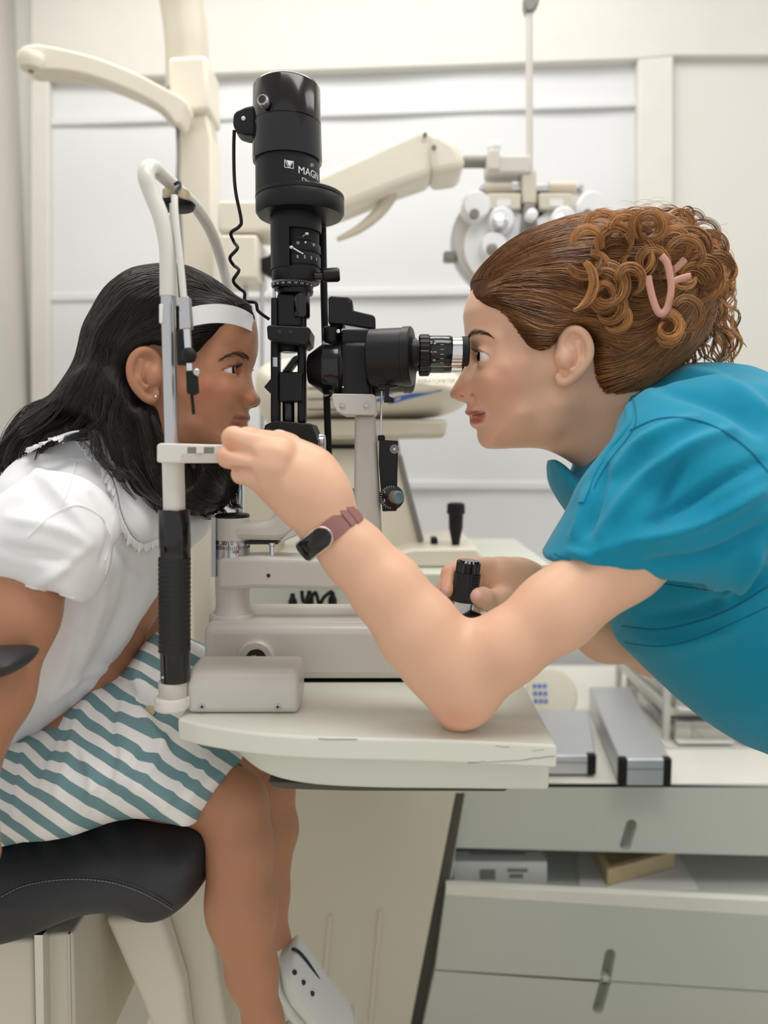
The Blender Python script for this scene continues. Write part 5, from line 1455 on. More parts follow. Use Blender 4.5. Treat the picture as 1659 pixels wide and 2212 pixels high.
def lash(e, face, par, rb=.0118, cut=.44, n=34, ln=.0065, m=None):
    for s in (-1, 1):
        ps = []
        for i in range(n):
            az = math.radians(-66 + 132 * i / (n - 1)); ed = cut * math.cos(az * .98) ** .7 + .02
            d = Vector((-math.cos(ed) * math.cos(az), math.cos(ed) * math.sin(az), math.sin(ed)))
            d = Matrix.Rotation(face[s], 3, 'Z') @ d; c = Vector((e[0], YM + s * .0325, e[2])) + d * rb * 1.06
            q = Vector((d.x, d.y, 0)).normalized()
            ps.append([tuple(c), tuple(c + q * ln * .55 + Vector((0, 0, ln * .03))), tuple(c + q * ln + Vector((0, 0, ln * .45)))])
        hairs(np.array(ps), .00022, m, par, 'eyelashes', np.zeros(len(ps)))
lash(EW, {-1: -.18, 1: .18}, woman, m=M['hair_w'])

# ------------------------------------------------------------------ scrub top
CW = lambda x, y, w=.064: nm(x, y, w)
body_pts = [CW(1345, 852), CW(1366, 832, .05), (1400, 808), (1475, 789), (1545, 784), (1600, 798), (1670, 850), (1800, 960), (1960, 1150), (2020, 1500), (2000, 1750), (1800, 1730), (1659, 1626), (1580, 1590), (1500, 1540), (1420, 1470), (1370, 1420), (1340, 1390), (1328, 1340), (1300, 1240), (1262, 1150), (1232, 1112), (1205, 1070), (1190, 1030), (1190, 992), (1215, 1002), CW(1262, 1026, .04), CW(1296, 985, .056), CW(1330, 936), CW(1350, 912)]
bctrl = [CW(1348, 860) + (.066, .010), CW(1353, 905) + (.067, .010), CW(1338, 945) + (.067, .012), CW(1308, 990) + (.066, .014), CW(1280, 1025) + (.062, .018), CW(1380, 880) + (.080, .03), (1400, 840, .10, .05), (1500, 820, .15, .09), (1600, 860, .17, .11), (1195, 1010, .07, .05), (1215, 1060, .11, .07), (1300, 1100, .13, .09), (1400, 1000, .145, .09),
         (1450, 1200, .15, .12), (1600, 1400, .155, .13), (1400, 1400, .13, .10), (1800, 1300, .16, .14), (1340, 1340, .11, .08)]
bp = Puff(body_pts, YM, YM + .005, .17, .12, bctrl, 4, 2.6)
slv_c = [(1600, 1010, .640), (1500, 1070, .600), (1420, 1130, .588), (1372, 1200, .580)]
lo, hi = bp.bounds(.02, .20); lo = (.105, .50, lo[2])
G = Grid(lo, hi, .0032)
f = bp.F(G)
# near sleeve: a flattened outline around the arm, open at the cuff
YL = .588
sl_pts = [(1358, 938), (1405, 898), (1480, 880), (1580, 900), (1680, 960), (1740, 1060), (1720, 1180), (1640, 1250), (1570, 1272), (1553, 1286), (1540, 1286), (1470, 1279), (1400, 1270), (1300, 1245), (1240, 1229), (1196, 1216), (1187, 1209), (1193, 1196), (1207, 1172), (1240, 1112), (1276, 1040), (1316, 985)]
sctrl = [(1340, 940, .02, .02), (1290, 1010, .03, .025), (1400, 960, .06, .05), (1300, 1100, .060, .05), (1250, 1180, .068, .045), (1400, 1180, .076, .06), (1350, 1240, .072, .04), (1520, 1240, .064, .05), (1550, 1080, .07, .07), (1650, 1050, .07, .07)]
sp_ = Puff(sl_pts, YL, YL + .02, .06, .05, sctrl, 4, 2.6)
fs = sp_.F(G)
cavc = Puff([(1222, 1205), (1250, 1170), (1380, 1195), (1515, 1235), (1530, 1262), (1532, 1300), (1520, 1350), (1360, 1330), (1215, 1290), (1212, 1240)], YL, YL + .02, .056, .04, None, 4).F(G)
fs = smax(fs, -cavc, .003)
zb1 = P(1400, 1020, .60).z; f = smin(f, fs, (.012 + .040 * np.clip((G.Z - zb1) / .05, 0, 1)).astype(np.float32))
f = smin(f, cap(G, P(1455, 918, .640), P(1650, 955, .630), .036, .045), .05)
WSV, WSF = nets(G, f, 2)
FK = 2.3
folds = [ # path, width px, height
    ([(1500, 905), (1440, 930), (1380, 965), (1330, 1020)], 13, .0035), ([(1580, 930), (1500, 960), (1420, 1010), (1350, 1080), (1300, 1150)], 15, .004), ([(1640, 1000), (1560, 1040), (1480, 1090), (1400, 1130)], 14, -.004),
    ([(1650, 1060), (1560, 1110), (1470, 1150), (1360, 1170)], 13, .004), ([(1659, 1130), (1580, 1180), (1500, 1210), (1400, 1220)], 13, -.0035), ([(1270, 1060), (1262, 1110), (1240, 1160)], 10, .003), ([(1310, 1010), (1290, 1080), (1270, 1150)], 10, -.003),
    ([(1420, 830), (1500, 850), (1580, 880), (1640, 930)], 16, -.004), ([(1480, 805), (1570, 830), (1659, 890)], 14, .003), ([(1400, 1330), (1500, 1320), (1600, 1280), (1670, 1230)], 14, -.004), ([(1380, 1380), (1480, 1390), (1600, 1350)], 18, .003),
    ([(1640, 1190), (1600, 1250), (1560, 1300)], 14, .005), ([(1230, 1190), (1300, 1215), (1380, 1225)], 9, .002), ([(1480, 980), (1440, 1060), (1420, 1120)], 12, -.003)]
amt = FK * crease_depth(WSV[:, 0], WSV[:, 1], WSV[:, 2], folds) * (WSV[:, 1] < YM) + .0011 * wobble(WSV, 42, 3) + .0006 * wobble(WSV, 95, 5)
WSV = displace_normal(WSV, WSF, amt)
scrub = obj('scrub_top', mesh_np([(WSV, WSF)]), M['scrub'], woman, sharp=0)
hitS = Hit(WSV, WSF)
def seam(name, pts, par, m, r=.0007, k=8, off=.0004):
    return obj(name, tube(hitS.path(pts, off, k, .6), r, 6), m, par)
seam('hem_stitching', [(1198, 1196), (1260, 1220), (1340, 1243), (1440, 1262), (1540, 1276)], scrub, M['thread_teal'], .0004, 10)
seam('shoulder_seam', [(1362, 930), (1420, 906), (1490, 905), (1560, 930), (1620, 975), (1659, 1020)], scrub, M['thread_teal'])
seam('side_seam', [(1345, 1352), (1420, 1360), (1500, 1345), (1580, 1315), (1670, 1260)], scrub, M['thread_teal'])
seam('side_stitching', [(1350, 1388), (1430, 1396), (1520, 1375), (1660, 1310)], scrub, M['thread_teal'], .0004)
colp = [(1350, 856), (1358, 882), (1358, 910), (1344, 934), (1312, 974), (1284, 1016), (1266, 1056), (1254, 1086)]
obj('neckband', tube(hitS.path(colp, .0002, 6, .7), .0036, 10, .35, (0, -1, 0)), M['scrub'], scrub)
seam('neckband_stitching', [(1365, 852), (1373, 884), (1373, 916), (1358, 944), (1326, 984), (1298, 1024), (1282, 1056)], scrub, M['thread_teal'], .0004)

M['trouser'] = mat('teal_trouser_cotton', (0, 134, 166), 0.8, 0, 0.3, ('noise', 700, 0.12, 0.0006), var=(40, 0.06))
hx, hz = P(1920, 1640, .775).x + .062, P(1920, 1640, .775).z
G = Grid((hx - .25, .55, .04), (hx + .30, 1.0, hz + .16), .007)
f = ell(G, (hx, .775, hz), (.125, .165, .13))
for s_ in (-1, 1):
    y = .775 + s_ * .085
    f = smin(f, smin(cap(G, (hx, y, hz - .02), (hx + .01, y, .40), .092, .072), cap(G, (hx + .01, y, .40), (hx + .06, y, .07), .072, .062), .03), .03)
TV, TF = nets(G, f, 2)
trousers = obj('scrub_trousers', mesh_np([(TV, TF)]), M['trouser'], woman, sharp=0)
for s_ in (-1, 1):
    y = .775 + s_ * .085
    G = Grid((hx - .20, y - .06, .0), (hx + .14, y + .06, .13), .005)
    f = smax(smin(cap(G, (hx - .13, y, .035), (hx + .07, y, .04), .042, .042), ell(G, (hx + .05, y, .06), (.055, .045, .05)), .03), -(G.Z - .002) + 0 * G.X + 0 * G.Y, .004)
    obj('clog', mesh_np([nets(G, f, 2)]), M['rubber_white'], woman, sharp=0)

# ------------------------------------------------------------------ wristband
ax = wdir.copy()
cB = P(714, 1145, .599)
e1 = Vector((ax.z, 0, -ax.x)).normalized(); e1 = (e1 - ax * e1.dot(ax)).normalized()
if e1.x < 0: e1 = -e1
e2 = ax.cross(e1).normalized()
if e2.y > 0: e2 = -e2                       # towards the camera
fb = thing('fitness_band', 'mauve fitness band with black pill screen on the woman\'s wrist', 'wristband', cB)
def band_pt(a, r_off, t, a1=.0252, a2=.0254):
    """a: angle, 0 faces the camera, positive to the upper right"""
    return cB + e1 * math.sin(a) * (a1 + r_off) + e2 * math.cos(a) * (a2 + r_off) + ax * t
def strap(a0, a1, w, r0, r1, n=48, closed=False):
    V = []; F = []
    for i in range(n + 1):
        a = a0 + (a1 - a0) * i / n
        for r, t in ((r0, -w / 2), (r1, -w / 2), (r1, w / 2), (r0, w / 2)): V.append(band_pt(a, r, t))
    for i in range(n):
        for j in range(4): F.append((i * 4 + j, i * 4 + (j + 1) % 4, (i + 1) * 4 + (j + 1) % 4, (i + 1) * 4 + j))
    F += [(3, 2, 1, 0), tuple(n * 4 + j for j in range(4))]
    return V, F
obj('strap', strap(0, 2 * PI, .0165, -.0005, .0014, 72), M['band_pink'], fb, bevel=.0005)
obj('strap_loop', strap(.95, 1.35, .019, .0012, .0035, 14), M['band_pink'], fb, bevel=.0006)
obj('strap_tail', strap(.7, 2.6, .0165, .0014, .0026, 30), M['band_pink'], fb, bevel=.0005)
def pill(al, ac, rc, w, r0, r1, n=12):
    """rounded capsule lying along the strap"""
    o = []
    hw = w / 2; L = al / 2 - hw / rc
    for i in range(n + 1):
        q = -PI / 2 + PI * i / n; o.append((ac + L + math.cos(q) * hw / rc, math.sin(q) * hw))
    for i in range(n + 1):
        q = PI / 2 + PI * i / n; o.append((ac - L + math.cos(q) * hw / rc, math.sin(q) * hw))
    m = len(o); V = [band_pt(a, r0, t) for a, t in o] + [band_pt(a, r1, t) for a, t in o] + [band_pt(ac + (a - ac) * .96, r1 + .0008, t * .93) for a, t in o] + [band_pt(ac, r1 + .0014, 0)]
    F = [((i + 1) % m, i, m + i, m + (i + 1) % m) for i in range(m)] + [(m + (i + 1) % m, m + i, 2 * m + i, 2 * m + (i + 1) % m) for i in range(m)] + [(3 * m, 2 * m + (i + 1) % m, 2 * m + i) for i in range(m)]
    return V, F
ac = -.62
cs = obj('tracker_case', pill(1.5, ac, .0285, .0185, .0, .0046), M['rose_metal'], fb, sharp=50)
obj('screen', pill(1.42, ac, .0285, .0168, .003, .0053), M['black_gloss'], cs, sharp=50)

# ------------------------------------------------------------------ hair
hair_pts = [(1016, 632), (1019, 612), (1036, 584), (1076, 544), (1125, 512), (1180, 490), (1240, 474), (1320, 470), (1400, 470), (1470, 500), (1520, 560), (1535, 640), (1520, 720), (1480, 775)] + [nm(x, y, w) for x, y, w in ((1462, 812, .04), (1420, 846, .055), (1376, 866, .065), (1342, 874, .068), (1309, 870, .07), (1286, 850, .071), (1270, 814, .072), (1264, 772, .074), (1268, 732, .076), (1246, 716, .076), (1224, 734, .076), (1208, 758, .076), (1178, 771, .075), (1145, 762, .074), (1123, 738, .073), (1101, 710, .071), (1074, 687, .068), (1042, 664, .058), (1022, 648, .040))]
hctrl = [(1040, 620, .060, .045), (1100, 600, .072, .06), (1120, 680, .0735, .012), (1070, 655, .068, .014), (1165, 725, .076, .012), (1230, 705, .080, .014), (1300, 740, .080, .018), (1200, 600, .084, .075), (1330, 600, .092, .08), (1450, 600, .085, .08), (1400, 760, .078, .05), (1320, 810, .072, .025), (1480, 700, .07, .06)]
hpuf = Puff(hair_pts, YM, YM, .08, .06, hctrl, 4, 3.0)
G = Grid(*hpuf.bounds(.01, .095), .0026)
hv, hf = nets(G, hpuf.F(G), 2)
hv = displace_normal(hv, hf, .0012 * wobble(hv * np.array([1, 1, 2.2]), 120, 8))
me = mesh_np([(hv, hf)]); set_attr(me, 'tone', .16 + .08 * wobble(hv, 160, 2))
hairw = obj('hair', me, M['hair_w_base'], woman, sharp=0)
gw = [[(1018, 626), (1079, 585), (1160, 556), (1240, 545), (1300, 545)], [(1030, 636), (1109, 640), (1176, 656), (1244, 692), (1300, 722)], [(1052, 652), (1110, 686), (1160, 712), (1205, 720), (1260, 726), (1320, 760)], [(1036, 588), (1100, 533), (1176, 497), (1240, 482), (1330, 490)],
      [(1040, 620), (1120, 606), (1200, 612), (1270, 640), (1330, 668)], [(1285, 790), (1330, 780), (1385, 745), (1430, 690)], [(1310, 835), (1370, 812), (1420, 770), (1465, 710)], [(1250, 718), (1310, 735), (1370, 735), (1430, 690)], [(1345, 848), (1410, 810), (1470, 760), (1500, 700)], [(1150, 735), (1185, 735), (1220, 712), (1260, 700)]]
def seed_in(poly, n):
    p = np.asarray(poly, float); lo, hi = p.min(0), p.max(0); out = []
    while len(out) < n:
        q = rng.uniform(lo, hi, (n * 2, 2)); d = poly_sd(p, q[:, 0], q[:, 1]); out.extend(q[d > 1.5].tolist())
    return np.array(out[:n])
def lay_strands(puff, polyseed, guides, n, steps, step, off, rad, m, par, name, tone, jit=.1, cull=None, amp=1.0):
    sd = seed_in(polyseed, n)
    pp = flow_paths(guides, sd, steps, rng.uniform(step * .7, step * 1.2, n), jit)
    ofs = rng.uniform(off[0], off[1], n)[:, None]
    W3 = puff.lift(pp[..., 0], pp[..., 1], ofs * np.sin(np.linspace(.15, 2.9, steps))[None])
    return W3
polys = catmull(hair_pts, 4, True)
def grown(puff, guides, n, steps, step, off, jit, margin=4.0, polyk=None):
    """strands combed along the guides over the near face, kept inside the outline"""
    px = np.stack(proj(puff.poly[:, 0], puff.ymid, puff.poly[:, 1]), 1)
    guides = [[nm(x, y, .06, puff.ymid) for x, y in g] for g in guides]
    sd = seed_in(px, n)
    sd = sd[poly_sd(px, sd[:, 0], sd[:, 1]) > margin]
    pp = flow_paths(guides, sd, steps, rng.uniform(step * .7, step * 1.2, len(sd)), jit)
    d = poly_sd(px, pp[..., 0], pp[..., 1])
    for i in range(1, steps):
        bad = d[:, i] < margin * .8
        pp[bad, i] = pp[bad, i - 1]; d[bad, i] = d[bad, i - 1]
    for _ in range(2): pp[:, 1:-1] = (pp[:, :-2] + 2 * pp[:, 1:-1] + pp[:, 2:]) / 4
    keep = np.abs(np.diff(pp, axis=1)).sum((1, 2)) > step * 3
    pp = pp[keep]; ofs = rng.uniform(off[0], off[1], len(pp))[:, None]
    w = PA(pp[..., 0], pp[..., 1], puff.ymid); w[..., 1] -= puff.depth(w[..., 0], w[..., 2]) + ofs * np.sin(np.linspace(.25, 2.8, steps))[None]
    return w
def crown_strands(puff, lo, hi, n, N, lift, jit=.001, ln=.35):
    """strands over the rounded edge of the hair between two photo points of its outline"""
    px = np.stack(proj(puff.poly[:, 0], puff.ymid, puff.poly[:, 1]), 1)
    i0 = int(((px - np.array(lo)) ** 2).sum(1).argmin()); i1 = int(((px - np.array(hi)) ** 2).sum(1).argmin())
    idx = np.arange(i0, i1 + 1) if i1 > i0 else np.concatenate([np.arange(i0, len(px)), np.arange(0, i1 + 1)])
    P2 = puff.poly[idx]; cen = puff.poly.mean(0)
    d = np.linalg.norm(np.diff(P2, axis=0), axis=1); s_ = np.concatenate([[0], np.cumsum(d)]); L = s_[-1]
    T = np.gradient(P2, axis=0); Nn = np.stack([-T[:, 1], T[:, 0]], 1); Nn /= np.linalg.norm(Nn, axis=1, keepdims=True)
    fl = np.sign((Nn * (cen - P2)).sum(1)); Nn *= fl[:, None]
    _, Wp, Rp = puff.fields(P2[:, 0] + Nn[:, 0] * .012, P2[:, 1] + Nn[:, 1] * .012)
    Wp = Wp * np.ones(len(P2)); Rp = Rp * np.ones(len(P2))
    out = []
    for _ in range(n):
        a = rng.uniform(-.15, .95) * L; l_ = ln * L * rng.uniform(.6, 1.2); q = np.clip(np.linspace(a, a + l_, N), 0, L)
        bq = rng.uniform(-.97, .97) + np.linspace(0, rng.normal(0, .12), N); bq = np.clip(bq, -.98, .98)
        f = lambda v: np.interp(q, s_, v)
        ins = f(Rp) * (1 - np.sqrt(1 - bq ** 2)) - lift * rng.uniform(0, 1) * np.sin(np.linspace(.2, 2.9, N))
        out.append(np.stack([f(P2[:, 0]) + f(Nn[:, 0]) * ins, puff.ymid - bq * f(Wp), f(P2[:, 1]) + f(Nn[:, 1]) * ins], 1))
    return np.array(out)
W3 = grown(hpuf, gw, 4600, 16, 9.0, (.0004, .0030), .10, 2.2)
mir = W3.copy(); mir[..., 1] = 2 * YM - mir[..., 1]
ALL = np.concatenate([W3, mir[::3], crown_strands(hpuf, (1019, 612), (1520, 560), 1500, 16, .0022)])
# tone follows neighbouring locks, so that the strands read as streaks
lk = rng.uniform(0, 1, len(ALL)); lock = .5 + .5 * np.sin(ALL[:, 4, 2] * 260 + ALL[:, 4, 0] * 90 + 2 * np.sin(ALL[:, 4, 0] * 60))
warm = np.clip((ALL[:, 8, 0] - P(1100, 700, .7).x) / .12, 0, 1)
tones = np.clip(.18 + .26 * lock + .22 * lk + .18 * warm, 0, 1)
hairs(ALL, rng.uniform(.00018, .00034, len(ALL)), M['hair_w'], woman, 'swept_strands', tones)
# curls
def curl(cx, cy, r, a0, turns, drift, Yc, nst=9, thick=.0032, fl=.6, n=26, dY=0.0, taper=.6):
    """one ringlet: a lock of strands winding around a drifting centre, in photo px at depth Yc"""
    t = np.linspace(0, 1, n); out = []
    a = a0 + turns * 2 * PI * t
    rr = r * (1 - (1 - taper) * t)
    sgn = 1
    x = cx + drift[0] * t + rr * np.cos(a); y = cy + drift[1] * t + rr * np.sin(a)
    Y = Yc + dY * t + fl * rr * S(Yc) * np.sin(a * .5 + a0)
    base = PA(x, y, Y)
    T = np.gradient(base, axis=0); T /= np.linalg.norm(T, axis=1, keepdims=True) + 1e-9
    Uv = np.cross(T, np.array([0, -1, 0.2])); Uv /= np.linalg.norm(Uv, axis=1, keepdims=True) + 1e-9
    Wv = np.cross(T, Uv)
    for k in range(nst):
        q = rng.uniform(0, 2 * PI); d = thick * math.sqrt(rng.uniform(0, 1)); tw = rng.normal(0, .8)
        env = (0.35 + .65 * np.sin(np.clip(t * 1.05 + .08, 0, 1) * PI) ** .6)[:, None]
        out.append(base + d * env * (Uv * np.cos(q + tw * t)[:, None] + Wv * .7 * np.sin(q + tw * t)[:, None]))
    return np.array(out)
curls = []; ct = []
def add_curl(*a, tone=None, **k):
    c = curl(*a, **k); curls.append(c); b = (tone if tone is not None else rng.uniform(.3, .85)) + .10
    ct.append(np.clip(b + rng.normal(0, .12, len(c)), 0, 1))
Yn = .675
big = [(1402, 488, 40, 2.4, 1.15, (4, 4)), (1402, 488, 33, 2.0, 1.1, (-2, 6)), (1375, 562, 36, -.6, .8, (-6, 10)), (1372, 556, 46, -1.0, .6, (8, 12)), (1310, 622, 40, -2.2, .85, (-4, 8)), (1312, 612, 46, -2.2, .75, (6, 14)), (1305, 640, 30, -2.0, .9, (-6, 12)), (1322, 660, 34, -1.8, .75, (-10, 14)), (1262, 560, 38, 2.8, -.55, (16, 6)), (1282, 520, 44, 3.0, .5, (-6, 20)),
       (1255, 610, 44, -1.4, .45, (-20, 34)), (1330, 520, 40, 2.6, .7, (8, 8)), (1350, 490, 34, 3.0, .6, (12, 4)), (1440, 700, 30, -2.4, 1.0, (6, 8)), (1446, 712, 34, -2.2, .8, (-8, 10)), (1300, 480, 34, 2.9, .55, (16, 12)), (1455, 520, 36, 2.4, .8, (10, 16)), (1420, 560, 40, 2.6, .7, (-6, 24)), (1480, 545, 38, 3.2, .8, (16, 10)), (1370, 600, 36, 3.0, .7, (-10, 16)),
       (1505, 600, 36, 3.3, .9, (10, 30)), (1530, 590, 30, 3.6, 1.0, (12, 40)), (1490, 660, 30, 3.1, .9, (4, 40)), (1340, 690, 28, -1.8, .7, (-18, 6)), (1290, 580, 36, -2.0, .6, (-10, 30))]
for b in big:
    add_curl(b[0], b[1], b[2], b[3], b[4], b[5], Yn + rng.uniform(-.012, .02), nst=26, thick=.0048, tone=rng.uniform(.45, .85))
for i in range(70):
    q = rng.uniform(0, 6.28); e = math.sqrt(rng.uniform(0, 1)); x = 1410 + 150 * e * math.cos(q); y = 572 + 96 * e * math.sin(q)
    if 1390 < x < 1465 and 560 < y < 690: continue
    add_curl(x, y, rng.uniform(24, 44), rng.uniform(1.8, 4.0), rng.choice([-.6, .7, .9]) * rng.uniform(.8, 1.2), (rng.uniform(-14, 22), rng.uniform(0, 30)), .668 + .035 * e * e + rng.uniform(0, .03), nst=22, thick=.0046, tone=rng.uniform(.3, .85))
for i in range(230):
    # fill of the gathered curls
    for _ in range(50):
        x, y = rng.uniform(1225, 1560), rng.uniform(462, 760)
        e = ((x - 1410) / 165) ** 2 + ((y - 590) / 140) ** 2
        if e < 1 and not (x < 1330 and y > 700) and not (1395 < x < 1460 and 560 < y < 690): break
    zc_ = .70 + .05 * e + rng.uniform(0, .10)
    add_curl(x, y, rng.uniform(14, 34), rng.uniform(0, 6.28), rng.choice([-1, 1]) * rng.uniform(.6, 1.4), (rng.uniform(-18, 22), rng.uniform(-6, 34)), zc_, nst=14, thick=.0042, tone=rng.uniform(.2, .85))
for i in range(110):   # outer silhouette loops on the crown and back, all round the bun
    q = rng.uniform(-2.9, .6); x = 1415 + 145 * math.cos(q); y = 584 + 104 * math.sin(q)
    add_curl(x, y, rng.uniform(10, 24), rng.uniform(0, 6.28), rng.choice([-1, 1]) * rng.uniform(.7, 1.4), (rng.uniform(-12, 12), rng.uniform(-6, 20)), rng.uniform(.72, .86), nst=9, thick=.0030, tone=rng.uniform(.3, .85))
def wave(pts, amp, waves, Yc, nst, thick, tone, n=30):
    c = catmull(pts, 12); idx = np.linspace(0, len(c) - 1, n); c = np.stack([np.interp(idx, np.arange(len(c)), c[:, d]) for d in range(2)], 1)
    T = np.gradient(c, axis=0); T /= np.linalg.norm(T, axis=1, keepdims=True); N = np.stack([-T[:, 1], T[:, 0]], 1)
    t = np.linspace(0, 1, n); p0 = rng.uniform(0, 6.28)
    s_ = amp * np.sin(t * waves * 2 * PI + p0); cz = amp * np.cos(t * waves * 2 * PI + p0)
    b = PA(c[:, 0] + N[:, 0] * s_, c[:, 1] + N[:, 1] * s_, Yc + cz * S(Yc)); out = []
    for k in range(nst):
        q = rng.uniform(0, 6.28); d = thick * math.sqrt(rng.uniform(0, 1))
        o = np.array([math.cos(q), .6 * math.sin(q + 1), math.sin(q)]) * d
        out.append(b + o[None] * (.3 + .7 * np.sin(np.clip(t + .08, 0, 1) * PI))[:, None])
    curls.append(np.array([np.stack([np.interp(np.linspace(0, n - 1, 26), np.arange(n), o_[:, d]) for d in range(3)], 1) for o_ in out])); ct.append(np.clip(tone + rng.normal(0, .1, nst), 0, 1))
tails = [[(1500, 560), (1535, 600), (1545, 660), (1560, 700), (1575, 750), (1565, 790)], [(1520, 570), (1560, 600), (1578, 640), (1560, 690), (1590, 740), (1578, 785)], [(1480, 620), (1500, 680), (1490, 730), (1505, 775), (1490, 800)], [(1510, 620), (1525, 690), (1515, 740), (1535, 780)], [(1540, 600), (1565, 660), (1585, 710), (1592, 760)], [(1470, 640), (1480, 700), (1475, 760), (1478, 795)], [(1500, 640), (1540, 720), (1550, 780), (1540, 800)]]
for i in range(44):
    tl = tails[i % len(tails)]; o = rng.normal(0, 7, 2)
    wave([(x + o[0], y + o[1]) for x, y in tl], rng.uniform(5, 12), rng.uniform(1.6, 3.2), rng.uniform(.72, .84), 8, .0026, rng.uniform(.3, .8))
# small loose hairs over the crown
fl = []
for i in range(70):
    x = rng.uniform(1250, 1560); y = 470 + ((x - 1400) / 170) ** 2 * 60 + rng.uniform(-12, 20)
    fl.append(curl(x, y, rng.uniform(14, 40), rng.uniform(2.6, 4.2), rng.uniform(.15, .5), (rng.uniform(-10, 16), rng.uniform(-12, 6)), rng.uniform(.70, .86), nst=1, thick=.0002)[0])
nc_ = sum(len(c) for c in curls); curls.append(np.array(fl)); ct.append(rng.uniform(.4, .9, 70))
hairs(np.concatenate(curls), np.concatenate([np.full(nc_, .00030), np.full(70, .00012)]), M['hair_w'], woman, 'curls', np.concatenate(ct))
# claw clip
cl = thing('hair_clip', 'blush pink claw clip holding up the woman\'s curls', 'hair clip', P(1428, 680, .66))
def flatloop(pts, Yc, w, name, par):
    return obj(name, tube(pxpath([(x, y, Yc) for x, y in pts], 8), w, 10, .45, (1, 0, 0)), M['clip_pink'], par)
flatloop([(1400, 596), (1404, 620), (1411, 648), (1420, 671), (1430, 678), (1440, 668), (1447, 645), (1450, 618), (1446, 588), (1440, 566), (1428, 552)], .664, .0032, 'claw', cl)
flatloop([(1448, 612), (1470, 602), (1492, 596)], .672, .0030, 'claw_tooth', cl)
flatloop([(1446, 590), (1460, 580), (1480, 560)], .68, .0032, 'claw_arm', cl)
# ================================================================== the girl
YG = 0.77
def ng(px, py, w): return nm(px, py, w, YG)
ghead = [(553, 700), (556, 735), (555, 762), (549, 785), (543, 803), (544, 820), (549, 840), (556, 858), (555, 870), (548, 877), (539, 881), (536, 889), (538, 898), (538, 905), (530, 911), (529, 918), (527, 926), (522, 933), (527, 943), (525, 956), (515, 968), (490, 976), (455, 984), (425, 1010), (405, 1060), (385, 1120), (330, 1170), (255, 1150), (240, 1040), (225, 940), (205, 840), (205, 720), (260, 640), (350, 598), (440, 600), (510, 640), (540, 672)]
gctrl = [(535, 690, .056, .045), (480, 640, .066, .055), (520, 740, .058, .042), (400, 680, .070, .06), (300, 720, .070, .065), (250, 850, .06, .06),
         (546, 820, .013, .010), (551, 858, .013, .010), (541, 868, .018, .013), (532, 812, .022, .018), (537, 790, .028, .02), (515, 790, .048, .028), (500, 800, .055, .032), (480, 800, .060, .036),
         (505, 845, .050, .030), (475, 840, .062, .038), (440, 850, .066, .045), (380, 820, .066, .05), (535, 905, .022, .022), (520, 925, .026, .024), (505, 905, .036, .03), (480, 900, .050, .036), (515, 950, .026, .024), (490, 958, .036, .03),
         (440, 920, .056, .042), (400, 940, .055, .045), (350, 950, .050, .05), (380, 1050, .045, .05), (300, 1050, .048, .05)]
EG = P(484, 799, YG - .030)
def gfeats(G, f, pf):
    for s in (-1, 1):
        e = np.array([EG[0] - 0.0025, YG + s * 0.030, EG[2]])
        f = smax(f, -ell(G, e + np.array([.0115, s * .000, .0005]), (.0125, .0140, .0090)), .008)
        f = smin(f, cap(G, e + np.array([.0095, s * -.009, .0155]), e + np.array([-.003, s * .016, .015]), .0055, .004), .012)
        f = smin(f, ell(G, e + np.array([-.010, s * .008, -.026]), (.020, .012, .015)), .028)
        f = eye_open(G, f, np.array([EG[0], YG + s * .030, EG[2]]), s, 1, .30, .32, .0110, 80, .12)
        n = np.array(P(540, 866, YG)) + np.array([0, s * .0105, .0008])
        f = smin(f, ell(G, n, (.0088, .0058, .0068)), .006)
        nb = np.array(P(543, 874, YG)) + np.array([0, s * .0072, -.001])
        f = smax(f, -cap(G, nb + np.array([.0035, 0, .0004]), nb + np.array([-.0028, s * .0016, 0]), .0015, .0018), .002)
        c = np.array(P(503, 909, YG)) + np.array([0, s * .020, 0])
        m1 = np.array(P(530, 905, YG)); m2 = np.array(P(522, 918, YG))
        f = smin(f, cap(G, m1 + np.array([-.002, s * .005, -.0005]), c + np.array([0, 0, .0005]), .0036, .0014), .006)
        f = smin(f, cap(G, m2 + np.array([-.001, s * .005, 0]), c + np.array([0, 0, -.0012]), .0044, .0014), .006)
        f = smax(f, -cap(G, np.array(P(521, 911, YG)) + np.array([.007, s * .004, 0]), c, .0009, .0006), .002)
    return f
ghp, (GV, GF) = make_head(ghead, gctrl, YG, gfeats)
ear_g = ear([(333, 806), (341, 790), (341, 775), (328, 761), (306, 758), (288, 772), (281, 796), (285, 822), (298, 844), (316, 860), (330, 862), (336, 848)], YG - .066, YG, flare=.013, facing_left=False)
g_parts = [(GV, GF)] + ear_g
# body, arms and legs in one field
limbs = [([(75, 1180, .620), (38, 1330, .600), (-12, 1500, .580), (-85, 1680, .575), (-72, 1780, .560), (-60, 1835, .552)], [.033, .0305, .0270, .0240, .019, .018]),
         ([(345, 1180, .90), (325, 1320, .92), (300, 1440, .94), (300, 1500, .90)], [.034, .028, .025, .024]),
         ([(200, 1640, .72), (360, 1670, .712), (505, 1738, .690), (520, 1830, .676), (524, 1960, .668), (545, 2100, .668), (570, 2210, .668), (585, 2330, .668)], [.050, .042, .0305, .0285, .0300, .0225, .0168, .019]),
         ([(300, 1620, .83), (480, 1650, .85), (580, 1700, .855), (590, 1790, .85), (572, 1930, .845), (590, 2040, .842), (608, 2085, .84), (660, 2150, .83)], [.045, .038, .0290, .0275, .0270, .0190, .0180, .016])]
G = Grid((P(-130, 1600, .57).x - .0, .515, P(585, 2290, .668).z), (P(690, 1700, .85).x, .98, P(300, 1080, .77).z), .0031)
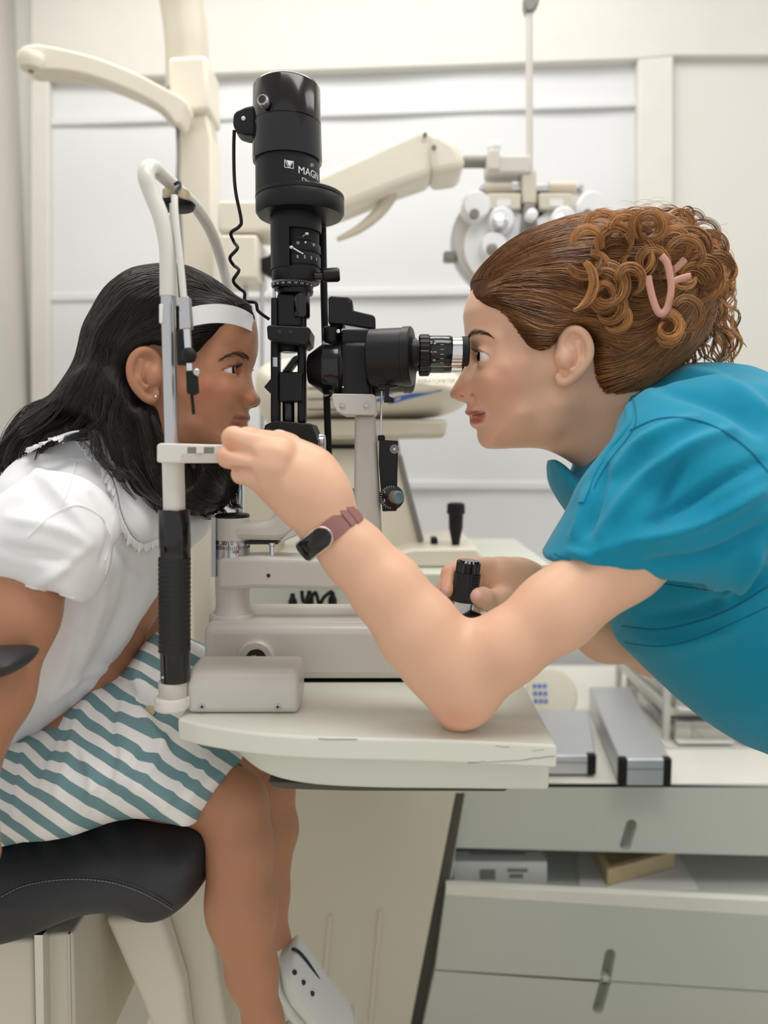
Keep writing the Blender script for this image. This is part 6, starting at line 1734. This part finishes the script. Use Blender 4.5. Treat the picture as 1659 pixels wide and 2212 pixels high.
f = chain(G, [(300, 1110, .77), (235, 1250, .77), (160, 1450, .77), (130, 1620, .77)], [.04, .052, .055, .06], .04)
f = smin(f, chain(G, [(75, 1180, .620), (180, 1160, .70), (265, 1120, .77), (345, 1180, .90)], [.033, .036, .036, .033], .012), .015)
for pts, rs in limbs: f = smin(f, chain(G, pts, rs, .015), .012)
f = smin(f, ell(G, P(505, 1930, .674), (.020, .024, .05)), .02)
f = smin(f, smin(cap(G, P(130, 1620, .77), P(200, 1640, .72), .06, .05), cap(G, P(130, 1620, .77), P(300, 1620, .83), .06, .045), .02), .02)
g_parts.append(nets(G, f, 2))
def P(px, py, Y): return _P0(px - 30, py - 6, Y)
G = Grid((P(-60, 1800, .55).x, .515, P(0, 1900, .55).z), (P(30, 1800, .55).x, .60, P(0, 1790, .55).z), .0013)
f = chain(G, [(-30, 1790, .556), (-22, 1850, .552)], [.019, .018], .01)
for pts_, r0 in (([(-6, 1824, .545), (4, 1842, .541), (3, 1858, .540)], .0078), ([(-20, 1850, .545), (-8, 1872, .540), (-4, 1885, .545)], .0075), ([(-30, 1855, .550), (-20, 1880, .545), (-16, 1890, .550)], .0075), ([(-40, 1855, .556), (-32, 1882, .55), (-30, 1892, .555)], .007), ([(-48, 1855, .56), (-42, 1876, .557), (-40, 1884, .56)], .006)):
    f = smin(f, chain(G, pts_, [r0 * 1.1, r0, r0 * .85], .003), .003)
g_parts.append(nets(G, f, 1))
P = _P0
me = mesh_np(g_parts); co = coords(me).astype(float)
u, v = proj(co[:, 0], YG, co[:, 2]); ay = np.abs(co[:, 1] - YG); isf = np.arange(len(co)) < len(GV)
lipm = np.clip(2.0 * (np.maximum(blob(526, 904, 24, 7), blob(518, 917, 18, 8)) - .42), 0, 1) * (isf & (ay < .027) & (u > 500))
set_attr(me, 'lip', lipm)
uu, vv = proj(co[:, 0], co[:, 1], co[:, 2])
set_attr(me, 'blush', np.clip(.6 * blob(470, 850, 46, 34) * isf + .4 * blob(550, 860, 20, 20) * isf, 0, 1))
set_attr(me, 'nail', np.zeros(len(co)))
set_attr(me, 'dark', isf * np.clip(1.6 * np.exp(-(((u - 542) / 5.5) ** 2 + ((v - 875) / 2.4) ** 2)) - .3, 0, 1) * (ay > .003) * (ay < .014))  # nostril shade painted into the skin
girl = obj('person', me, M['skin_g'], None, 'girl in white blouse and striped skirt resting her head in the chin rest', 'person', sharp=0)
hitG = Hit(GV, GF)
for s in (-1, 1):
    e = Vector((EG[0], YG + s * .030, EG[2]))
    obj('eye', ball(e, .0110, 32), M['eye_white'], girl)
    d = Vector((1, s * .06, 0)).normalized()
    ir = obj('iris', lathe([(.0094, .0058), (.0104, .0051), (.0111, .0033), (.0115, 0)], e, d, 32), M['iris'], girl)
    obj('lit_ring', lathe([(.01115, .0034), (.01165, .0031), (.0118, .0026), (.0119, .0020)], e, d, 28), M['iris_lit'], ir)  # glow in the iris put into the ring's amber colour
    obj('pupil', lathe([(.0117, .0021), (.0120, .0016), (.0121, 0)], e, d, 20), M['pupil'], ir)
brow(hitG, [(538, 777), (527, 769), (512, 765), (496, 768), (480, 775)], girl, YG, 120, 15, M['hair_g'], .6, (.5, 1.0), 13)
for s in (-1, 1):
    ps = []
    for i in range(34):
        az = math.radians(-66 + 132 * i / 33); ed = .29 * math.cos(az * .98) ** .7 + .02
        d = Vector((math.cos(ed) * math.cos(az), math.cos(ed) * math.sin(az), math.sin(ed)))
        c = Vector((EG[0], YG + s * .03, EG[2])) + d * .0112 * 1.06; q = Vector((d.x, d.y, 0)).normalized()
        ps.append([tuple(c), tuple(c + q * .0042 + Vector((0, 0, .0002))), tuple(c + q * .0075 + Vector((0, 0, .0026)))])
    hairs(np.array(ps), .00022, M['hair_g'], girl, 'eyelashes', np.zeros(len(ps)))
obj('earring', ball(P(336, 857, YG - .0755), .0016, 14), M['chrome'], girl)

# ------------------------------------------------------------------ blouse
M['blouse'] = mat('white_cotton', (246, 246, 247), 0.85, 0, 0.3, ('noise', 600, 0.14, 0.0006), var=(30, 0.03), sheen=.1)
bl_pts = [(85, 955), (150, 928), (230, 925), (300, 960), (360, 1030), (405, 1095), (432, 1130), (420, 1165), (385, 1200), (350, 1250), (315, 1320), (275, 1390), (243, 1440), (222, 1490), (170, 1545), (110, 1590), (50, 1625), (0, 1640), (-60, 1640), (-120, 1400), (-90, 1150), (0, 1020), (40, 980)]
bl_ctrl = [(150, 950, .06, .05), (250, 960, .06, .05), (60, 1020, .11, .06), (200, 1060, .125, .07), (330, 1080, .10, .07), (400, 1130, .07, .05), (100, 1200, .135, .09), (250, 1230, .13, .09), (180, 1400, .13, .09), (60, 1550, .135, .09), (220, 1460, .12, .08)]
blp = Puff(bl_pts, .73, YG, .13, .08, bl_ctrl, 4, 2.6)
# near sleeve
YSL = .62
bs_pts = [(-60, 1100), (0, 1050), (60, 1020), (130, 1030), (190, 1065), (226, 1110), (236, 1160), (215, 1215), (190, 1262), (168, 1306), (160, 1314), (150, 1312), (90, 1296), (40, 1284), (-20, 1272), (-90, 1262), (-110, 1180)]
bsp = Puff(bs_pts, YSL - .03, YSL - .005, .05, .045, [(130, 1040, .03, .03), (210, 1120, .028, .03), (80, 1150, .05, .05), (160, 1290, .040, .035), (60, 1280, .048, .04)], 4, 2.6)
fs_pts = [(300, 1090), (360, 1110), (392, 1190), (378, 1270), (330, 1280), (290, 1240)]
fsp = Puff(fs_pts, .88, .89, .045, .04, None, 4)
lo, hi = blp.bounds(.02, .155); lo = (lo[0], .52, lo[2]); hi = (hi[0], .95, hi[2])
G = Grid(lo, hi, .0030)
f = blp.F(G); fs = bsp.F(G)
cv = Puff([(-70, 1225), (0, 1235), (100, 1255), (140, 1280), (135, 1380), (-80, 1360)], YSL - .03, YSL - .005, .040, .035, None, 4).F(G)
fs = smax(fs, -cv, .003)
f = smin(f, fs, .014); f = smin(f, fsp.F(G), .02)
BV, BF = nets(G, f, 2)
bf = [([(60, 1000), (110, 1050), (160, 1110), (200, 1160)], 12, .003), ([(200, 1070), (232, 1120), (238, 1170), (220, 1215)], 8, -.004), ([(20, 1120), (80, 1130), (150, 1150), (200, 1180)], 12, .003), ([(0, 1180), (80, 1200), (160, 1215)], 12, -.003), ([(190, 1180), (120, 1240), (60, 1270)], 12, .0025), ([(250, 1180), (300, 1230), (320, 1260)], 14, -.003),
      ([(230, 1220), (215, 1300), (190, 1380), (150, 1470)], 16, .004), ([(280, 1230), (262, 1320), (225, 1400), (170, 1490)], 14, -.0035), ([(330, 1240), (290, 1330), (240, 1420)], 12, .003), ([(165, 1330), (140, 1420), (110, 1500)], 14, .0035), ([(240, 1440), (170, 1470), (110, 1510)], 9, .002), ([(90, 1420), (130, 1380), (180, 1360)], 12, -.002)]
amt = 1.5 * crease_depth(BV[:, 0], BV[:, 1], BV[:, 2], bf) * (BV[:, 1] < YG) + .0011 * wobble(BV, 55, 13) + .0006 * wobble(BV, 120, 15)
BV = displace_normal(BV, BF, amt)
blouse = obj('blouse', mesh_np([(BV, BF)]), M['blouse'], girl, sharp=0)
hitB = Hit(BV, BF)
seam_w = lambda n_, p_, r=.0007: obj(n_, tube(hitB.path(p_, .0003, 8, .65), r, 6), M['blouse'], blouse)
seam_w('armhole_seam', [(60, 1160), (110, 1115), (165, 1092), (212, 1112), (238, 1158), (228, 1210)], .0009)
seam_w('shoulder_seam', [(165, 1000), (150, 1050), (130, 1100)])
seam_w('sleeve_hem', [(0, 1252), (60, 1266), (110, 1278), (160, 1292)])
seam_w('front_seam', [(246, 1120), (240, 1180), (228, 1240)])
# round collar with a gathered frill
inner = [(110, 948), (175, 930), (240, 962), (288, 1022), (318, 1080), (350, 1110)]
outer = [(82, 968), (120, 945), (165, 943), (200, 978), (232, 1022), (250, 1066), (262, 1110), (276, 1145), (302, 1168), (340, 1158), (362, 1140)]
ci_ = catmull(inner, 20); co_ = catmull(outer, 20)
def resample(c, n):
    d = np.concatenate([[0], np.cumsum(np.linalg.norm(np.diff(c, axis=0), axis=1))]); t = np.linspace(0, d[-1], n)
    return np.stack([np.interp(t, d, c[:, k]) for k in range(c.shape[1])], 1)
NC = 260; ci_ = resample(ci_, NC); co_ = resample(co_, NC)
V = []; F = []; nr = 9
for i in range(NC):
    for j in range(nr):
        t = j / (nr - 1); q = ci_[i] * (1 - t) + co_[i] * t
        V.append(hitB.at(q[0], q[1], .0035 + .0015 * math.sin(i * .09 + t * 2), .68))
V = np.array([tuple(q) for q in V])
Fq = np.array([(i * nr + j, i * nr + j + 1, (i + 1) * nr + j + 1, (i + 1) * nr + j) for i in range(NC - 1) for j in range(nr - 1)])
V3 = V.reshape(NC, nr, 3)
for _ in range(6): V3[1:-1] = (V3[:-2] + 2 * V3[1:-1] + V3[2:]) / 4
V = V3.reshape(-1, 3)
col = obj('collar', mesh_np([(V, Fq)]), M['blouse'], blouse, sharp=0)
sd_ = col.modifiers.new('thick', 'SOLIDIFY'); sd_.thickness = .0014; sd_.offset = 1
ed = V3[:, -1]; dirs = V3[:, -1] - V3[:, -4]; dirs /= np.linalg.norm(dirs, axis=1, keepdims=True)
V = []; nr2 = 5; NF = NC * 2
ed2 = resample(ed, NF); d2 = np.stack([np.interp(np.linspace(0, NC - 1, NF), np.arange(NC), dirs[:, k]) for k in range(3)], 1)
ph_ = np.cumsum(rng.uniform(.35, .75, NF))
for i in range(NF):
    for j in range(nr2):
        t = j / (nr2 - 1); wv = math.sin(ph_[i]) * .0028 * t + math.sin(ph_[i] * .43 + 1) * .0012 * t
        V.append(ed2[i] + d2[i] * (.0095 * t + .0015 * t * math.sin(ph_[i] * .6)) + np.array([0.0006 * math.cos(ph_[i]) * t, -.0012 - abs(wv) - .0006, wv * .5]))
Fq = np.array([(i * nr2 + j, i * nr2 + j + 1, (i + 1) * nr2 + j + 1, (i + 1) * nr2 + j) for i in range(NF - 1) for j in range(nr2 - 1)])
fr = obj('frill', mesh_np([(np.array(V), Fq)]), M['blouse'], col, sharp=0)
sd_ = fr.modifiers.new('thick', 'SOLIDIFY'); sd_.thickness = .0008

# ------------------------------------------------------------------ striped skirt
M['skirt'] = mat('white_striped_cotton', (244, 242, 239), 0.85, 0, 0.3, ('noise', 700, 0.14, 0.0006), var=(60, 0.04))
attr_mix(M['skirt'], 'stripe', (118, 152, 157), soft=(.46, .54))
sk_pts = [(60, 1575), (100, 1548), (150, 1520), (205, 1490), (245, 1440), (275, 1430), (320, 1452), (370, 1475), (420, 1530), (470, 1600), (512, 1664), (506, 1690), (486, 1728), (468, 1760), (452, 1790), (400, 1800), (330, 1802), (250, 1810), (170, 1822), (90, 1834), (20, 1840), (-60, 1838), (-140, 1760), (-120, 1600), (0, 1590)]
sk_ctrl = [(240, 1450, .07, .06), (330, 1480, .12, .08), (420, 1560, .135, .05), (500, 1670, .135, .035), (450, 1750, .14, .035), (250, 1600, .15, .09), (100, 1650, .165, .09), (150, 1780, .16, .05), (0, 1800, .16, .05), (350, 1650, .150, .07), (60, 1590, .13, .06)]
YK = .775
skp = Puff(sk_pts, .675, YK, .15, .07, sk_ctrl, 4, 2.4)
G = Grid(*skp.bounds(.012, .185), .0030)
f = skp.F(G)
# dip between the legs at the hem, and an open hem
f = smax(f, -cap(G, P(570, 1680, YK), P(400, 1575, YK), .034, .008), .03)
SV, SF = nets(G, f, 2)
u, v = proj(SV[:, 0], SV[:, 1], SV[:, 2])
sf = [([(205, 1500), (170, 1560), (150, 1640), (120, 1720)], 13, .004), ([(250, 1500), (235, 1570), (240, 1640), (220, 1730)], 13, -.004), ([(300, 1520), (330, 1580), (360, 1620)], 13, .005), ([(360, 1580), (330, 1650), (290, 1720)], 10, .003), ([(330, 1600), (290, 1650), (250, 1740)], 10, -.003), ([(410, 1650), (380, 1700), (350, 1750)], 10, .0025),
      ([(130, 1560), (100, 1620), (70, 1700)], 12, -.004), ([(290, 1450), (320, 1490), (370, 1520)], 12, .005), ([(260, 1470), (300, 1510), (350, 1550)], 10, -.005), ([(60, 1600), (50, 1680), (30, 1760)], 12, .004), ([(170, 1600), (200, 1680), (180, 1760)], 12, .004), ([(450, 1620), (430, 1680), (400, 1740)], 9, .002)]
cr = crease_depth(SV[:, 0], SV[:, 1], SV[:, 2], sf) * (SV[:, 1] < YK)
SV = displace_normal(SV, SF, 1.3 * cr + .0014 * wobble(SV, 60, 23) + .0007 * wobble(SV, 130, 25))
me = mesh_np([(SV, SF)])
# stripes run along the cloth, from the waist down towards the knee
lin_ = ((v - 1600) * .87 - (u - 250) * .48) + 9 * np.sin((u - 60) / 95.0) * np.exp(-((v - 1600) / 150) ** 2) + 1300 * cr + 4 * wobble(SV, 35, 31)
# towards the hem at the left the stripes fan out
lin_ += np.clip((150 - u) / 200, 0, 1) * (v - 1650) * .20 - np.clip((150 - u) / 200, 0, 1) * (u - 150) * .1
set_attr(me, 'stripe', .5 + .5 * np.sin(lin_ * 2 * PI / 47.0 + 1.2))
skirt = obj('skirt', me, M['skirt'], girl, sharp=0)
hitK = Hit(SV, SF)
obj('button', lathe([(0, .0055), (.0015, .0055), (.002, .004)], hitK.at(322, 1538, .0005), (0.1, -.7, .7), 20), M['wood'], skirt)

# ------------------------------------------------------------------ sneaker on the far foot
sh_ = thing('sneaker', 'white canvas sneaker with eyelets on the girl\'s far foot', 'shoe', P(670, 2212, .83))
sk2 = Puff([(598, 2092), (612, 2070), (634, 2052), (650, 2062), (676, 2098), (705, 2140), (738, 2180), (760, 2215), (762, 2245), (730, 2262), (680, 2240), (635, 2190), (605, 2150)], .82, .835, .036, .03, None, 4)
G = Grid(*sk2.bounds(.01), .0028); kv_, kf_ = nets(G, sk2.F(G), 2); hs = Hit(kv_, kf_)
obj('upper', mesh_np([(kv_, kf_)]), M['canvas'], sh_, sharp=0)
obj('heel_lining', tube(pxpath([(632, 2050, .818), (645, 2056, .822), (664, 2078, .824), (686, 2112, .826), (702, 2136, .828)], 6), .0020, 10), M['navy'], sh_)
for x, y in ((636, 2100), (655, 2122), (674, 2146)):
    p_ = hs.at(x, y, .0004, .81)
    e_ = obj('eyelet', lathe([(0, .0030), (.0008, .0030), (.001, .0020)], p_, (-.1, -1, .2), 18), M['navy'], sh_)
obj('sole', prism([(596, 2110), (606, 2150), (640, 2200), (690, 2252), (735, 2275), (765, 2258), (768, 2275), (735, 2294), (680, 2268), (625, 2212), (592, 2150)], .80, .87), M['rubber_white'], sh_, bevel=.004)

# ------------------------------------------------------------------ hair
gh_pts = [(551, 688), (539, 662), (505, 640), (470, 612), (430, 590), (395, 579), (350, 580), (300, 590), (255, 620), (225, 660), (198, 720), (182, 780), (160, 830), (120, 868), (75, 900), (35, 940), (8, 985), (6, 1015), (30, 1022), (55, 1000), (90, 965), (150, 930), (200, 925), (250, 950), (275, 1000), (300, 1060), (330, 1095), (380, 1108), (420, 1110), (450, 1112), (485, 1095), (505, 1050), (510, 1000), (490, 965), (440, 985)] + \
    [ng(x, y, w) for x, y, w in ((400, 1000, .05), (365, 960, .062), (345, 900, .068), (335, 870, .072), (304, 856, .074), (285, 832, .076), (280, 795, .076), (298, 764, .076), (330, 752, .075), (350, 770, .072), (372, 790, .070), (395, 790, .069), (415, 772, .068), (440, 752, .066), (470, 728, .062), (500, 702, .054), (530, 690, .035))]
gh_ctrl = [(530, 675, .060, .040), (480, 640, .070, .06), (440, 720, .0735, .012), (500, 695, .064, .014), (400, 760, .0735, .012), (330, 735, .077, .014), (380, 650, .080, .07), (280, 680, .082, .075), (230, 780, .082, .07), (260, 850, .086, .03), (150, 880, .08, .045), (60, 950, .06, .035), (20, 1000, .04, .02), (220, 930, .092, .04), (300, 950, .088, .03), (340, 1040, .080, .03), (400, 1080, .075, .03), (470, 1060, .07, .03), (440, 1020, .06, .03), (355, 930, .074, .016), (300, 865, .080, .014)]
ghf = Puff(gh_pts, YG, YG, .08, .06, gh_ctrl, 4, 3.0)
G = Grid(*ghf.bounds(.01, .10), .0026)
hv, hf = nets(G, ghf.F(G), 2); hv = displace_normal(hv, hf, .0016 * wobble(hv * np.array([1.6, 1, 1]), 90, 48))
me = mesh_np([(hv, hf)]); set_attr(me, 'tone', .25 + .1 * wobble(hv, 150, 12))
obj('hair', me, M['hair_g_base'], girl, sharp=0)
gg = [[(548, 678), (500, 640), (430, 612), (360, 620), (300, 680), (262, 760), (235, 840), (190, 900), (110, 930), (40, 985)], [(545, 690), (480, 690), (410, 700), (340, 725), (285, 760), (258, 830), (262, 900), (290, 980), (320, 1050)], [(430, 592), (350, 588), (280, 612), (228, 670), (200, 740), (178, 810), (120, 880), (50, 935), (10, 990)],
      [(500, 705), (450, 745), (400, 780), (360, 790)], [(400, 760), (340, 738), (290, 755), (266, 800), (275, 850), (310, 900), (340, 960)], [(280, 860), (300, 930), (330, 1000), (370, 1060), (420, 1095)], [(340, 880), (360, 950), (390, 1020), (430, 1080), (480, 1080)], [(250, 870), (255, 940), (285, 1010), (330, 1080), (390, 1105)], [(200, 850), (150, 910), (90, 950), (50, 1000)], [(480, 970), (500, 1010), (495, 1060), (470, 1095)], [(380, 1000), (420, 1050), (450, 1090), (480, 1095)], [(230, 840), (225, 900), (240, 940)], [(520, 660), (470, 650), (400, 660), (330, 700)]]
W3 = grown(ghf, gg, 6500, 22, 10.0, (.0004, .0036), .11)
mir = W3[::3].copy(); mir[..., 1] = 2 * YG - mir[..., 1]
ALL = np.concatenate([W3, mir, crown_strands(ghf, (535, 668), (75, 900), 1800, 22, .0024, ln=.4)])
lock = .5 + .5 * np.sin(ALL[:, 6, 0] * 230 + ALL[:, 6, 2] * 150 + 2 * np.sin(ALL[:, 6, 2] * 50))
tones = np.clip(.12 + .35 * lock * rng.uniform(.4, 1, len(ALL)) + .2 * rng.uniform(0, 1, len(ALL)) ** 2, 0, 1)
hairs(ALL, rng.uniform(.00016, .0003, len(ALL)), M['hair_g'], girl, 'combed_strands', tones)
# loose wavy locks
curls, ct = [], []
lk_ = [([(190, 800), (140, 880), (80, 910), (30, 960), (20, 1010), (50, 1015)], .72), ([(200, 830), (150, 900), (95, 930), (55, 975), (40, 1010), (62, 1000)], .71), ([(180, 790), (120, 860), (60, 890), (15, 940), (5, 990), (28, 1022)], .75), ([(215, 860), (170, 915), (110, 945), (75, 990)], .70), ([(230, 850), (225, 905), (190, 940), (150, 940), (135, 930)], .68), ([(240, 880), (255, 950), (290, 1010), (320, 1060), (365, 1100)], .685), ([(260, 900), (280, 970), (310, 1040), (360, 1090), (400, 1110)], .685), ([(300, 880), (320, 960), (330, 1030), (345, 1100)], .69), ([(330, 900), (350, 980), (370, 1050), (395, 1105)], .70),
       ([(420, 1000), (450, 1050), (440, 1095), (470, 1108)], .73), ([(460, 990), (490, 1040), (480, 1085), (500, 1100)], .74), ([(480, 980), (508, 1030), (500, 1080), (515, 1095)], .76), ([(210, 840), (190, 880), (120, 900), (60, 925), (25, 965), (60, 960)], .74), ([(250, 860), (240, 920), (262, 980), (270, 1030), (300, 1070)], .68), ([(200, 930), (215, 985), (250, 1020), (275, 1040)], .665)]
for i in range(75):
    p_, yy = lk_[i % len(lk_)]; o = rng.normal(0, 9, 2)
    wave([(x + o[0] * (k / len(p_) + .3), y + o[1] * (k / len(p_) + .3)) for k, (x, y) in enumerate(p_)], rng.uniform(2, 7), rng.uniform(.8, 2.0), yy + rng.uniform(-.006, .03), 14, .0042, rng.uniform(.08, .4))
hairs(np.concatenate(curls), .00026, M['hair_g'], girl, 'wavy_locks', np.concatenate(ct))

# the other sneaker, on the near foot
dv = P(578, 2288, .672) - P(606, 2085, .84)
sk_b = sh_.copy(); C.collection.objects.link(sk_b); sk_b.location = sh_.location + dv
sk_b['label'] = 'white canvas sneaker on the girl\'s near foot below the seat'
sh_['group'] = sk_b['group'] = 'girl\'s sneakers'
for c_ in list(sh_.children):
    d_ = c_.copy(); C.collection.objects.link(d_); d_.parent = sk_b; d_.matrix_parent_inverse = c_.matrix_parent_inverse.copy()
# ================================================================== the patient's chair
pc = thing('patient_chair', 'black padded examination chair with cream base under the girl', 'chair', P(200, 2300, .77))
se = [(-200, 1858), (-60, 1852), (0, 1848), (100, 1838), (240, 1828), (390, 1822), (432, 1826), (452, 1846), (459, 1880), (454, 1915), (436, 1955), (406, 1988), (366, 2012), (316, 2021), (258, 2016), (200, 2018), (130, 2034), (60, 2050), (0, 2062), (-100, 2078), (-220, 2084), (-260, 1970)]
sep = Puff(se, .645, .84, .212, .045, [(200, 1900, .212, .055), (430, 1850, .212, .05), (380, 1990, .212, .035), (0, 2040, .212, .03), (100, 1850, .212, .060)], 4, edge=3.2)
G = Grid(*sep.bounds(.012), .0042)
sv, sf_ = nets(G, sep.F(G), 2)
seat = obj('seat', mesh_np([(sv, sf_)]), M['leather'], pc, sharp=0)
hq = Hit(sv, sf_)
sl1 = [(-20, 1944), (40, 1912), (100, 1898), (170, 1893), (240, 1900), (300, 1918), (345, 1940), (372, 1957)]
obj('seat_seam', tube(hq.path(sl1, .0002, 10, .56), .0011, 8), M['leather'], seat)
pth = hq.path([(x, y + 7) for x, y in sl1[:9]], .0006, 26, .56)
st_ = []
for i in range(0, len(pth) - 2, 3): st_.append(tube([pth[i], pth[i + 1], pth[i + 2]], .0005, 5))
obj('stitching', st_, M['stitch'], seat)
obj('lift_column', prism([(-40, 2030), (72, 2030), (78, 2400), (-40, 2400)], .70, .92), M['pedestal'], pc, bevel=.004)
obj('column_strip', prism([(74, 2020), (92, 2020), (98, 2400), (82, 2400)], .695, .72), M['chrome'], pc)
obj('column_face', prism([(92, 2020), (158, 2014), (166, 2400), (98, 2400)], .71, .92), M['pedestal'], pc, bevel=.003)
obj('column_groove', prism([(146, 2018), (150, 2018), (158, 2400), (152, 2400)], .708, .72), M['steel'], pc)
obj('base_cover', prism([(130, 2112), (205, 2108), (226, 2120), (232, 2150), (236, 2420), (140, 2420)], .95, 1.15), M['white_tube'], pc, bevel=.008)
fr_ = obj('footrest_arm', prism([(235, 1990), (440, 1880), (470, 2100), (520, 2420), (400, 2420), (330, 2212)], .80, .90), M['pedestal'], pc, bevel=.006)
obj('footrest_side', prism([(225, 1985), (350, 1985), (395, 2130), (430, 2420), (388, 2420), (322, 2205)], .775, .80), M['cream'], fr_, bevel=.006)
ar = Puff([(-150, 1420), (-60, 1414), (10, 1412), (36, 1418), (47, 1430), (40, 1446), (20, 1460), (0, 1468), (-60, 1484), (-150, 1494)], .53, .545, .03, .012, None, 4)
G = Grid(*ar.bounds(.008), .0022); av, af = nets(G, ar.F(G), 1)
obj('armrest', mesh_np([(av, af)]), M['leather'], pc, sharp=0)
obj('armrest_bracket', wbox((P(-200, 1450, .545).x - .04, .53, P(0, 2060, .6).z), (P(-200, 1450, .545).x, .56, P(0, 1450, .545).z)), M['black'], pc, bevel=.003)
